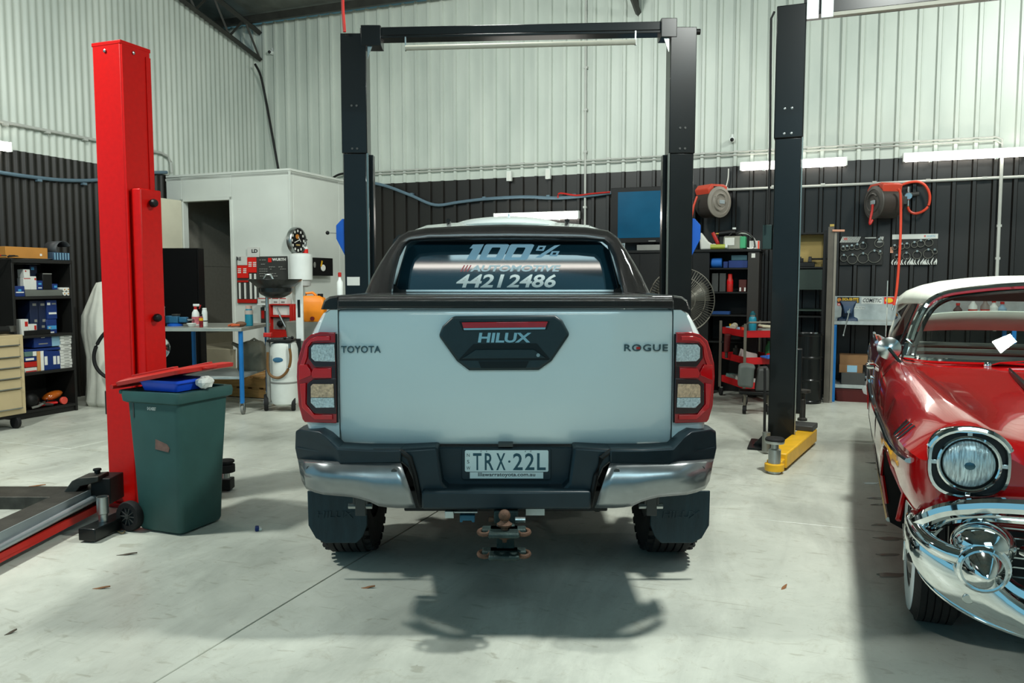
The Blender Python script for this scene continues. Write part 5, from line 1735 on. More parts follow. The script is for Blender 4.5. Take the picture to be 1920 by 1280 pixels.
MB().loft([rr_ring(-0.325, -0.005, 0.01, 0.35, 0.012), rr_ring(-0.335, 0.0, 0.0, 0.36, 0.03), rr_ring(-0.355, 0.004, -0.003, 0.385, 0.4), rr_ring(-0.385, 0.012, -0.008, 0.425, 0.80),
           rr_ring(-0.38, 0.0, 0.004, 0.41, 0.80), rr_ring(-0.36, 0.0, 0.006, 0.40, 0.5)], caps=True).build('body', M_bin, bn, smooth=50)
MB().loft([rr_ring(-0.395, 0.016, -0.012, 0.43, 0.79), rr_ring(-0.415, 0.032, -0.024, 0.455, 0.80), rr_ring(-0.42, 0.035, -0.026, 0.46, 0.835), rr_ring(-0.415, 0.03, -0.022, 0.455, 0.86), rr_ring(-0.38, 0.0, 0.006, 0.42, 0.862), rr_ring(-0.37, -0.01, 0.016, 0.41, 0.80)], caps=False).build('rim', M_bin, bn, smooth=40)
for y in (0.05, 0.36):
    MB().box((-0.385, y, 0.79), (0.05, 0.02, 0.10)).build('rim_gusset', M_bin, bn)
MB().box2((-0.455, 0.0, 0.835), (-0.40, 0.43, 0.862)).build('hinge_rail', M_bin, bn, bevel=0.008)
MB().box2((-0.335, -0.010, 0.70), (-0.325, -0.004, 0.80)).build('rib', M_dgrey, bn)
LM = Matrix.Translation((-0.45, 0, 0.885)) @ Matrix.Rotation(R_(-11), 4, 'Y')
ld = MB(LM)
ld.loft([rr_ring(0.0, 0.50, -0.03, 0.46, 0.0, 0.03), rr_ring(0.0, 0.505, -0.033, 0.463, 0.022, 0.03), rr_ring(0.02, 0.49, -0.02, 0.45, 0.030, 0.03), rr_ring(0.05, 0.46, 0.01, 0.42, 0.038, 0.04)])
lid = ld.build('lid', M_redp, bn, smooth=40)
MB(LM).box2((0.06, 0.05, 0.038), (0.40, 0.09, 0.052)).build('lid_rib', M_redp, lid, bevel=0.004)
MB(LM).box2((0.06, 0.34, 0.038), (0.40, 0.38, 0.052)).build('lid_rib', M_redp, lid, bevel=0.004)
MB(LM).cyl((-0.015, -0.04, 0.0), (-0.015, 0.47, 0.0), 0.014).build('hinge_pin', M_redp, lid)
MB(LM).box2((0.495, 0.17, 0.004), (0.53, 0.27, 0.018)).build('lid_handle', M_redp, lid, bevel=0.004)
for y in (-0.02, 0.37):
    wb = MB().lathe([(0.055, -0.024), (0.086, -0.026), (0.092, -0.016), (0.092, 0.016), (0.086, 0.026), (0.055, 0.024)], (-0.375, y, 0.093), (0, 1, 0), 30, caps=False).build('wheel', M_rubber, bn, smooth=40)
    MB().lathe([(0.058, -0.016), (0.058, 0.016)], (-0.375, y, 0.093), (0, 1, 0), 24).build('wheel_rim', mat('bin_rim', '#131a1c', 0.4), wb)
    for k in range(10):
        t_ = 2 * math.pi * k / 10
        MB().box((-0.375 + 0.034 * math.cos(t_), y - 0.019, 0.093 + 0.034 * math.sin(t_)), (0.042, 0.008, 0.005), (0, -t_, 0)).build('spoke', M_dgrey, wb)
    MB().cyl((-0.375, y - 0.03, 0.093), (-0.375, y, 0.093), 0.014).build('hub', M_dgrey, wb)
MB().cyl((-0.375, -0.02, 0.093), (-0.375, 0.37, 0.093), 0.011).build('axle', M_zinc, bn)
IB = (Matrix.Translation(Vector((BX, BY, 0))) @ Matrix.Rotation(RZ, 4, 'Z')).inverted()
a_, b_, c_ = IB @ at(281, 767.5, 4.74), IB @ at(303, 767.5, 4.74), IB @ at(281, 761, 4.74)
text('0434887', 0.068, 0.020, Matrix.Translation((a_.x, -0.0085, a_.z)), M_paper, 'lettering', bn, ext=0.001)
st = IB @ at(290, 842, 4.7)
MB().prism([(st.x, -0.008, st.z), (st.x + 0.10, -0.008, st.z - 0.012), (st.x + 0.11, -0.008, st.z + 0.012), (st.x + 0.09, -0.008, st.z + 0.035), (st.x + 0.004, -0.008, st.z + 0.06)], (0, 0.0045, 0)).build('faded_sticker', mat('faded_sticker', '#6d5148', 0.7, var=0.25, scale=25), bn)
# rubbish poking out under the lid
t = thing('plastic_tub', 'bright blue plastic tub wedged under the open red bin lid', 'tub', ROOM.o.to_3d() * 0 + Vector((BX, BY, 0)) + Matrix.Rotation(RZ, 3, 'Z') @ Vector((-0.13, 0.16, 0.865)), RZ)
MB().loft([rr_ring(-0.15, 0.11, -0.14, 0.10, 0.0, 0.02), rr_ring(-0.17, 0.13, -0.155, 0.11, 0.062, 0.02)]).build('body', mat('bright_blue_plastic', '#1549c4', 0.35), t, smooth=40)
MB().loft([rr_ring(-0.175, 0.135, -0.16, 0.115, 0.05, 0.02), rr_ring(-0.175, 0.135, -0.16, 0.115, 0.066, 0.02)]).build('rim', mat('bright_blue_plastic', '#1549c4', 0.35), t, smooth=40)
t = thing('paper_wad', 'crumpled white paper sticking out beside the blue tub in the bin', 'paper', Vector((BX, BY, 0)) + Matrix.Rotation(RZ, 3, 'Z') @ Vector((0.0, 0.2, 0.895)), RZ)
w_ = MB().sph((0.03, 0, 0.01), 0.04, 12, 8, (1, 1.5, 0.9))
for v in w_.bm.verts:
    v.co += Vector((random.uniform(-1, 1), random.uniform(-1, 1), random.uniform(-1, 1))) * 0.006
w_.build('wad', M_paper, t, smooth=0)

# --- steel bench on castors
M_bt = mat('bench_top_steel', '#a3a59c', 0.35, metal=0.5, var=0.1)
be = thing('workbench', 'steel-topped workbench on blue tube legs with castors, left of the pickup', 'workbench', (-3.55, 9.52, 0))
bm_ = MB().box2((-0.50, -0.56, 0.955), (0.50, 0.52, 0.995)).build('bench_top', M_bt, be, bevel=0.004)
MB().box2((-0.44, -0.46, 0.40), (0.44, 0.44, 0.43)).build('lower_shelf', M_galv, be, bevel=0.003)
for x in (-0.45, 0.47):
    for y in (-0.50, 0.46):
        lg = MB().cyl((x, y, 0.13), (x, y, 0.953), 0.026, n=14).build('leg', M_blueleg, be)
        MB().cyl((x - 0.016, y + 0.02, 0.055), (x + 0.016, y + 0.02, 0.055), 0.055, n=20).build('castor', M_grey, lg, bevel=0.006)
        fk = MB().box((x - 0.024, y + 0.01, 0.095), (0.005, 0.04, 0.09)).box((x + 0.024, y + 0.01, 0.095), (0.005, 0.04, 0.09)).box((x, y + 0.01, 0.135), (0.054, 0.045, 0.012))
        fk.build('castor_fork', M_zinc, lg)
BTZ = 0.996


def bench_at(u, Y):
    return at(u, 600, Y).x


def bottle(label, u, Y, z, r, h, m, capm, caph=0.03, capr=0.6, band=None, name='bottle', cat='bottle', shoulder=0.12, trigger=None):
    t = thing(name, label, cat, (bench_at(u, Y), Y, z))
    MB().lathe([(r * 0.9, 0), (r, 0.006), (r, h * (1 - shoulder) - 0.01), (r * 0.9, h * (1 - shoulder * 0.5)), (r * capr, h)], (0, 0, 0), n=20).build('body', m, t)
    MB().lathe([(r * capr, h), (r * capr, h + caph), (r * capr * 0.8, h + caph + 0.004)], (0, 0, 0), n=16).build('cap', capm, t)
    if band:
        b0, b1, bm2 = band
        MB().lathe([(r + 0.001, h * b0), (r + 0.001, h * b1)], (0, 0, 0), n=20, caps=False).build('print', bm2, t)
    if trigger:
        MB().box((0.012, 0, h + caph + 0.02), (0.075, 0.022, 0.03)).build('spray_head', trigger, t, bevel=0.006)
        MB().box((0.055, 0, h + caph + 0.0), (0.012, 0.016, 0.05), (0, 0.4, 0)).build('trigger', M_redp, t, bevel=0.003)
    return t


bottle('white trigger spray bottle with red and blue label on the bench', 367, 9.45, BTZ, 0.044, 0.19, M_white, M_redp, 0.03, 0.4, (0.08, 0.55, mat('label_red_blue', '#c06a70', 0.5, var=0.5, scale=22)), 'spray_bottle', shoulder=0.4, trigger=M_white)
bottle('slim red and yellow aerosol can in front of the spray bottle', 377, 9.08, BTZ, 0.022, 0.125, mat('can_red_black', '#7a1a22', 0.35, var=0.6, scale=30), M_blacks, 0.02, 0.7, (0.6, 0.85, M_yellow), 'aerosol_can', 'can')
bottle('tall white aerosol can with small black print on the bench', 384, 9.25, BTZ, 0.031, 0.19, M_white, M_white, 0.02, 0.8, (0.3, 0.36, M_blacks), 'aerosol_can', 'can')
bottle('teal and clear bottle with pale cap at the right end of the bench', 467, 9.35, BTZ, 0.046, 0.20, M_teal, mat('pale_pink_cap', '#c9a79a', 0.5), 0.035, 0.8, (0.68, 0.92, mat('bottle_neck', '#b7aaa0', 0.4)), shoulder=0.3)
bottle('black and white aerosol can standing behind the red column', 303, 9.2, BTZ, 0.036, 0.32, M_blacks, M_white, 0.02, 0.8, (0.38, 0.72, M_white), 'aerosol_can', 'can')
t = thing('bowl', 'small white bowl in front of the spray bottle', 'bowl', (bench_at(359, 9.2), 9.2, BTZ))
MB().lathe([(0.03, 0), (0.045, 0.02), (0.055, 0.04), (0.05, 0.04), (0.03, 0.012)], n=20).build('body', M_white, t)
MB().lathe([(0.031, 0), (0.031, 0.006)], (0, 0, -0.0), n=16).build('foot_ring', M_grey, t)
# blue vice
t = thing('bench_vice', 'blue bench vice at the left end of the castor bench', 'vice', (bench_at(328, 9.35), 9.35, BTZ))
MB().lathe([(0.09, 0), (0.09, 0.02), (0.05, 0.03)], n=20).build('swivel_base', M_blue, t)
MB().box2((-0.10, -0.04, 0.03), (0.05, 0.04, 0.12)).build('body', mat('vice_blue', '#1d5674', 0.5, var=0.2), t, bevel=0.012)
MB().box2((0.055, -0.038, 0.04), (0.15, 0.038, 0.105)).build('moving_jaw', mat('vice_blue', '#1d5674', 0.5, var=0.2), t, bevel=0.012)
MB().box2((-0.02, -0.045, 0.121), (0.05, 0.045, 0.14)).build('jaw_plate', M_steel, t, bevel=0.003)
MB().cyl((0.15, 0, 0.07), (0.21, 0, 0.07), 0.012).build('screw', M_zinc, t)
MB().cyl((0.20, -0.09, 0.07), (0.20, 0.09, 0.07), 0.007).build('handle', M_zinc, t)
# work gloves
t = thing('work_glove', 'rumpled orange and brown work glove beside the teal bottle', 'glove', (bench_at(445, 9.2), 9.2, BTZ))
g_ = MB().sph((0.04, 0, 0.03), 0.05, 14, 8, (1.3, 1, 0.62))
g_.build('palm', mat('brown_leather', '#6a4a35', 0.8, var=0.2), t)
for k in range(4):
    MB().tube([(0.0, -0.03 + 0.02 * k, 0.02), (-0.05, -0.035 + 0.022 * k, 0.028 - 0.003 * k), (-0.095, -0.04 + 0.025 * k, 0.012)], [0.013, 0.012, 0.010], 8).build('finger', mat('glove_orange', '#b4512a', 0.8, var=0.2), t)
MB().tube([(0.04, -0.05, 0.02), (0.0, -0.085, 0.02), (-0.04, -0.09, 0.014)], [0.013, 0.012, 0.01], 8).build('thumb', mat('glove_orange', '#b4512a', 0.8, var=0.2), t)
# black panel, chrome drum, bucket behind the column
p, q = at(286, 690, 10.4), at(371, 465, 10.4)
t = thing('storage_cabinet', 'tall flat black cabinet in front of the office door', 'cabinet', ((p.x + q.x) / 2, 10.5, 0))
MB().box2((p.x - (p.x + q.x) / 2, -0.1, 0.04), (q.x - (p.x + q.x) / 2, 0.1, q.z)).build('body', mat('deep_black', '#050505', 0.6, spec=0.1), t, bevel=0.006)
MB().box2((p.x - (p.x + q.x) / 2 + 0.02, -0.112, 0.08), (q.x - (p.x + q.x) / 2 - 0.02, -0.101, q.z - 0.03)).build('door', mat('deep_black', '#050505', 0.6, spec=0.1), t, bevel=0.002)
for s in (-0.2, 0.2):
    MB().box((s, 0, 0.02), (0.06, 0.18, 0.04)).build('foot', M_blacks, t)
MB().cyl((-0.13, -0.13, 1.18), (-0.13, -0.112, 1.18), 0.012).build('knob', M_zinc, t)
p = at(293, 652, 8.9)
t = thing('chrome_drum', 'shiny chrome hose drum half hidden behind the red column', 'drum', (p.x, 8.9, p.z))
MB().lathe([(0.13, -0.05), (0.14, -0.05), (0.14, 0.05), (0.13, 0.05), (0.09, 0.03)], (0, 0, 0), (0.6, -0.8, 0), 30).build('rim', M_chrome, t)
MB().lathe([(0.05, 0.03), (0.05, 0.07), (0.02, 0.08)], (0, 0, 0), (0.6, -0.8, 0), 20).build('hub', M_steel, t)
MB().box2((-0.05, -0.02, -0.142 - p.z + 0.52 if p.z > 0.7 else -0.3), (0.05, 0.06, -0.10)).build('stand', M_blacks, t)
p = gp(314, 780)
t = thing('bucket', 'white plastic bucket with a black letter behind the blue bench leg', 'bucket', (at(312, 690, 8.75).x, 8.75, 0.20))
MB().lathe([(0.10, 0), (0.105, 0.005), (0.125, 0.31), (0.130, 0.32), (0.130, 0.335), (0.120, 0.335), (0.10, 0.02)], n=28).build('body', M_white, t)
MB().lathe([(0.128, 0.336), (0.128, 0.345), (0.11, 0.349), (0.01, 0.349)], n=28).build('lid', M_white, t)
text('P', 0.05, 0.07, Matrix.Translation((0.005, -0.1285, 0.18)), M_inkd, 'lettering', t, ext=0.006, bold=0.03)
t2 = thing('crate', 'low black crate under the white bucket behind the bin', 'crate', (at(312, 690, 8.75).x, 8.75, 0.0))
MB().box((0, 0, 0.09), (0.36, 0.3, 0.18)).build('body', M_blacks, t2, bevel=0.01)
MB().box((0, 0, 0.19), (0.38, 0.32, 0.018)).build('rim', M_blacks, t2, bevel=0.003)

# pallet with oil can under the bench
pt = thing('timber_pallet', 'orange-brown timber pallet behind the castor bench', 'pallet', (-3.52, 10.76, 0), RZ)
for k in range(7):
    MB().box((-0.54 + 0.18 * k, 0, 0.133), (0.11, 0.8, 0.022)).build('deck_board', M_wood, pt, bevel=0.003, seg=1)
for y in (-0.35, 0, 0.35):
    MB().box((0, y, 0.066), (1.2, 0.09, 0.11)).build('bearer', M_wood, pt, bevel=0.003, seg=1)
pt2 = thing('timber_pallet', 'second timber pallet stacked on the other, carrying the oil can', 'pallet', (-3.50, 10.74, 0.145), RZ)
for k in range(7):
    MB().box((-0.54 + 0.18 * k, 0, 0.133), (0.11, 0.8, 0.022)).build('deck_board', M_wood, pt2, bevel=0.003, seg=1)
for y in (-0.35, 0, 0.35):
    MB().box((0, y, 0.061), (1.2, 0.09, 0.12)).build('bearer', M_wood, pt2, bevel=0.003, seg=1)
p = at(467, 707, 9.95)
t = thing('oil_can', 'grubby grey jerrycan with a spout behind the blue bench leg', 'jerrycan', (p.x + 0.12, 9.75, 0.431))
M_gcan = mat('grubby_grey_plastic', '#6e6a5c', 0.7, var=0.2, scale=8)
MB().loft([rr_ring(-0.16, 0.14, -0.09, 0.09, 0, 0.03), rr_ring(-0.17, 0.15, -0.10, 0.10, 0.03, 0.03), rr_ring(-0.165, 0.145, -0.10, 0.10, 0.27, 0.03), rr_ring(-0.10, 0.12, -0.07, 0.07, 0.345, 0.03), rr_ring(-0.06, 0.09, -0.05, 0.05, 0.36, 0.03)]).build('body', M_gcan, t, smooth=45)
MB().tube([(-0.12, 0, 0.25), (-0.19, 0, 0.30), (-0.25, 0, 0.33)], [0.035, 0.026, 0.02], 10).build('spout', M_gcan, t)
MB().tube([(-0.05, 0, 0.34), (0.02, 0, 0.385), (0.09, 0, 0.34)], 0.014, 8).build('handle', M_gcan, t)

# --- waste oil drainer
DX, DY = at(533, 700, 9.3).x, 9.32
od = thing('oil_drainer', 'mobile waste oil drainer with a white tank and wide black pan on a pole', 'oil drainer', (DX, DY, 0))
D = lambda u, v, Y=9.32: at(u, v, Y) - Vector((DX, DY, 0))
M_pan = mat('black_pan', '#121514', 0.32, coat=0.2)
z_b, z_t = 0.06, D(533, 640).z
MB().lathe([(0.10, z_b), (0.15, z_b + 0.03), (0.162, z_b + 0.08), (0.162, z_t - 0.08), (0.145, z_t - 0.02), (0.10, z_t)], (0, 0, 0), n=32).build('tank', mat('tank_white', '#c9ccc5', 0.4, var=0.05), od)
MB().lathe([(0.164, 0.33), (0.164, 0.35)], n=32, caps=False).build('tank_band', M_grey, od)
for s, u in ((-1, 500), (1, 551)):
    w_ = MB().lathe([(0.05, -0.02), (0.09, -0.024), (0.098, -0.012), (0.098, 0.012), (0.09, 0.024), (0.05, 0.02)], (D(u, 755).x, -0.02, 0.098), (1, 0.3, 0), 26).build('wheel', M_rubber, od)
    MB().cyl((D(u, 755).x - 0.03, -0.03, 0.098), (D(u, 755).x + 0.03, -0.012, 0.098), 0.03).build('hub', M_grey, w_)
MB().box2((-0.2, -0.03, 0.085), (0.13, 0.03, 0.11)).build('axle_frame', M_white, od)
pc = D(516, 524, 9.25)
pr = [(0.06, -0.215), (0.10, -0.205), (0.165, -0.17), (0.19, -0.14), (0.192, -0.095), (0.21, -0.085), (0.255, -0.045), (0.295, -0.010), (0.305, 0.0), (0.30, 0.006), (0.285, -0.008), (0.20, -0.075), (0.18, -0.13), (0.05, -0.19)]
MB().lathe(pr, pc, (0, 0, 1), 40).build('pan', M_pan, od, smooth=30)
MB().tube([pc + Vector((-0.05, -0.27, 0.0)), pc + Vector((-0.02, -0.27, 0.055)), pc + Vector((0.03, -0.27, 0.055)), pc + Vector((0.055, -0.27, 0.0))], 0.012, 8).build('pan_handle', M_zinc, od)
px_ = D(504, 600).x
MB().cyl((px_, -0.05, 0.14), (px_, -0.05, pc.z - 0.2), 0.02, n=14).build('pole', M_zinc, od)
MB().cyl((px_, -0.05, D(504, 755).z + 0.02), (px_, -0.05, D(504, 640).z), 0.028, n=14).build('pole_sleeve', M_grey, od)
MB().box((px_, -0.05, D(504, 627).z), (0.09, 0.06, 0.05)).build('clamp', M_redp, od, bevel=0.006)
hz_ = [D(u, v, 9.14) for u, v in ((543, 653), (545, 668), (543, 685), (535, 700), (522, 708), (508, 704), (502, 690), (502, 660))]
MB().tube(spline(hz_, 5), 0.016, 8).build('drain_hose', mat('brown_hose', '#6b4a22', 0.5), od)
MB().cyl(hz_[0] + Vector((0, 0, 0.05)), hz_[0], 0.015).build('hose_fitting', M_zinc, od)
MB().box2(D(553, 640) + Vector((0, 0.06, 0)), D(564, 525) + Vector((0, 0.1, 0))).build('upright', M_white, od, bevel=0.004)
MB().box2(D(556, 595) + Vector((0, 0.055, 0)), D(560, 562) + Vector((0, 0.06, 0))).build('gauge_slot', M_blacks, od)
MB().box2(D(556, 685) + Vector((0, 0.0, 0)), D(563, 635) + Vector((0, 0.035, 0))).build('side_handle', M_blacks, od, bevel=0.004)
MB().box2((-0.16, -0.14, z_t + 0.001), (0.12, 0.10, z_t + 0.03)).build('tool_tray', M_blacks, od, bevel=0.006)
MB().sph((-0.03, -0.162, D(530, 672).z), 0.05, 14, 8, (1.2, 0.1, 0.6)).build('badge', mat('badge_blue', '#2b5a76', 0.5), od)
# bits lying in the drainer's tray
for k, (dx, dy_, L, lb) in enumerate(((-0.05, -0.07, 0.16, 'chrome oil suction probe lying in the drainer tray, front one'), (0.03, 0.0, 0.13, 'chrome oil suction probe lying in the drainer tray, rear one'))):
    t = thing('suction_probe', lb, 'probe', (DX + dx, DY + dy_, z_t + 0.031), 0.4 * k)
    MB().cyl((-L / 2, 0, 0.012), (L / 2, 0, 0.012), 0.009, n=10).build('tube', M_chrome, t)
    MB().sph((L / 2, 0, 0.014), 0.018, 10, 8).build('tip', M_blacks, t)
# ================================================================== office wall goods
def panel_on(name, label, cat, u0, v0, u1, v1, b, m, th=0.012, part='board', face='b'):
    """flat board hung on a room plane, from its pixel corners; returns the thing and a local px->(x,z) map"""
    f = ROOM.pb if face == 'b' else ROOM.pa
    p, q = f(u0, v1, b), f(u1, v0, b)
    rz = 0.0 if face == 'b' else math.pi / 2
    if face == 'b':
        t = room_thing(name, label, cat, (p.x + q.x) / 2, b, p.z)
        W = abs(q.x - p.x)
        mp = lambda u, v: (f(u, v, b).x - (p.x + q.x) / 2, f(u, v, b).z - p.z)
    else:
        t = room_thing(name, label, cat, b, (p.y + q.y) / 2, p.z, math.pi / 2)
        W = abs(q.y - p.y)
        mp = lambda u, v: (f(u, v, b).y - (p.y + q.y) / 2, f(u, v, b).z - p.z)
    H = q.z - p.z
    MB().box2((-W / 2, 0, 0), (W / 2, th, H)).build(part, m, t, bevel=min(0.003, th * 0.3), seg=1)
    return t, W, H, mp


def patch(t, x0, z0, x1, z1, m, nm='print', y=-0.0008, th=0.0015):
    return MB().box2((x0, y - th, z0), (x1, y, z1)).build(nm, m, t)


OB = PF - 0.020
M_red_card = mat('bright_red_card', '#d81c12', 0.5, var=0.04)
M_dkgrey_card = mat('dark_grey_card', '#343532', 0.6, var=0.06)
# wiper blade display
t, W, H, mp = panel_on('wiper_display', 'red and grey wiper blade display rack on the white office wall', 'display rack', 445, 480, 483, 568, OB, M_dkgrey_card, 0.012)
for (u0, v0, u1, v1, m_, nm) in ((446, 480, 464.5, 497, M_white_c, 'card'), (465, 463, 486, 482, M_white_c, 'card'), (446, 497.5, 466, 521, M_red_card, 'header'), (464.5, 482.5, 481, 511, M_red_card, 'header'), (446, 525.5, 466, 529, M_redp, 'rail'), (446, 561, 482, 567.5, M_redp, 'rail')):
    x0, z0 = mp(u0, v1)
    x1, z1 = mp(u1, v0)
    MB().box2((x0, -0.012, z0), (x1, -0.002, z1)).build(nm, m_, t, bevel=0.001, seg=1)
for u in (450, 460, 470.5, 479):
    x0, z0 = mp(u, 560)
    x1, z1 = mp(u + 1.6, 530 if u < 466 else 513)
    MB().box2((x0, -0.02, z0), (x1, -0.004, z1)).build('wiper_pack', M_paper, t)
for u0, v0 in ((447, 503), (457, 503), (467, 491), (475.5, 491)):
    for k in range(3):
        x0, z0 = mp(u0, v0 + 3.4 * k + 2)
        x1, z1 = mp(u0 + 6, v0 + 3.4 * k)
        MB().box2((x0, -0.0135, z0), (x1, -0.0122, z1)).build('print', M_paper, t)
for s, u0, u1, v0, v1 in (('RE', 445.5, 453, 482, 488.5), ('LD', 473, 484, 467, 474)):
    x0, z0 = mp(u0, v1)
    x1, z1 = mp(u1, v0)
    text(s, x1 - x0, z1 - z0, Matrix.Translation((x0, -0.0125, z0)), M_inkd, 'lettering', t, ext=0.001, bold=0.04)
# dark pegboard with the maker's sign
t, W, H, mp = panel_on('tool_board', 'dark grey fastener board with red square and white lettering on the office wall', 'tool board', 484, 480, 538, 524, OB, M_dkgrey_card, 0.015)
x0, z0 = mp(510.5, 489)
x1, z1 = mp(536, 483.5)
text('WURTH', x1 - x0, z1 - z0, Matrix.Translation((x0, -0.002, z0)), M_paper, 'lettering', t, ext=0.002, bold=0.04)
x0, z0 = mp(503, 491.5)
x1, z1 = mp(509, 483.5)
MB().box2((x0, -0.004, z0), (x1, -0.0005, z1)).build('logo', M_red_card, t)
for r, (v, us) in enumerate(((487, (487, 492, 496)), (495, (490, 494)), (500, (505, 509, 513, 523, 527)), (504, (487, 491, 495, 499, 507, 526, 530, 534)), (508, (487, 491, 495, 499)), (512.5, (487, 491, 495, 506, 510, 515)), (517, (488, 492, 506, 510, 514, 518)))):
    for u in us:
        x0, z0 = mp(u, v + 1.2)
        x1, z1 = mp(u + 2.8, v - 0.6)
        MB().box2((x0, -0.010, z0), (x1, -0.0005, z1)).build('fastener_pack', M_grey, t)
for (u0, u1, lb) in ((483, 509, 'white and brown carton on the small shelf behind the pan pole'), (510, 523, 'white carton with red frame on the small shelf, middle'), (524, 537, 'white carton with red frame on the small shelf, right')):
    carton(lb, 'b', u0, 558, u1, 569, PF - 0.14, 0.1, M_white_c, ROOM.pb(510, 569.5, PF - 0.14).z, 'cartons on the small office shelf', [(0.5, 0.88, 0.9, 0.12, M_redp), (0.5, 0.3, 0.5, 0.25, M_grey)])
p, q = ROOM.pb(482, 573, PF - 0.15), ROOM.pb(540, 569.7, PF - 0.15)
t = room_thing('wall_shelf', 'small white shelf on the office wall behind the drain pan', 'shelf', (p.x + q.x) / 2, PF - 0.085, q.z - 0.022)
MB().box((0, 0, 0.01), (q.x - p.x, 0.13, 0.02)).build('board', M_white, t, bevel=0.002)
for s in (-1, 1):
    MB().box((s * 0.17, 0.03, -0.04), (0.02, 0.07, 0.08)).build('bracket', M_white, t)
# red open tool cabinet
t, W, H, mp = panel_on('tool_cabinet', 'open red steel cabinet full of tools behind the oil drainer', 'cabinet', 510, 570, 550, 633, PF - 0.16, M_redp, 0.14, 'back')
for (x0, z0, x1, z1, nm) in ((-W / 2, 0, -W / 2 + 0.015, H, 'side_panel'), (W / 2 - 0.03, 0, W / 2, H, 'side_panel'), (-W / 2 + 0.016, H - 0.015, W / 2 - 0.031, H, 'top'), (-W / 2 + 0.016, 0, W / 2 - 0.031, 0.10, 'drawer'), (-W / 2 + 0.016, H * 0.62, W / 2 - 0.031, H * 0.65, 'shelf')):
    MB().box2((x0, -0.05, z0), (x1, -0.001, z1)).build(nm, M_redp, t, bevel=0.002)
patch(t, -W / 2 + 0.03, H * 0.68, W / 2 - 0.05, H * 0.95, M_paper, 'poster')
patch(t, -W / 2 + 0.03, 0.12, W / 2 - 0.05, H * 0.6, M_grey, 'tool_panel')
MB().sph((-0.02, -0.03, H * 0.42), 0.05, 14, 8, (1.1, 0.4, 0.9)).build('air_ratchet', M_blacks, t)
MB().sph((0.10, -0.03, H * 0.28), 0.035, 12, 8, (1, 0.5, 1)).build('air_ratchet', M_blacks, t)
MB().tube([(-0.06, -0.055, H * 0.9), (0.02, -0.06, H * 0.6), (0.10, -0.055, H * 0.3)], 0.012, 8).build('spanner', M_zinc, t)
t, W, H, mp = panel_on('spray_can_holder', 'narrow dark wall holder left of the drainer pole', 'holder', 489, 576, 497, 606, OB - 0.04, M_dkgrey_card, 0.04)
patch(t, -W * 0.3, H * 0.3, W * 0.3, H * 0.8, M_redp)

# clock on the return wall
RA = 2.21
cc = ROOM.pa(559, 451, RA + 0.06)
t = room_thing('wall_clock', 'round black-faced clock with silver rim on the office side wall', 'clock', RA, cc.y, cc.z)
Rc = 0.185
MB().lathe([(Rc, 0.0), (Rc + 0.004, 0.055), (Rc - 0.006, 0.075), (Rc - 0.018, 0.075), (Rc - 0.02, 0.058)], (0, 0, 0), (1, 0, 0), 40, caps=False).build('rim', M_zinc, t, smooth=40)
fc = MB().cyl((0.0, 0, 0), (0.056, 0, 0), Rc - 0.016, n=40).build('face', M_blacks, t)
for k in range(12):
    a_ = 2 * math.pi * k / 12
    MB().box((0.058, 0.135 * math.sin(a_), 0.135 * math.cos(a_)), (0.003, 0.03, 0.034), (0, 0, 0)).build('numeral', M_paper, fc)
MB().sph((0.058, -0.01, 0.055), 0.042, 16, 8, (0.08, 1, 0.8)).build('dial_emblem', mat('orange_emblem', '#c47a2a', 0.5), fc)
MB().box((0.058, 0, -0.06), (0.003, 0.09, 0.02)).build('dial_print', mat('gold_print', '#a8905a', 0.5), fc)
MB().box((0.062, 0.03, 0.02), (0.003, 0.012, 0.09), (R_(40), 0, 0)).build('hand', M_paper, fc)
MB().box((0.063, -0.03, -0.01), (0.003, 0.010, 0.12), (R_(110), 0, 0)).build('hand', M_paper, fc)
# paper towel dispenser
p, q = ROOM.pa(543, 524, RA), ROOM.pa(583, 480, RA)
cy = ROOM.pa(563, 500, RA + 0.15)
t = room_thing('towel_dispenser', 'round white paper towel dispenser below the clock', 'dispenser', RA + 0.16, cy.y, cy.z - 0.19)
MB().lathe([(0.14, 0), (0.155, 0.01), (0.158, 0.33), (0.150, 0.36), (0.10, 0.375), (0.02, 0.38)], n=32).build('cover', M_white, t)
MB().lathe([(0.08, -0.09), (0.13, -0.07), (0.135, -0.001)], n=32).build('base', mat('clear_grey_plastic', '#b3b3ae', 0.4), t)
MB().box((-0.15, 0, 0.2), (0.02, 0.12, 0.3)).build('wall_bracket', M_white, t)
# green and black box
cb = ROOM.pa(601, 500, RA + 0.10)
t = room_thing('glove_box', 'green and black box of disposable gloves on the office side wall', 'box', RA + 0.055, cb.y, cb.z - 0.125, math.pi / 2)
MB().box((0, 0, 0.125), (0.62, 0.10, 0.26)).build('body', M_blacks, t, bevel=0.004)
MB().box2((-0.312, -0.052, -0.004), (-0.22, 0.048, 0.256)).build('green_end', mat('green_card', '#2f9a78', 0.5), t)
MB().sph((0.06, -0.051, 0.11), 0.06, 14, 8, (1, 0.08, 0.8)).build('print', M_paper, t)
MB().box((0.02, -0.052, 0.17), (0.03, 0.003, 0.09), (0, 0.3, 0)).build('print', M_yellow, t)
MB().sph((-0.15, -0.051, 0.15), 0.035, 12, 8, (0.8, 0.08, 1.2)).build('print', M_grey, t)
cb = ROOM.pa(572, 467, RA + 0.05)
t = room_thing('hand_sanitiser', 'small white pump bottle with red label under the clock', 'bottle', RA + 0.05, cb.y, cb.z - 0.10)
MB().lathe([(0.04, 0), (0.042, 0.01), (0.042, 0.12), (0.018, 0.15), (0.016, 0.20)], n=18).build('body', M_white, t)
MB().lathe([(0.043, 0.03), (0.043, 0.10)], n=18, caps=False).build('label', M_red_card, t)
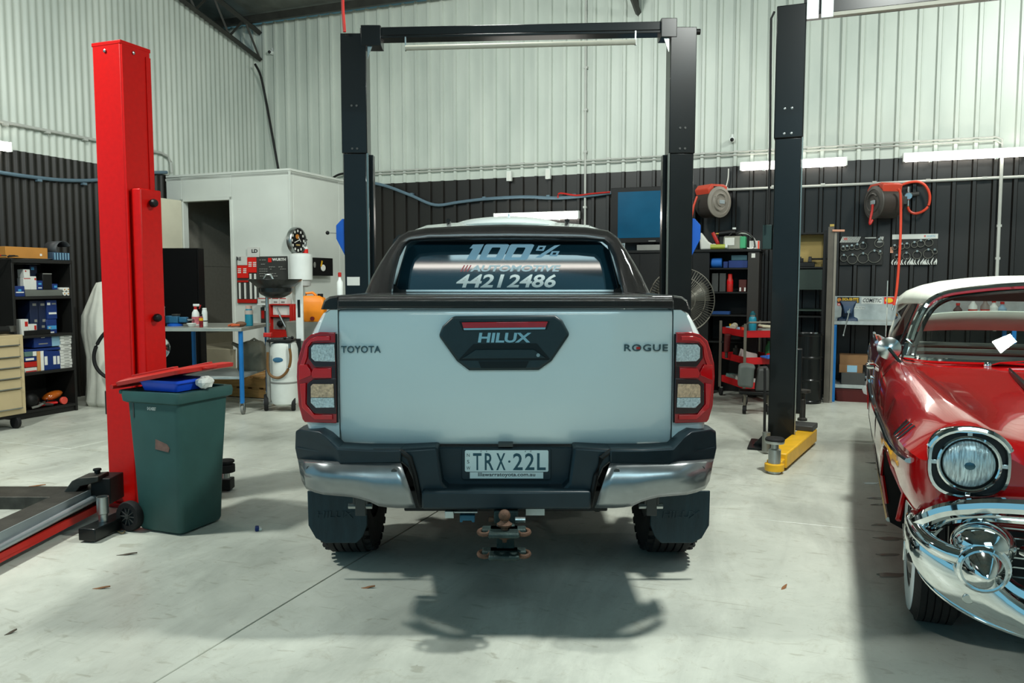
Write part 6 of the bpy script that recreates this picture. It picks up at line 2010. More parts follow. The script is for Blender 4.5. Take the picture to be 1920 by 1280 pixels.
MB().tube([(0, 0, 0.2), (0, 0, 0.23), (0.04, 0, 0.23)], 0.008, 8).build('pump', M_blacks, t)
MB().box((-0.03, 0, -0.01), (0.1, 0.1, 0.018)).build('holder', M_white, t)
# orange jerrycan on a grey stand
jp = at(587, 602, 10.3)
t = thing('jerrycan', 'bright orange plastic jerrycan beside the pickup tail light', 'jerrycan', (jp.x, 10.3, jp.z))
M_or = mat('orange_jerry', '#e8840e', 0.4, var=0.05)
MB().loft([rr_ring(-0.10, 0.13, -0.09, 0.09, 0.0, 0.03), rr_ring(-0.125, 0.16, -0.10, 0.10, 0.05, 0.03), rr_ring(-0.14, 0.17, -0.10, 0.10, 0.25, 0.04), rr_ring(-0.13, 0.15, -0.08, 0.08, 0.30, 0.03), rr_ring(-0.10, 0.10, -0.06, 0.06, 0.33, 0.02)]).build('body', M_or, t, smooth=45)
MB().tube([(-0.09, 0, 0.31), (-0.085, 0, 0.36), (0.0, 0, 0.37), (0.05, 0, 0.33)], 0.017, 10).build('handle', M_or, t)
MB().cyl((0.10, 0, 0.30), (0.10, 0, 0.355), 0.036, n=16).build('cap', M_blacks, t)
MB().cyl((0.02, -0.10, 0.04), (0.02, -0.13, 0.04), 0.026, n=14).build('tap', mat('dark_red', '#6a140c', 0.5), t)
t = thing('utility_tub', 'grey utility tub on a stand that carries the orange jerrycan', 'tub', (jp.x - 0.05, 10.35, 0))
MB().loft([rr_ring(-0.22, 0.35, -0.22, 0.22, 0.55, 0.04), rr_ring(-0.27, 0.38, -0.25, 0.25, jp.z - 0.003, 0.04)]).build('basin', mat('tub_grey', '#77786f', 0.55), t, smooth=45)
for x in (-0.18, 0.30):
    for y in (-0.18, 0.18):
        MB().cyl((x, y, 0), (x, y, 0.55), 0.018, n=10).build('leg', M_galv, t)
tag(MB().tube([at(556, 660, 9.9), at(572, 655, 9.9), at(590, 668, 9.9), at(590, 680, 9.9)], 0.012, 8).build('brass_pipe', mat('brass', '#a88a4a', 0.35, metal=0.8)), 'bent brass pipe below the orange jerrycan', 'pipe')
t = thing('spray_can', 'white spray can with red cap seen left of the black post', 'can', (at(650, 545, 9.5).x - 0.08, 9.5, 1.31))
MB().lathe([(0.035, 0), (0.036, 0.006), (0.036, 0.20), (0.02, 0.225), (0.015, 0.26)], n=18).build('body', M_white, t)
MB().lathe([(0.02, 0.262), (0.02, 0.31), (0.01, 0.315)], n=14).build('cap', M_redp, t)
t2 = thing('parts_shelf', 'narrow grey parts shelf hidden behind the pickup bed', 'shelf', (at(650, 545, 9.5).x - 0.08, 9.5, 0))
MB().box2((-0.12, -0.12, 1.28), (0.12, 0.12, 1.305)).build('board', M_galv, t2)
for x in (-0.1, 0.1):
    MB().box2((x - 0.015, -0.1, 0), (x + 0.015, 0.1, 1.28)).build('upright', M_galv, t2)

# ================================================================== black hoist around the pickup
bh = thing('vehicle_hoist', 'black two-post overhead-beam hoist standing around the white pickup', 'hoist', (0.05, 7.25, 0))
BH = Vector((0.05, 7.25, 0))
HT = {}
for sg, uu, Yp in ((-1, (640, 690), 7.30), (1, (1255, 1302), 7.16)):
    v0 = 62 if sg < 0 else 50
    cxw = (at(uu[0], 300, Yp).x + at(uu[1], 300, Yp).x) / 2
    zt = at(uu[0], v0, Yp).z
    zj = at(uu[0], 287, Yp).z
    x = cxw - BH.x
    y = Yp - BH.y
    HT[sg] = (x, y, zt)
    i = -sg
    # upper, wider extension and lower column
    MB().box2((x - 0.115, y, zj), (x + 0.115, y + 0.20, zt)).build('upper_column', M_black, bh, bevel=0.006)
    MB().box2((x - 0.105, y + 0.004, 0.03), (x + 0.105, y + 0.19, zj - 0.002)).build('lower_column', M_black, bh, bevel=0.006)
    MB().box2((x + i * 0.107, y + 0.0, 0.05), (x + i * 0.125, y + 0.012, zj)).build('guide_edge', mat('bare_steel_edge', '#8a8a82', 0.25, metal=0.9), bh)
    MB().box2((x + i * 0.107, y + 0.10, 0.05), (x + i * 0.15, y + 0.19, zj)).build('guide_rail', M_black, bh, bevel=0.003)
    MB().box2((x - 0.22, y - 0.12, 0.0), (x + 0.22, y + 0.32, 0.03)).build('base_plate', M_black, bh)
    for dx in (-0.02, 0.025):
        for zz in ((zj + 0.04, zj + 0.42) if sg < 0 else (zj + 0.04, zj + 0.22)):
            MB().cyl((x + dx, y - 0.006, zz), (x + dx, y + 0.002, zz), 0.010, n=10).build('bolt', M_dgrey, bh)
    # blue lock cover on the outer side
    zc = 1.52 + Yp * math.tan(math.atan((640 - 443) / FPX) - PITCH)
    xo = x + sg * 0.108
    MB().prism([(xo, y + 0.02, zc - 0.17), (xo + sg * 0.075, y + 0.02, zc - 0.02), (xo + sg * 0.075, y + 0.02, zc + 0.10), (xo + sg * 0.02, y + 0.02, zc + 0.16), (xo, y + 0.02, zc + 0.16)], (0, 0.12, 0)).build('lock_cover', M_blue, bh, bevel=0.004)
    if sg < 0:
        MB().cyl((xo - 0.03, y + 0.05, zc + 0.03), (xo - 0.155, y + 0.05, zc + 0.035), 0.005, n=8).build('release_rod', M_zinc, bh)
        MB().sph((xo - 0.16, y + 0.05, zc + 0.035), 0.018).build('release_knob', M_blacks, bh)
        MB().box2((x - 0.085, y - 0.003, 1.52 + 7.3 * math.tan(math.atan((640 - 535) / FPX) - PITCH)), (x + 0.03, y + 0.003, 1.52 + 7.3 * math.tan(math.atan((640 - 519) / FPX) - PITCH))).build('notice', M_white_c, bh)
    else:
        MB().cyl((x + 0.12, y + 0.08, zt - 0.02), (x + 0.16, y + 0.08, zt - 0.02), 0.025, n=14).build('pulley', M_blacks, bh)
    # carriage arm stub at floor
    MB().box2((x - 0.09 + i * 0.05, y + 0.01, 0.08), (x + 0.09 + i * 0.12, y + 0.21, 0.5)).build('carriage', M_black, bh, bevel=0.006)
xl, yl_, zl = HT[-1]
xr, yr_, zr = HT[1]
MB().prism([(xl + 0.06, yl_ + 0.02, zl - 0.02), (xl + 0.06, yl_ + 0.16, zl - 0.02), (xl + 0.06, yl_ + 0.16, zl + 0.055), (xl + 0.06, yl_ + 0.02, zl + 0.055)], (xr - xl - 0.17, yr_ - yl_, zr - zl + 0.0)).build('overhead_beam', M_black, bh, bevel=0.006)
MB().prism([(xl + 0.06, yl_ + 0.015, zl - 0.045), (xl + 0.06, yl_ + 0.165, zl - 0.045), (xl + 0.06, yl_ + 0.165, zl - 0.021), (xl + 0.06, yl_ + 0.015, zl - 0.021)], (xr - xl - 0.17, yr_ - yl_, zr - zl)).build('beam_tray', M_black, bh, bevel=0.004)
MB().box2((xl + 0.07, yl_ - 0.005, zl - 0.11), (xl + 0.25, yl_ + 0.18, zl + 0.07)).build('beam_bracket', M_black, bh, bevel=0.006)
MB().box2((xr - 0.20, yr_ - 0.005, zr - 0.09), (xr - 0.06, yr_ + 0.18, zr + 0.075)).build('beam_bracket', M_black, bh, bevel=0.006)
for x, y, z in ((xl + 0.125, yl_, zl - 0.16), (xr - 0.125, yr_, zr - 0.15)):
    MB().prism([(x, y + 0.02, z - 0.06), (x, y + 0.02, z + 0.10), (x + (0.06 if x < 0 else -0.06), y + 0.02, z + 0.10)], (0, 0.01, 0)).build('gusset', M_zinc, bh)
pa_, pb_ = at(760, 90, 7.2) - BH, at(1192, 79, 7.1) - BH
MB().cyl(pa_, pb_, 0.022, n=14).build('cutoff_bar', mat('cream_bar', '#9a998c', 0.5), bh)
for p in (pa_, pb_):
    MB().box2((p.x - 0.006, p.y + 0.01, p.z - 0.02), (p.x + 0.006, p.y + 0.03, p.z + 0.10)).build('bar_hanger', M_zinc, bh)

# ================================================================== tall black hoist post on the right
RX = gp(1463, 843)
rp = thing('vehicle_hoist', 'tall black hoist post with a yellow floor arm, left of the red car', 'hoist', (RX.x, RX.y, 0), RZ)
RM = (Matrix.Translation(Vector((RX.x, RX.y, 0))) @ Matrix.Rotation(RZ, 4, 'Z')).inverted()
ztp = 1.52 + RX.y * math.tan(math.atan((640 - 8) / FPX) - PITCH)
zj = 1.52 + RX.y * math.tan(math.atan((640 - 258) / FPX) - PITCH)
MB().box2((-0.122, 0, zj), (0.122, 0.24, ztp)).build('upper_column', M_black, rp, bevel=0.008)
MB().box2((-0.112, 0.006, 0.03), (0.112, 0.23, zj - 0.002)).build('lower_column', M_black, rp, bevel=0.008)
MB().box2((0.113, 0.0, 0.05), (0.124, 0.02, zj)).build('guide_edge', mat('bare_steel_edge', '#8a8a82', 0.25, metal=0.9), rp)
for v in (203, 250):
    for dx in (-0.03, 0.03):
        z = 1.52 + RX.y * math.tan(math.atan((640 - v) / FPX) - PITCH)
        MB().lathe([(0.011, 0), (0.011, 0.005), (0.004, 0.009)], (dx - 0.005, 0.0, z), (0, -1, 0), 12).build('bolt', M_zinc, rp)
MB().box2((-0.28, -0.10, 0), (0.20, 0.34, 0.022)).build('base_plate', M_black, rp, bevel=0.004)
MB().prism([(-0.122, 0.02, 0.022), (-0.24, 0.02, 0.022), (-0.122, 0.02, 0.16)], (0, 0.012, 0)).build('base_gusset', M_black, rp)
zc = 1.52 + RX.y * math.tan(math.atan((640 - 443) / FPX) - PITCH)
MB().box2((-0.20, 0.04, zc - 0.11), (-0.118, 0.18, zc + 0.11)).build('switch_box', mat('dark_green_box', '#122a28', 0.5), rp, bevel=0.005)
MB().tube([RM @ at(u, v, 7.12) for u, v in ((1452, 22), (1446, 35), (1445, 120), (1444, 260), (1441, 420))], 0.010, 8).build('hydraulic_hose', M_rubber, rp)
MB().tube([RM @ at(u, v, 7.08) for u, v in ((1434, 690), (1434, 760), (1433, 830), (1440, 845))], 0.012, 8).build('hydraulic_hose', M_rubber, rp)
# head beam going right with its sensor plate
MB().box2((0.10, 0.02, ztp - 0.10), (3.2, 0.20, ztp + 0.10)).build('overhead_beam', M_black, rp, bevel=0.005)
MB().box2((0.125, 0.0, ztp - 0.14), (0.22, 0.012, ztp + 0.02)).build('beam_bracket', M_zinc, rp)
MB().box2((0.24, -0.02, ztp - 0.15), (0.34, 0.02, ztp + 0.04)).build('switch_plate', M_galv, rp, bevel=0.003)
MB().box2((0.34, 0.0, ztp - 0.135), (1.5, 0.06, ztp - 0.105)).build('cutoff_bar', mat('cream_bar', '#9a998c', 0.5), rp)
MB().box2((0.0, 0.23, 0.30), (0.16, 0.35, 0.9)).build('carriage', M_black, rp, bevel=0.006)
# yellow arm on the floor
A0, A1 = gp(1450, 885), gp(1497, 835)
A0 = Vector((A0.x + 0.05, A0.y + 0.06, 0))
A1 = Vector((A1.x + 0.13, A1.y + 0.1, 0))
dr_ = (A1 - A0).normalized()
sd = Vector((-dr_.y, dr_.x, 0)) * 0.075
MB(RM).prism([A0 - sd + Vector((0, 0, 0.025)), A0 + sd + Vector((0, 0, 0.025)), A0 + sd + Vector((0, 0, 0.145)), A0 - sd + Vector((0, 0, 0.145))], A1 - A0).build('lift_arm', M_yellow, rp, bevel=0.012)
MB(RM).box((A1.x - 0.06, A1.y - 0.04, 0.17), (0.24, 0.2, 0.05), (0, 0, math.atan2(dr_.y, dr_.x))).build('arm_knuckle', M_dgrey, rp, bevel=0.008)
tip = A0 - dr_ * 0.10
MB(RM).lathe([(0.065, 0.022), (0.075, 0.024), (0.075, 0.075), (0.05, 0.08)], tip, (0, 0, 1), 24).build('pad_socket', M_yellow, rp)
MB(RM).prism([tip - sd * 0.8 + Vector((0, 0, 0.03)), tip + sd * 0.8 + Vector((0, 0, 0.03)), tip + sd * 0.8 + Vector((0, 0, 0.10)), tip - sd * 0.8 + Vector((0, 0, 0.10))], A0 - tip + dr_ * 0.02).build('arm_fork', M_yellow, rp, bevel=0.006)
MB(RM).cyl(tip, tip + Vector((0, 0, 0.022)), 0.05, n=20).build('pad_foot', M_zinc, rp)
MB(RM).lathe([(0.048, 0.08), (0.048, 0.19), (0.03, 0.20), (0.03, 0.235), (0.07, 0.24), (0.074, 0.25), (0.074, 0.262), (0.06, 0.27)], tip, (0, 0, 1), 24).build('lift_pad', M_zinc, rp)
MB(RM).lathe([(0.075, 0.263), (0.076, 0.275), (0.066, 0.285)], tip, (0, 0, 1), 24).build('pad_rubber', M_rubber, rp)
e2 = RM @ gp(1436, 850)
MB().cyl((e2.x, e2.y + 0.0, 0.022), (e2.x, e2.y, 0.19), 0.035, n=20).build('pad_extension', mat('bare_zinc', '#8d8f88', 0.4, metal=0.7), rp)
e3 = RM @ (A1 + Vector((-0.02, 0.12, 0)))
MB().lathe([(0.045, 0.0), (0.045, 0.02), (0.028, 0.03), (0.028, 0.2), (0.02, 0.21), (0.02, 0.26), (0.07, 0.27), (0.07, 0.295)], (e3.x, e3.y, 0.196), n=22).build('lift_pad', M_steel, rp)

# ================================================================== right-hand wall
# big blue screen
t, W, H, mp = panel_on('television', 'large wall screen showing plain blue behind the right black post', 'television', 1145, 456, 1305, 350, -0.30, M_blacks, 0.05, 'casing')
W2, H2 = W / 2, H
t_tv = t
p, q = ROOM.pb(1145, 456, -0.30), ROOM.pb(1305, 346, -0.30)
Wt, Ht = q.x - p.x, q.z - p.z
for ch in list(t_tv.children):
    bpy.data.objects.remove(ch)
t_tv.location = ROOM.w((p.x + q.x) / 2, -0.30, p.z)
MB().box2((-Wt / 2, 0, 0), (Wt / 2, 0.05, Ht)).build('casing', M_blacks, t_tv, bevel=0.006)
MB().box2((-Wt / 2 + 0.10, -0.003, 0.07), (Wt / 2 - 0.04, -0.0005, Ht - 0.06)).build('screen', mat('blue_screen', '#0d4560', 0.18, emit='#0e5a86', estr=0.10, var=0.3, scale=1.5), t_tv)
MB().box2((-0.3, 0.05, 0.2), (0.3, 0.25, 0.6)).build('wall_bracket', M_blacks, t_tv)
MB().box2((-0.05, -0.004, 0.015), (0.05, -0.0005, 0.03)).build('badge', M_grey, t_tv)

# long black bench-cabinet under the screen and its shelves
CB = -0.62
CZ = ROOM.pb(1360, 467, CB).z
x0, x1 = ROOM.pb(1150, 470, CB).x, ROOM.pb(1424, 470, CB).x
xm = ROOM.pb(1330, 500, CB).x
xs = ROOM.pb(1402, 500, CB).x
cbn = room_thing('storage_cabinet', 'wide black cabinet with open shelves under the blue screen', 'cabinet', (x0 + x1) / 2, CB + 0.28)
o_ = (x0 + x1) / 2
MB().box2((x0 - o_, -0.30, CZ - 0.035), (x1 - o_ + 0.02, 0.28, CZ)).build('top', M_blacks, cbn, bevel=0.003)
MB().box2((x0 - o_, -0.28, 0.0), (xm - o_, 0.26, CZ - 0.037)).build('body', M_blacks, cbn, bevel=0.003)
for xx in (x0 - o_ + 0.02 + 0.36 * k for k in range(3)):
    MB().box2((xx, -0.292, 0.05), (xx + 0.34, -0.281, CZ - 0.06)).build('door', M_blacks, cbn, bevel=0.003)
MB().box2((xs - o_, -0.28, 0.0), (x1 - o_, 0.26, CZ - 0.037)).build('side_panel', mat('brown_black_panel', '#221e19', 0.5), cbn, bevel=0.003)
MB().box2((xm - o_ + 0.001, 0.22, 0.0), (xs - o_ - 0.001, 0.24, CZ - 0.037)).build('back_panel', M_blacks, cbn)
SH = [ROOM.pb(1365, v, CB).z for v in (502, 547, 590, 640)]
for z in SH:
    MB().box2((xm - o_ + 0.001, -0.26, z - 0.02), (xs - o_ - 0.001, 0.219, z)).build('shelf', M_blacks, cbn)
MB().box2((ROOM.pb(1409, 480, CB).x - o_, -0.283, ROOM.pb(1409, 483, CB).z), (ROOM.pb(1416, 480, CB).x - o_, -0.2805, ROOM.pb(1409, 475, CB).z)).build('notice', M_white_c, cbn)


def rbox(label, u0, v0, u1, v1, b, depth, m, z0, **k):
    return carton(label, 'b', u0, v0, u1, v1, b, depth, m, z0, **k)


GS = 'things inside the open black cabinet'
p, q = ROOM.pb(1332, 495, CB + 0.05), ROOM.pb(1353, 495, CB + 0.05)
t = room_thing('cloth_roll', 'bright blue roll lying on the upper shelf of the black cabinet', 'roll', (p.x + q.x) / 2, CB + 0.12, SH[0] + 0.068)
MB().cyl((-(q.x - p.x) / 2, 0, 0), ((q.x - p.x) / 2, 0, 0), 0.066, n=20).build('cloth', mat('bright_blue_cloth', '#1a5fae', 0.7), t, bevel=0.012)
MB().cyl((-(q.x - p.x) / 2 - 0.004, 0, 0), (-(q.x - p.x) / 2 + 0.001, 0, 0), 0.025, n=14).build('core', M_paper, t)
rbox('small dark blue bin beside the blue roll', 1356, 490, 1365, 502, CB + 0.08, 0.15, M_navy, SH[0] + 0.001, name='parts_bin', cat='bin', group=None)
rbox('blue plastic parts bin at the right of the upper cabinet shelf', 1366, 488, 1402, 502, CB + 0.06, 0.18, M_navy, SH[0] + 0.001, name='parts_bin', cat='bin')
rbox('teal bag of parts on top of the blue parts bin', 1371, 478, 1401, 488, CB + 0.07, 0.15, mat('teal_bag', '#2a4f5a', 0.5), ROOM.pb(1380, 488, CB + 0.06).z + 0.001, name='parts_bag', cat='bag')
t = room_thing('drink_bottle', 'red bottle standing on the middle cabinet shelf', 'bottle', ROOM.pb(1368, 540, CB + 0.06).x, CB + 0.10, SH[1] + 0.001)
MB().lathe([(0.038, 0), (0.04, 0.008), (0.04, 0.15), (0.028, 0.18), (0.028, 0.23), (0.02, 0.235)], n=18).build('body', M_redp, t)
MB().lathe([(0.041, 0.10), (0.041, 0.14)], n=18, caps=False).build('label', M_tlb, t)
rbox('dark red box on the middle cabinet shelf', 1385, 524, 1400, 547, CB + 0.12, 0.12, mat('dark_red_box', '#4a160c', 0.6), SH[1] + 0.001, patch=[(0.2, 0.2, 0.2, 0.3, M_paper), (0.8, 0.2, 0.2, 0.3, M_paper)])
rbox('dark grey case left of the red bottle', 1334, 512, 1347, 547, CB + 0.08, 0.2, M_dgrey, SH[1] + 0.001, name='case', cat='case')
rbox('second dark grey case next to the red bottle', 1348.5, 512, 1361, 547, CB + 0.08, 0.2, M_dgrey, SH[1] + 0.001, name='case', cat='case')
rbox('folded blue rags on the lowest visible cabinet shelf', 1334, 584, 1368, 594, CB + 0.05, 0.2, mat('blue_rag', '#123a6e', 0.8), SH[2] + 0.001, name='rags', cat='cloth')
# clutter on the cabinet
TZ = CZ + 0.001
x = lambda u: ROOM.pb(u, 460, CB + 0.1).x
t = room_thing('charger', 'grey and green battery charger on top of the black cabinet', 'charger', x(1379), CB + 0.16, TZ)
MB().box((-0.03, 0, 0.085), (0.26, 0.2, 0.17), taper=0.92).build('body', mat('charger_grey', '#8a8a7c', 0.5), t, bevel=0.012)
MB().box2((-0.135, -0.104, 0.05), (-0.01, -0.096, 0.15)).build('meter', M_paper, t, bevel=0.003)
MB().box2((0.06, -0.106, 0.01), (0.13, 0.10, 0.165)).build('green_end', mat('charger_green', '#3d9a6a', 0.5), t, bevel=0.006)
MB().tube([(-0.10, 0, 0.17), (-0.05, 0, 0.22), (0.05, 0, 0.22), (0.09, 0, 0.17)], 0.012, 8).build('handle', M_blacks, t)
MB().tube(spline([(0.0, -0.05, 0.2), (0.10, -0.06, 0.23), (0.22, -0.08, 0.15), (0.25, -0.09, 0.02)], 6), 0.009, 8).build('lead', M_cable, t)
MB().tube(spline([(0.02, -0.03, 0.21), (0.14, -0.04, 0.20), (0.24, -0.05, 0.12), (0.22, -0.08, 0.012), (0.15, -0.09, 0.012)], 6), 0.009, 8).build('lead', M_paper, t)
rbox('white and orange carton at the right end of the black cabinet top', 1405, 451, 1424, 466, CB + 0.10, 0.12, M_white_c, TZ, patch=[(0.92, 0.5, 0.16, 0.95, M_orange)])
t = room_thing('spray_can', 'yellow-green can lying on its side on the cabinet top', 'can', x(1349), CB + 0.05, TZ + 0.034)
MB().cyl((-0.11, 0, 0), (0.08, 0, 0), 0.033, n=18).build('body', mat('lime_can', '#a9b24a', 0.4), t, bevel=0.004)
MB().cyl((0.081, 0, 0), (0.11, 0, 0), 0.028, n=16).build('cap', M_white, t)
t = room_thing('rag', 'crumpled white cloth on the cabinet beside the blue lock cover', 'cloth', x(1327), CB + 0.12, TZ)
w_ = MB().prism([(-0.10, 0, 0.0), (0.08, 0, 0.0), (0.09, 0, 0.05), (0.0, 0, 0.11), (-0.10, 0, 0.24), (-0.11, 0, 0.12)], (0, 0.10, 0))
w_.build('cloth', M_paper, t, bevel=0.02)
MB().sph((0.07, 0.03, 0.04), 0.05, 12, 8, (1.2, 0.8, 0.8)).build('fold', M_paper, t)
t = room_thing('torch', 'red torch leaning behind the white cloth', 'torch', x(1343), CB + 0.2, TZ + 0.04)
MB().cyl((0.03, 0, 0), (-0.06, 0, 0.19), 0.024, n=16).build('body', M_redp, t)
MB().cyl((0.03, 0, 0), (0.045, 0, -0.03), 0.032, n=16).build('head', M_blacks, t)
t = room_thing('air_gun', 'small black and brass air tool behind the charger', 'power tool', x(1358), CB + 0.34, TZ)
MB().box((0, 0, 0.10), (0.05, 0.05, 0.2)).build('handle', M_blacks, t, bevel=0.012)
MB().cyl((-0.10, 0, 0.22), (0.12, 0, 0.24), 0.038, n=16).build('body', M_blacks, t, bevel=0.006)
MB().cyl((-0.14, 0, 0.22), (-0.10, 0, 0.22), 0.018, n=12).build('nozzle', mat('brass', '#a88a4a', 0.35, metal=0.8), t)
MB().cyl((0.10, 0, 0.275), (0.10, 0, 0.30), 0.025).build('dial', M_white, t)
# things under the screen on the bench
rbox('flat grey keyboard on the black cabinet under the screen', 1194, 458, 1255, 463, CB + 0.06, 0.16, M_grey, TZ, name='keyboard', cat='keyboard')
t = room_thing('bracket', 'small silver bracket on the edge of the cabinet beside the screen', 'bracket', x(1172), CB - 0.01, TZ)
MB().box((0, 0, 0.05), (0.05, 0.012, 0.10)).build('plate', M_zinc, t, bevel=0.003)
for z in (0.03, 0.07):
    MB().cyl((0, -0.006, z), (0, -0.014, z), 0.008).build('hole', M_blacks, t)

# big workshop fan
fc = at(1278, 563, 9.35)
fn = thing('pedestal_fan', 'large grey wire-guard pedestal fan behind the right black post', 'fan', (fc.x, 9.35, 0), -0.25)
fcz = fc.z
Rf = 0.375
M_guard = mat('fan_guard_wire', '#6a675e', 0.45, metal=0.6, var=0.1)
for rr_, yy in ((Rf, -0.06), (Rf, 0.06), (Rf * 0.72, -0.10), (Rf * 0.42, -0.115), (Rf * 0.18, -0.12)):
    MB().tube([(rr_ * math.cos(a_), yy, fcz + rr_ * math.sin(a_)) for a_ in [2 * math.pi * i / 48 for i in range(48)]], 0.006, 6, closed=True).build('guard_ring', M_guard, fn)
gw = MB()
for k in range(72):
    a_ = 2 * math.pi * k / 72
    gw.tube([(r * math.cos(a_), y, fcz + r * math.sin(a_)) for r, y in ((0.05, -0.12), (Rf * 0.45, -0.115), (Rf * 0.8, -0.09), (Rf, -0.06))], 0.0022, 4)
    gw.tube([(r * math.cos(a_), y, fcz + r * math.sin(a_)) for r, y in ((Rf, 0.06), (Rf * 0.8, 0.09), (0.08, 0.11))], 0.0022, 4)
gw.build('guard_wires', M_guard, fn, kind='stuff')
MB().lathe([(Rf - 0.005, -0.06), (Rf - 0.002, 0.06)], (0, 0, fcz), (0, 1, 0), 48, caps=False).build('drum', mat('fan_drum', '#5a574e', 0.5, metal=0.4), fn, solid=0.003)
for k in range(3):
    a0 = 2 * math.pi * k / 3 + 0.4
    rows = []
    for r in (0.06, 0.15, 0.25, 0.33):
        rows.append([(r * math.cos(a0 + da), 0.03 * s_, fcz + r * math.sin(a0 + da)) for da, s_ in ((-0.42, -1), (0, 0), (0.42, 1))])
    MB().grid(rows).build('blade', mat('fan_blade', '#6d6b62', 0.45, metal=0.5), fn, solid=0.003)
MB().cyl((0, -0.05, fcz), (0, 0.22, fcz), 0.07, n=22).build('motor', M_blacks, fn, bevel=0.012)
MB().cyl((0, 0.16, 0.05), (0, 0.16, fcz), 0.025, n=14).build('pole', M_blacks, fn)
MB().lathe([(0.26, 0), (0.26, 0.02), (0.05, 0.05)], (0, 0.16, 0), n=32).build('base', M_blacks, fn)


# hose reels
def reel(label, u, v, b, yaw, hose_col, dark, disc_mat):
    p = ROOM.pb(u, v, b)
    w = ROOM.w(p.x, p.y, p.z)
    t = thing('hose_reel', label, 'hose reel', w, yaw)
    Rr = 0.205
    MB().lathe([(Rr - 0.02, -0.11), (Rr - 0.012, -0.10), (Rr - 0.012, 0.15), (Rr - 0.03, 0.17)], (0, 0, 0), (0, 1, 0), 40).build('drum', dark, t)
    ds = MB().lathe([(Rr + 0.002, -0.111), (Rr, -0.125), (0.165, -0.135), (0.160, -0.126), (0.128, -0.126), (0.122, -0.137), (0.10, -0.14), (0.092, -0.13), (0.06, -0.13), (0.055, -0.145), (0.02, -0.148)], (0, 0, 0), (0, 1, 0), 40).build('side_disc', disc_mat, t, smooth=30)
    MB().tube([(0.11 * math.cos(R_(a_)), -0.138, 0.11 * math.sin(R_(a_))) for a_ in range(40, 260, 12)], 0.014, 8).build('swirl_rib', disc_mat, ds)
    MB().box((0.02, -0.147, 0.0), (0.09, 0.012, 0.05)).build('hub_plate', mat('hub_plate_grey', '#9aa4a8', 0.5), ds, bevel=0.004)
    MB().prism([(-0.15, -0.10, 0.08), (0.14, -0.10, 0.10), (0.16, -0.10, 0.215), (0.10, -0.10, 0.24), (-0.13, -0.10, 0.235), (-0.19, -0.10, 0.17)], (0, 0.26, 0)).build('housing', mat('reel_red', '#c8432c', 0.42, var=0.05), t, bevel=0.012)
    MB().box2((-0.09, -0.112, 0.165), (0.07, -0.101, 0.205)).build('handle_slot', M_blacks, t)
    MB().box2((-0.05, 0.10, -0.02), (0.05, 0.30, 0.08)).build('wall_bracket', M_dgrey, t, bevel=0.006)
    return t, w


M_disc = mat('reel_disc_grey', '#8b847a', 0.5, var=0.06)
M_discd = mat('reel_disc_dark', '#4d4a46', 0.5, var=0.08)
M_drum = mat('reel_drum', '#3a332e', 0.5, var=0.1)
t, w = reel('red and light grey hose reel on the wall beside the blue screen', 1337, 380, -0.36, R_(30), M_orange, M_drum, M_disc)
MB(inv(t)).tube([at(1307, 368, w.y - 0.1), at(1301, 385, w.y - 0.1), at(1296, 410, w.y - 0.1), at(1292, 450, w.y - 0.1)], 0.014, 8).build('hose', M_orange, t)
t, w = reel('red and dark grey hose reel above the steel bench with a long hanging hose', 1655, 380, -0.36, R_(-82), M_orange, M_drum, M_discd)
Yr = w.y - 0.24
MB(inv(t)).tube(spline([at(u, v, Yr) for u, v in ((1683, 354), (1688, 362), (1689, 400), (1688, 450), (1685, 500), (1681, 545), (1676, 572))], 5), 0.016, 8).build('hose', M_orange, t)
MB(inv(t)).cyl(at(1676, 572, Yr), at(1673, 582, Yr), 0.012).build('hose_coupling', M_zinc, t)
MB(inv(t)).tube(spline([at(u, v, w.y - 0.22) for u, v in ((1636, 383), (1635, 395), (1632, 410), (1631, 420), (1636, 412))], 5), 0.015, 8).build('hose_tail', M_redp, t)
t_ = t
t = room_thing('air_regulator', 'small chrome air regulator on the wall right of the dark hose reel', 'regulator', ROOM.pb(1703, 368, -0.10).x, -0.10, ROOM.pb(1703, 368, -0.10).z)
MB().cyl((0, 0, -0.12), (0, 0, 0.12), 0.018, n=14).build('body', M_zinc, t)
MB().lathe([(0.045, 0), (0.048, 0.02), (0.04, 0.03)], (0, -0.015, 0.0), (0, -1, 0), 20).build('gauge', M_chrome, t)
MB().lathe([(0.038, 0.031), (0.038, 0.033)], (0, -0.015, 0.0), (0, -1, 0), 20).build('gauge_face', M_lblue, t)
MB().cyl((0.02, 0, 0.02), (0.12, 0, 0.03), 0.028, n=14).build('filter_bowl', M_dgrey, t)
MB().cyl((0, 0, -0.17), (0, 0, -0.121), 0.014, n=12).build('fitting', mat('brass', '#a88a4a', 0.35, metal=0.8), t)
lp = [ROOM.pb(u, v, -0.12) for u, v in ((1690, 347), (1705, 342), (1722, 341), (1735, 348), (1743, 365), (1741, 385), (1730, 396), (1716, 400), (1706, 396), (1702, 388))]
wall_run('air_hose', 'red hose looping round the small air regulator', lp, 0.016, M_orange, 'hose')

# clamp posters
M_pk = mat('poster_black', '#15140f', 0.5, var=0.1)
M_ring = mat('clamp_steel', '#6d6a60', 0.4, metal=0.8, var=0.1)
M_pw = mat('poster_white', '#c9ccc6', 0.6, var=0.03)


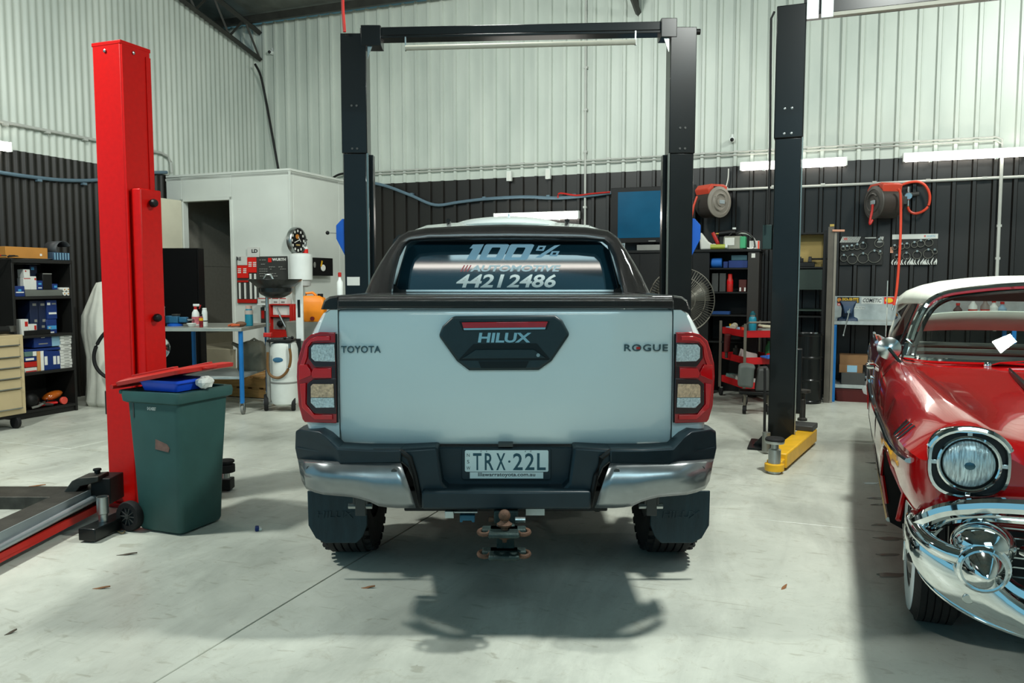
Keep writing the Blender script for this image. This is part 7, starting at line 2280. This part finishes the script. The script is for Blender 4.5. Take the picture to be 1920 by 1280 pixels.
def clamp_board(label, u0, v0, u1, v1, rings, top_white):
    t, W, H, mp = panel_on('clamp_board', label, 'display board', u0, v1 if False else v0, u1, v1, -0.05, M_pk, 0.012)
    for (u, v, r) in rings:
        x, z = mp(u, v)
        k = r * 0.0071
        MB().tube([(x + k * math.cos(a_), -0.016, z + k * math.sin(a_)) for a_ in [2 * math.pi * i / 20 for i in range(20)]], 0.006, 6, closed=True, r2=0.014, up=(0, 1, 0)).build('hose_clamp', M_ring, t)
        MB().box((x, -0.018, z + k), (0.022, 0.018, 0.022)).build('clamp_screw', M_zinc, t)
    return t, W, H, mp


t, W, H, mp = clamp_board('black hose clamp board with white diagonal stripes, left of the hanging red hose', 1574, 443, 1657, 497,
                          [(1581, 466, 4), (1588, 465, 4), (1597, 464, 4), (1607, 463, 5), (1618, 461, 6), (1648, 456, 7.5), (1582, 484, 6), (1598, 486, 8.5), (1618, 484, 9), (1639, 481, 11), (1650, 474, 3)], False)
for k in list(range(0, 13)) + list(range(26, 30)):
    x_, z_ = mp(1574.5 + k * 2.7, 454.5)
    MB().prism([(x_, -0.0005, z_), (x_ + 0.011, -0.0005, z_), (min(W / 2, x_ + 0.045), -0.0005, z_ + 0.075), (min(W / 2 - 0.002, x_ + 0.034), -0.0005, z_ + 0.075)], (0, -0.0015, 0)).build('stripe', M_pw, t)
x_, z_ = mp(1582, 450)
MB().box2((x_, -0.004, z_), (x_ + 0.045, -0.0022, z_ + 0.03)).build('logo', mat('pink_red_print', '#b86a64', 0.6), t)
x_, z_ = mp(1622, 447)
text('HOSE CLAMPS', 0.14, 0.018, Matrix.Translation((x_, -0.001, z_)), M_pw, 'lettering', t, ext=0.001) if False else MB().box2((x_, -0.002, z_), (x_ + 0.13, -0.0005, z_ + 0.014)).build('print', M_pw, t)
t, W, H, mp = clamp_board('hose clamp board with white header and zebra pattern, behind the hanging red hose', 1671, 438, 1759, 497,
                          [(1677, 464, 4), (1690, 462, 5), (1700, 461, 4.5), (1714, 459, 5), (1726, 457, 6), (1741, 455, 6.5), (1681, 482, 4), (1699, 480, 6), (1719, 478, 7), (1740, 476, 8), (1752, 472, 4)], True)
patch(t, -W / 2, H * 0.845, W / 2, H, M_pw, 'header')
x_, z_ = mp(1737, 444.5)
text('WURTH', 0.10, 0.024, Matrix.Translation((x_, -0.0025, z_)), M_lblue, 'lettering', t, ext=0.001, bold=0.03)
MB().box2((x_ - 0.028, -0.004, z_ + 0.002), (x_ - 0.008, -0.0025, z_ + 0.026)).build('logo', mat('pink_red_print', '#b86a64', 0.6), t)
for k in range(24):
    xx = -W / 2 + 0.015 + k * (W - 0.03) / 23
    c = 0.03 * math.sin(k * 0.9)
    pts = [(xx + c * 0.2, 0.004), (xx - 0.01 + c * 0.6, 0.03), (xx + c, 0.055), (xx + 0.014 + c, 0.078 + 0.015 * math.sin(k))]
    MB().tube([(max(-W / 2 + 0.006, min(W / 2 - 0.006, a_)), -0.001, b_) for a_, b_ in pts], [0.004, 0.0075, 0.007, 0.003], 6, r2=0.001, up=(0, 1, 0)).build('stripe', M_pw, t)
x_, z_ = mp(1669, 474)
MB().box2((x_, -0.004, z_), (x_ + 0.035, -0.0005, z_ + 0.075)).build('tag', mat('salmon_tag', '#c08a70', 0.6), t)

# steel workbench with splashback
WB = -0.66
a0, a1 = ROOM.pb(1561, 603, WB).x, 13.2
zt = ROOM.pb(1600, 602, WB).z
wbn = room_thing('workbench', 'steel workbench with stickered splashback behind the red car, on blue legs', 'workbench', (a0 + a1) / 2, WB + 0.3)
o_ = (a0 + a1) / 2
MB().box2((a0 - o_, -0.31, zt - 0.045), (a1 - o_, 0.28, zt)).build('bench_top', M_galv, wbn, bevel=0.004)
ztop = ROOM.pb(1600, 555, -0.07).z
MB().box2((a0 - o_, 0.285, zt - 0.03), (a1 - o_, 0.30, ztop)).build('splashback', M_galv, wbn, bevel=0.002)
for xx in (a0 + 0.03, (a0 + a1) / 2, a1 - 0.03):
    for y in (-0.28, 0.24):
        MB().box2((xx - o_ - 0.022, y - 0.022, 0), (xx - o_ + 0.022, y + 0.022, zt - 0.046)).build('leg', M_blueleg, wbn, bevel=0.003)
zs = ROOM.pb(1600, 722, WB).z
MB().box2((a0 - o_ + 0.05, -0.27, zs - 0.045), (a1 - o_ - 0.05, 0.24, zs)).build('lower_shelf', M_galv, wbn, bevel=0.003)
SPY = 0.284
mp = lambda u, v: (ROOM.pb(u, v, WB + 0.3 + SPY).x - o_, ROOM.pb(u, v, WB + 0.3 + SPY).z)


def sticker(u0, v0, u1, v1, m, nm='sticker', lift=0.001):
    (x0, z0), (x1, z1) = mp(u0, v1), mp(u1, v0)
    return MB().box2((x0, SPY - lift - 0.001, z0), (x1, SPY - lift + 0.0005, z1)).build(nm, m, wbn)


def stxt(body, u0, v0, u1, v1, m, par, **k):
    (x0, z0), (x1, z1) = mp(u0, v1), mp(u1, v0)
    return text(body, x1 - x0, z1 - z0, Matrix.Translation((x0, SPY - 0.0025, z0)), m, 'lettering', par, ext=0.0008, **k)


s = sticker(1569.5, 557, 1611.5, 567.5, M_blacks)
stxt('PENRITE', 1579, 558.5, 1610, 566.3, mat('sticker_gold', '#d0a630', 0.5), s, bold=0.03)
MB().cyl((mp(1573.5, 562)[0], SPY - 0.004, mp(1573.5, 562)[1]), (mp(1573.5, 562)[0], SPY - 0.002, mp(1573.5, 562)[1]), 0.026, n=16).build('emblem', mat('orange_emblem', '#c47a2a', 0.5), s)
s = sticker(1570, 567.5, 1576, 573, M_redp)
stxt('A', 1571, 568.3, 1575, 572.3, M_paper, s, bold=0.03)
s = sticker(1615, 557, 1655, 569.5, M_pw)
stxt('COMETIC', 1617, 559.5, 1653.5, 566.5, M_inkd, s, shear=0.2, bold=0.015)
s = sticker(1657.5, 557, 1676, 569.5, M_red_card)
MB().sph((mp(1667, 563)[0], SPY - 0.003, mp(1667, 563)[1]), 0.042, 16, 8, (1.1, 0.05, 0.75)).build('emblem', mat('sticker_yellow', '#e0b81e', 0.5), s)
s = sticker(1679, 560, 1700, 570, M_pw)
(x0, z0), (x1, z1) = mp(1684, 566), mp(1697, 563)
MB().box2((x0, SPY - 0.004, z0), (x1, SPY - 0.0015, z1)).build('logo', M_sky, s)
MB().box2((x0, SPY - 0.004, z0 - 0.03), (x0 + 0.02, SPY - 0.0015, z0)).build('logo', M_sky, s)
for k in range(4):
    (x0, z0) = mp(1600 + 6 * k, 577)
    MB().tube([(x0 + 0.022 * math.cos(a_), SPY - 0.001, z0 + 0.016 * math.sin(a_)) for a_ in [2 * math.pi * i / 12 for i in range(12)]], 0.004, 5, closed=True).build('sticker', M_pw, wbn)
# vice on the steel bench
M_vice = mat('dark_blue_vice', '#14304c', 0.5, var=0.2, scale=10)
vx = ROOM.pb(1589, 600, WB + 0.12).x
t = room_thing('bench_vice', 'dark blue bench vice at the end of the stickered steel bench', 'vice', vx, WB + 0.12, zt + 0.001)
MB().loft([rr_ring(-0.12, 0.12, -0.08, 0.10, 0.0, 0.02), rr_ring(-0.115, 0.115, -0.075, 0.095, 0.03, 0.02), rr_ring(-0.075, 0.075, -0.05, 0.06, 0.05, 0.02), rr_ring(-0.07, 0.07, -0.06, 0.07, 0.15, 0.02), rr_ring(-0.085, 0.085, -0.08, 0.09, 0.20, 0.02), rr_ring(-0.10, 0.10, -0.08, 0.09, 0.245, 0.015)]).build('body', M_vice, t, smooth=45)
MB().loft([rr_ring(-0.045, 0.045, -0.20, -0.081, 0.10, 0.015), rr_ring(-0.07, 0.07, -0.19, -0.081, 0.20, 0.015), rr_ring(-0.10, 0.10, -0.17, -0.081, 0.245, 0.015)]).build('moving_jaw', M_vice, t, smooth=45)
for y in (-0.09, -0.07):
    MB().box2((-0.10, y - 0.008, 0.225), (0.10, y + 0.008, 0.255)).build('jaw_plate', M_steel, t)
MB().cyl((0, -0.27, 0.12), (0, -0.19, 0.12), 0.018, n=14).build('screw', M_zinc, t)
MB().cyl((0.015, -0.26, 0.16), (-0.05, -0.27, -0.17), 0.008, n=10).build('handle', M_zinc, t)
MB().sph((-0.05, -0.27, -0.17), 0.013).build('handle_knob', M_zinc, t)
# things on the lower shelf
G2 = 'boxes on the lower shelf of the steel bench'
rbox('grey tool box at the bottom of the pile under the steel bench', 1577, 700, 1622, 718, WB + 0.06, 0.3, M_dgrey, zs + 0.001, group=G2, name='tool_box', cat='tool box')
zb1 = ROOM.pb(1600, 700, WB + 0.06).z + 0.001
rbox('brown cardboard box with a white sheet on it under the steel bench', 1573, 684, 1618, 700, WB + 0.10, 0.3, mat('dull_cardboard', '#7a5a3a', 0.8), zb1, group=G2, patch=[(0.55, 0.5, 0.42, 0.8, M_lblue)])
zb2 = ROOM.pb(1600, 684, WB + 0.10).z + 0.001
rbox('flat brown cardboard box on top of the pile under the steel bench', 1574, 667, 1628, 684, WB + 0.12, 0.3, mat('dull_cardboard', '#7a5a3a', 0.8), zb2, group=G2)
t = room_thing('floor_bin', 'long red bin on the floor beneath the steel bench shelf', 'bin', ROOM.pb(1600, 740, WB + 0.1).x, WB + 0.2, 0)
MB().loft([rr_ring(-0.2, 0.2, -0.13, 0.13, 0, 0.03), rr_ring(-0.23, 0.23, -0.15, 0.15, 0.15, 0.03)]).build('body', mat('dull_red', '#4a0d0c', 0.5), t)
MB().loft([rr_ring(-0.235, 0.235, -0.155, 0.155, 0.151, 0.03), rr_ring(-0.235, 0.235, -0.155, 0.155, 0.165, 0.03)]).build('lid', mat('dull_red', '#4a0d0c', 0.5), t)
# bottles at the far end seen through the windscreen
for i, (u, m_, h, lb) in enumerate(((1795, M_dgrey, 0.20, 'dark bottle on the bench seen through the red car windscreen'), (1823, M_white, 0.26, 'white bottle with red label seen through the windscreen'), (1846, M_grey, 0.26, 'grey bottle with red cap seen through the windscreen'),
                                    (1862, M_white, 0.24, 'white bottle at the right of the row seen through the windscreen'), (1878, M_lblue, 0.22, 'pale blue bottle last in the row seen through the windscreen'))):
    p = ROOM.pb(u, 600, WB + 0.3)
    t = room_thing('oil_bottle', lb, 'bottle', p.x, WB + 0.3, zt + 0.001)
    MB().lathe([(0.045, 0), (0.05, 0.01), (0.05, h * 0.75), (0.02, h * 0.92), (0.02, h)], n=16).build('body', m_, t)
    MB().lathe([(0.023, h), (0.023, h + 0.03)], n=12).build('cap', M_redp, t)
    if i in (1, 2, 4):
        MB().lathe([(0.051, h * 0.3), (0.051, h * 0.6)], n=16, caps=False).build('label', M_redp, t)

# H-section steel post leaning at the bench end
b_ = ROOM.pb(1551, 753, -0.78)
zt2 = ROOM.pb(1551, 425, -0.78).z
t = room_thing('steel_beam', 'tall brown-grey steel beam standing on end left of the steel bench', 'beam', b_.x, -0.76, 0)
M_beam = mat('old_steel_beam', '#57524a', 0.6, metal=0.3, var=0.2, scale=4)
MB().box2((-0.045, -0.03, 0), (0.02, -0.018, zt2)).build('flange', M_beam, t)
MB().box2((-0.045, 0.068, 0), (0.02, 0.08, zt2)).build('flange', M_beam, t)
MB().box2((-0.018, -0.0175, 0), (-0.006, 0.0675, zt2)).build('web', M_beam, t)
MB().box2((0.025, -0.02, 0.0), (0.055, 0.0, zt2 - 0.06)).build('angle_strip', mat('pale_steel_strip', '#7d776c', 0.5, metal=0.3), t)
MB().box2((-0.03, -0.036, zt2 + 0.001), (0.02, 0.02, zt2 + 0.03)).build('end_clip', mat('brass', '#a88a4a', 0.35, metal=0.8), t)
tag(MB().tube([ROOM.w(b_.x + 0.0, -0.80, zt2 - 0.05), ROOM.w(b_.x + 0.14, -0.80, zt2 - 0.055)], 0.014, 8).build('marker', mat('salmon_tag', '#c08a70', 0.6)), 'salmon pink marker clipped to the top of the steel beam', 'marker')

# dark steel rack between the tall post and the beam
ra0, ra1 = ROOM.pb(1468, 600, -0.55).x, ROOM.pb(1546, 600, -0.45).x
rk = room_thing('steel_rack', 'dark rack with tan back board between the tall post and the steel beam', 'rack', (ra0 + ra1) / 2, -0.30)
hw_ = (ra1 - ra0) / 2
zr = ROOM.pb(1515, 433, -0.5).z
for x_ in (-hw_, hw_ - 0.04):
    MB().box2((x_, -0.25, 0), (x_ + 0.04, 0.22, zr)).build('upright', M_blacks, rk)
for v in (436, 500, 540, 580, 592, 690):
    z = ROOM.pb(1515, v, -0.55).z
    MB().box2((-hw_ + 0.041, -0.25, z - 0.02), (hw_ - 0.041, 0.22, z)).build('shelf', M_blacks if v not in (540, 580) else mat('dark_green_steel', '#1b2a22', 0.5), rk)
zb0, zb1 = ROOM.pb(1515, 498, -0.1).z, ROOM.pb(1515, 441, -0.1).z
MB().box2((-hw_ + 0.041, -0.06, zb0 - 0.02), (hw_ - 0.041, -0.045, zb1 + 0.02)).build('back_board', mat('tan_board', '#a08a54', 0.8, var=0.05), rk)
MB().box2((-hw_ + 0.041, -0.23, ROOM.pb(1515, 540, -0.5).z + 0.001), (hw_ - 0.041, -0.22, ROOM.pb(1515, 502, -0.5).z - 0.021)).build('drawer_front', mat('dark_green_steel', '#1b2a22', 0.5), rk)
zs_ = ROOM.pb(1515, 500, -0.55).z + 0.001
t = room_thing('drill_press_vice', 'black machine vice on the rack in front of the tan board', 'vice', ROOM.pb(1511, 490, -0.45).x, -0.46, zs_)
MB().box((0, 0, 0.03), (0.22, 0.10, 0.06)).build('base', M_blacks, t, bevel=0.006)
MB().box((0.05, 0, 0.095), (0.05, 0.11, 0.07), taper=0.7).build('fixed_jaw', M_blacks, t, bevel=0.004)
MB().box((-0.05, 0, 0.085), (0.04, 0.11, 0.05)).build('moving_jaw', M_blacks, t, bevel=0.004)
MB().cyl((0.07, 0, 0.10), (0.30, 0, 0.10), 0.012).build('bar', M_blacks, t)
MB().cyl((0.30, 0, 0.10), (0.37, 0, 0.07), 0.012).build('crank', M_blacks, t)
t = room_thing('clamp', 'small black clamp left of the machine vice on the rack', 'clamp', ROOM.pb(1492, 490, -0.45).x, -0.46, zs_)
MB().box((0, 0, 0.05), (0.03, 0.03, 0.10)).build('frame', M_blacks, t)
MB().box((0.04, 0, 0.09), (0.10, 0.03, 0.025)).build('jaw', M_blacks, t)
MB().cyl((0.06, 0, 0.02), (0.06, 0, 0.13), 0.008).build('screw', M_steel, t)
dp = ROOM.w(ROOM.pb(1512, 700, -0.82).x, -0.82)
t = thing('oil_drum', 'black steel oil drum in the dark corner behind the steel beam', 'drum', (dp.x, dp.y, 0))
MB().lathe([(0.17, 0.0), (0.185, 0.005), (0.185, 0.03), (0.178, 0.04), (0.178, 0.28), (0.188, 0.295), (0.178, 0.31), (0.178, 0.56), (0.188, 0.575), (0.178, 0.59), (0.178, 0.84), (0.185, 0.85), (0.185, 0.87), (0.17, 0.872), (0.165, 0.86)], n=36).build('shell', M_black, t, smooth=30)
MB().cyl((0.08, -0.06, 0.86), (0.08, -0.06, 0.885), 0.03).build('bung', M_zinc, t)
# red tool trolley
q = gp(1399, 760)
tr = thing('tool_trolley', 'three-tier red tool trolley with grey corner posts behind the pickup', 'trolley', (q.x, q.y + 0.05, 0), R_(6))
TRM = (Matrix.Translation(Vector((q.x, q.y + 0.05, 0))) @ Matrix.Rotation(R_(6), 4, 'Z')).inverted()
LW, LD = 0.50, 0.82
M_tr = mat('trolley_red', '#b5141a', 0.4, var=0.05)
M_post = mat('trolley_post_grey', '#6d675c', 0.5, metal=0.3, var=0.1)
TRZ = [0.19, 0.50, 0.83]
for z in TRZ:
    b = MB().box2((0.005, 0.005, z), (LW - 0.005, LD - 0.005, z + 0.012))
    ty = b.build('tray', M_tr, tr)
    for p_, q_ in (((0.004, 0.004, z + 0.013), (0.012, LD - 0.004, z + 0.085)), ((LW - 0.012, 0.004, z + 0.013), (LW - 0.004, LD - 0.004, z + 0.085)), ((0.013, 0.004, z + 0.013), (LW - 0.013, 0.012, z + 0.085)), ((0.013, LD - 0.012, z + 0.013), (LW - 0.013, LD - 0.004, z + 0.085))):
        MB().box2(p_, q_).build('tray_lip', M_tr, ty)
for x_ in (0.0, LW):
    for y_ in (0.0, LD):
        s1, s2 = (-1 if x_ == 0 else 1), (-1 if y_ == 0 else 1)
        pm = MB().box2((x_, y_, 0.12), (x_ + s1 * 0.035, y_ + s2 * 0.005, 1.0)).build('corner_post', M_post, tr)
        MB().cyl((x_ - 0.014, y_, 0.055), (x_ + 0.014, y_, 0.055), 0.055, n=20).build('castor', M_rubber, pm, bevel=0.006)
        MB().box((x_, y_, 0.113), (0.04, 0.04, 0.012)).build('castor_plate', M_zinc, pm)
MB().tube([(0.0, -0.02, 1.0), (0.0, -0.08, 1.02), (LW, -0.08, 1.02), (LW, -0.02, 1.0)], 0.012, 8).build('push_handle', M_post, tr)


def on_tray(name, label, cat, x_, y_, tier, rz=0.0):
    p = tr.matrix_basis @ Vector((x_, y_, TRZ[tier] + 0.0135)) if False else Vector((q.x, q.y + 0.05, 0)) + Matrix.Rotation(R_(6), 3, 'Z') @ Vector((x_, y_, TRZ[tier] + 0.0135))
    return thing(name, label, cat, p, R_(6) + rz)


t = on_tray('drink_bottle', 'teal drink bottle standing on the top tray of the red trolley', 'bottle', 0.20, 0.30, 2)
MB().lathe([(0.045, 0), (0.048, 0.01), (0.048, 0.20), (0.04, 0.225), (0.036, 0.23)], n=22).build('body', M_teal, t)
MB().lathe([(0.037, 0.231), (0.037, 0.25)], n=18).build('neck_ring', M_zinc, t)
MB().lathe([(0.034, 0.251), (0.034, 0.275), (0.02, 0.28), (0.018, 0.30)], n=18).build('cap', mat('bottle_cap_teal', '#14525c', 0.4), t)
t = on_tray('impact_wrench', 'grey and white air impact wrench leaning over the trolley edge', 'power tool', 0.06, 0.55, 2)
MB().cyl((-0.03, -0.02, 0.08), (0.05, 0.10, 0.10), 0.04, n=16).build('body', mat('tool_white', '#b0a894', 0.5), t, bevel=0.008)
MB().cyl((0.05, 0.10, 0.10), (0.08, 0.15, 0.107), 0.018).build('anvil', M_steel, t)
MB().box((-0.01, 0.0, 0.035), (0.045, 0.04, 0.07)).build('handle', M_blacks, t, bevel=0.008)
t = on_tray('spray_can', 'orange labelled can hooked at the trolley top tray', 'can', 0.08, 0.28, 2)
MB().lathe([(0.03, 0.0), (0.031, 0.004), (0.031, 0.11), (0.02, 0.125)], n=16).build('body', M_steel, t)
MB().lathe([(0.032, 0.03), (0.032, 0.10)], n=16, caps=False).build('label', M_orange, t)
t = on_tray('rag', 'pale folded rag at the front of the trolley top tray', 'cloth', 0.30, 0.10, 2)
MB().box((0, 0, 0.05), (0.20, 0.14, 0.10)).build('cloth', M_grey, t, bevel=0.03, seg=3)
MB().box((0.02, 0.01, 0.115), (0.22, 0.12, 0.03), (0.1, 0.08, 0.2)).build('fold', mat('cream_cloth', '#b5ad94', 0.8), t, bevel=0.012)
t = on_tray('socket_set', 'blue and yellow socket rail on the trolley top tray', 'socket set', 0.10, 0.70, 2)
MB().box((0, 0, 0.04), (0.12, 0.2, 0.08)).build('rail', M_lblue, t, bevel=0.006)
for k in range(4):
    MB().cyl((0, -0.075 + 0.05 * k, 0.08), (0, -0.075 + 0.05 * k, 0.115), 0.017).build('socket', M_yellow if k % 2 else M_zinc, t)
t = on_tray('air_drill', 'dark red hand tool hanging over the front lip of the trolley top tray', 'power tool', -0.055, 0.50, 1)
MB().cyl((0, 0, 0.10), (0.0, -0.03, 0.33), 0.035, 0.045, n=14).build('body', mat('dull_red', '#4a0d0c', 0.5), t, bevel=0.006)
MB().cyl((0, 0, 0.02), (0, 0, 0.10), 0.02).build('bit', M_steel, t)
t = on_tray('paper_sheet', 'crumpled pale paper on the middle trolley tray', 'paper', 0.12, 0.25, 1)
MB().prism([(-0.12, 0, 0.0), (0.14, 0, 0.0), (0.13, 0, 0.09), (0.0, 0, 0.12), (-0.08, 0, 0.16)], (0.03, 0.10, 0)).build('sheet', mat('pinkish_paper', '#b5a8a4', 0.8), t, bevel=0.01)
MB().box((0.02, 0.03, 0.01), (0.2, 0.2, 0.012)).build('lower_sheet', M_paper, t)
t = on_tray('bottle_jack', 'dark bottle jack on the middle trolley tray', 'jack', 0.14, 0.66, 1)
MB().lathe([(0.06, 0), (0.06, 0.02), (0.045, 0.03), (0.045, 0.13), (0.02, 0.135), (0.02, 0.17)], n=18).build('body', M_steel, t)
MB().cyl((0.0, -0.05, 0.04), (0.0, -0.11, 0.06), 0.01).build('socket', M_steel, t)
t = on_tray('filter', 'small red oil filter at the right of the middle trolley tray', 'filter', 0.36, 0.12, 1)
MB().lathe([(0.045, 0), (0.048, 0.005), (0.048, 0.10), (0.03, 0.11)], n=18).build('body', M_redp, t)
MB().lathe([(0.0485, 0.0), (0.0485, 0.03)], n=18, caps=False).build('label', M_paper, t)
for k, (y_, m_, lb) in enumerate(((0.20, M_white_c, 'white carton lying tilted on the bottom trolley tray'), (0.37, M_paper, 'white booklet left of the tilted carton on the bottom tray'), (0.55, M_grey, 'grey carton in the middle of the bottom trolley tray'), (0.70, mat('green_grey', '#54706a', 0.6), 'greenish carton at the far end of the bottom trolley tray'))):
    t = on_tray('carton', lb, 'box', 0.14, y_, 0, 0.2 * (k - 1))
    MB().box((0, 0, 0.06), (0.2, 0.13, 0.05), (0.25, 0.1, 0)).build('body', m_, t, bevel=0.004)
    MB().box((0, 0, 0.028), (0.16, 0.10, 0.02)).build('lower_flap', m_, t)
# green bottles and blue tray on the right side of the trolley
t = on_tray('oil_bottle', 'green bottle on the middle tray beside the tall post', 'bottle', 0.42, 0.30, 1)
MB().lathe([(0.04, 0), (0.043, 0.01), (0.043, 0.17), (0.02, 0.22), (0.02, 0.25)], n=18).build('body', mat('bottle_green', '#1d6a34', 0.4), t)
MB().lathe([(0.022, 0.251), (0.022, 0.275)], n=14).build('cap', M_blacks, t)
t = on_tray('tool_tray', 'blue plastic tray across the front of the middle trolley tier', 'tray', 0.30, 0.02, 1)
MB().box((0.05, -0.10, 0.095), (0.32, 0.22, 0.02), (0.0, -0.1, 0)).build('base', mat('blue_tray', '#2a5fae', 0.45), t, bevel=0.006)
MB().box((0.05, -0.20, 0.115), (0.32, 0.02, 0.03), (0, -0.1, 0)).build('lip', mat('blue_tray', '#2a5fae', 0.45), t)

# grey rolling seat in front of the trolley
p = gp(1412, 772)
st = thing('rolling_stool', 'grey padded rolling stool with bent steel legs before the red trolley', 'stool', (p.x + 0.03, p.y - 0.10, 0), R_(-15))
SP = lambda u, v: at(u, v, p.y - 0.10) - Vector((p.x + 0.03, p.y - 0.10, 0))
M_pad = mat('grey_pad', '#5d635f', 0.6, var=0.08)
w0, z0, z1 = SP(1384, 730).x, SP(1390, 733).z, SP(1390, 684).z
MB().prism([(w0, -0.13, z0 + 0.06), (w0 + 0.01, -0.13, z1), (w0 + 0.10, -0.13, z1 + 0.01), (w0 + 0.20, -0.13, z1 - 0.01), (w0 + 0.18, -0.13, z1 - 0.05), (w0 + 0.17, -0.13, z0 + 0.04)], (0, 0.28, 0)).build('pad', M_pad, st, bevel=0.03, seg=3)
MB().prism([(w0 + 0.19, -0.10, z0), (w0 + 0.22, -0.10, z1 - 0.03), (w0 + 0.34, -0.10, z1 - 0.02), (w0 + 0.36, -0.10, z0 + 0.0)], (0, 0.25, 0)).build('side_pad', M_dgrey, st, bevel=0.03, seg=3)
MB().box2((w0 + 0.02, -0.12, z0 - 0.03), (w0 + 0.38, 0.16, z0 + 0.005)).build('seat_base', M_blacks, st, bevel=0.006)
for x_, y_ in ((w0 + 0.07, -0.08), (w0 + 0.34, -0.05), (w0 + 0.08, 0.14), (w0 + 0.33, 0.14)):
    lg = MB().tube([(x_, y_, z0 - 0.02), (x_ + 0.015, y_, 0.2), (x_ + 0.01, y_, 0.10)], 0.016, 8).build('leg', M_post, st)
    MB().cyl((x_ - 0.01, y_, 0.046), (x_ + 0.03, y_, 0.046), 0.046, n=18).build('castor', M_rubber, lg, bevel=0.005)

# ================================================================== small things on the floor
for i, (u, v, L, a_, m_, lb) in enumerate(((190, 1103, 0.085, 0.1, mat('dry_leaf', '#8a5a34', 0.7), 'curled brown leaf on the floor in front of the wheelie bin'), (238, 1040, 0.11, 0.15, mat('dark_twig', '#4a4034', 0.8), 'thin dark twig on the floor left of the bin wheel'), (1470, 1102, 0.06, 0.8, mat('dry_leaf', '#8a5a34', 0.7), 'small brown leaf on the floor left of the red car'),
                                           (690, 1102, 0.07, 0.05, mat('dry_leaf', '#8a5a34', 0.7), 'brown leaf on the floor near the pickup left wheel'), (20, 1187, 0.05, 0.9, mat('dark_twig', '#4a4034', 0.8), 'small dark twig at the lower left of the floor'), (70, 911, 0.12, 0.1, mat('dry_leaf', '#8a5a34', 0.7), 'brown leaf just behind the low black hoist beam'))):
    p = gp(u, v)
    o = MB().loft([[(L * k, w * 0.5 * math.cos(t_), 0.004 + 0.004 * math.sin(t_) + 0.006 * math.sin(k * 3)) for t_ in [2 * math.pi * j / 6 for j in range(6)]] for k, w in ((-0.5, 0.004), (-0.25, 0.014), (0, 0.02), (0.25, 0.013), (0.5, 0.003))]).build('leaf' if 'leaf' in lb else 'twig', m_)
    o.location = p
    o.rotation_euler = (0, 0, a_)
    tag(o, lb, 'leaf' if 'leaf' in lb else 'twig')
p = gp(482, 995)
t = thing('wrapper', 'small crumpled blue and white wrapper on the floor beside the bin', 'litter', p, 0.4)
MB().box((0, 0, 0.015), (0.022, 0.03, 0.028), (0.2, 0.1, 0)).build('wrapper', M_navy, t, bevel=0.004)
MB().box((0.018, 0, 0.012), (0.02, 0.024, 0.018), (0.2, 0.4, 0)).build('white_end', M_paper, t, bevel=0.003)
pts = [gp(u, v) for u, v in ((213, 988), (222, 998), (230, 1001), (234, 997))]
tag(MB().tube(spline([p + Vector((0, 0, 0.006)) for p in pts], 4), 0.004, 6).build('string', mat('twine', '#a8916a', 0.8)), 'loose end of twine on the floor by the bin wheel', 'string')

# water that has dripped off the red car
M_water = mat('wet_floor', '#87887f', 0.06, var=0.1)
for i, (u, v, L, w) in enumerate(((1640, 868, 0.13, 0.05), (1652, 880, 0.10, 0.04), (1632, 906, 0.12, 0.05), (1646, 934, 0.14, 0.05), (1658, 946, 0.16, 0.05), (1650, 984, 0.10, 0.04), (1668, 1010, 0.16, 0.06), (1664, 1040, 0.12, 0.05), (1670, 1078, 0.16, 0.06))):
    p = gp(u, v)
    L, w = L * 0.5, w * 0.5
    pts = [(L * (1 + 0.25 * math.sin(3 * t_ + i)) * math.cos(t_), w * (1 + 0.3 * math.sin(2 * t_ + 2 * i)) * math.sin(t_), 0.0008) for t_ in [2 * math.pi * k / 24 for k in range(24)]]
    o = MB().prism(pts, (0, 0, 0.0012)).build('water_patch', M_water)
    o.location = p
    o.rotation_euler = (0, 0, 0.2 * (i % 3 - 1))
    tag(o, 'small wet patch on the floor beside the red car door side', 'puddle', 'wet patches dripped beside the red car')
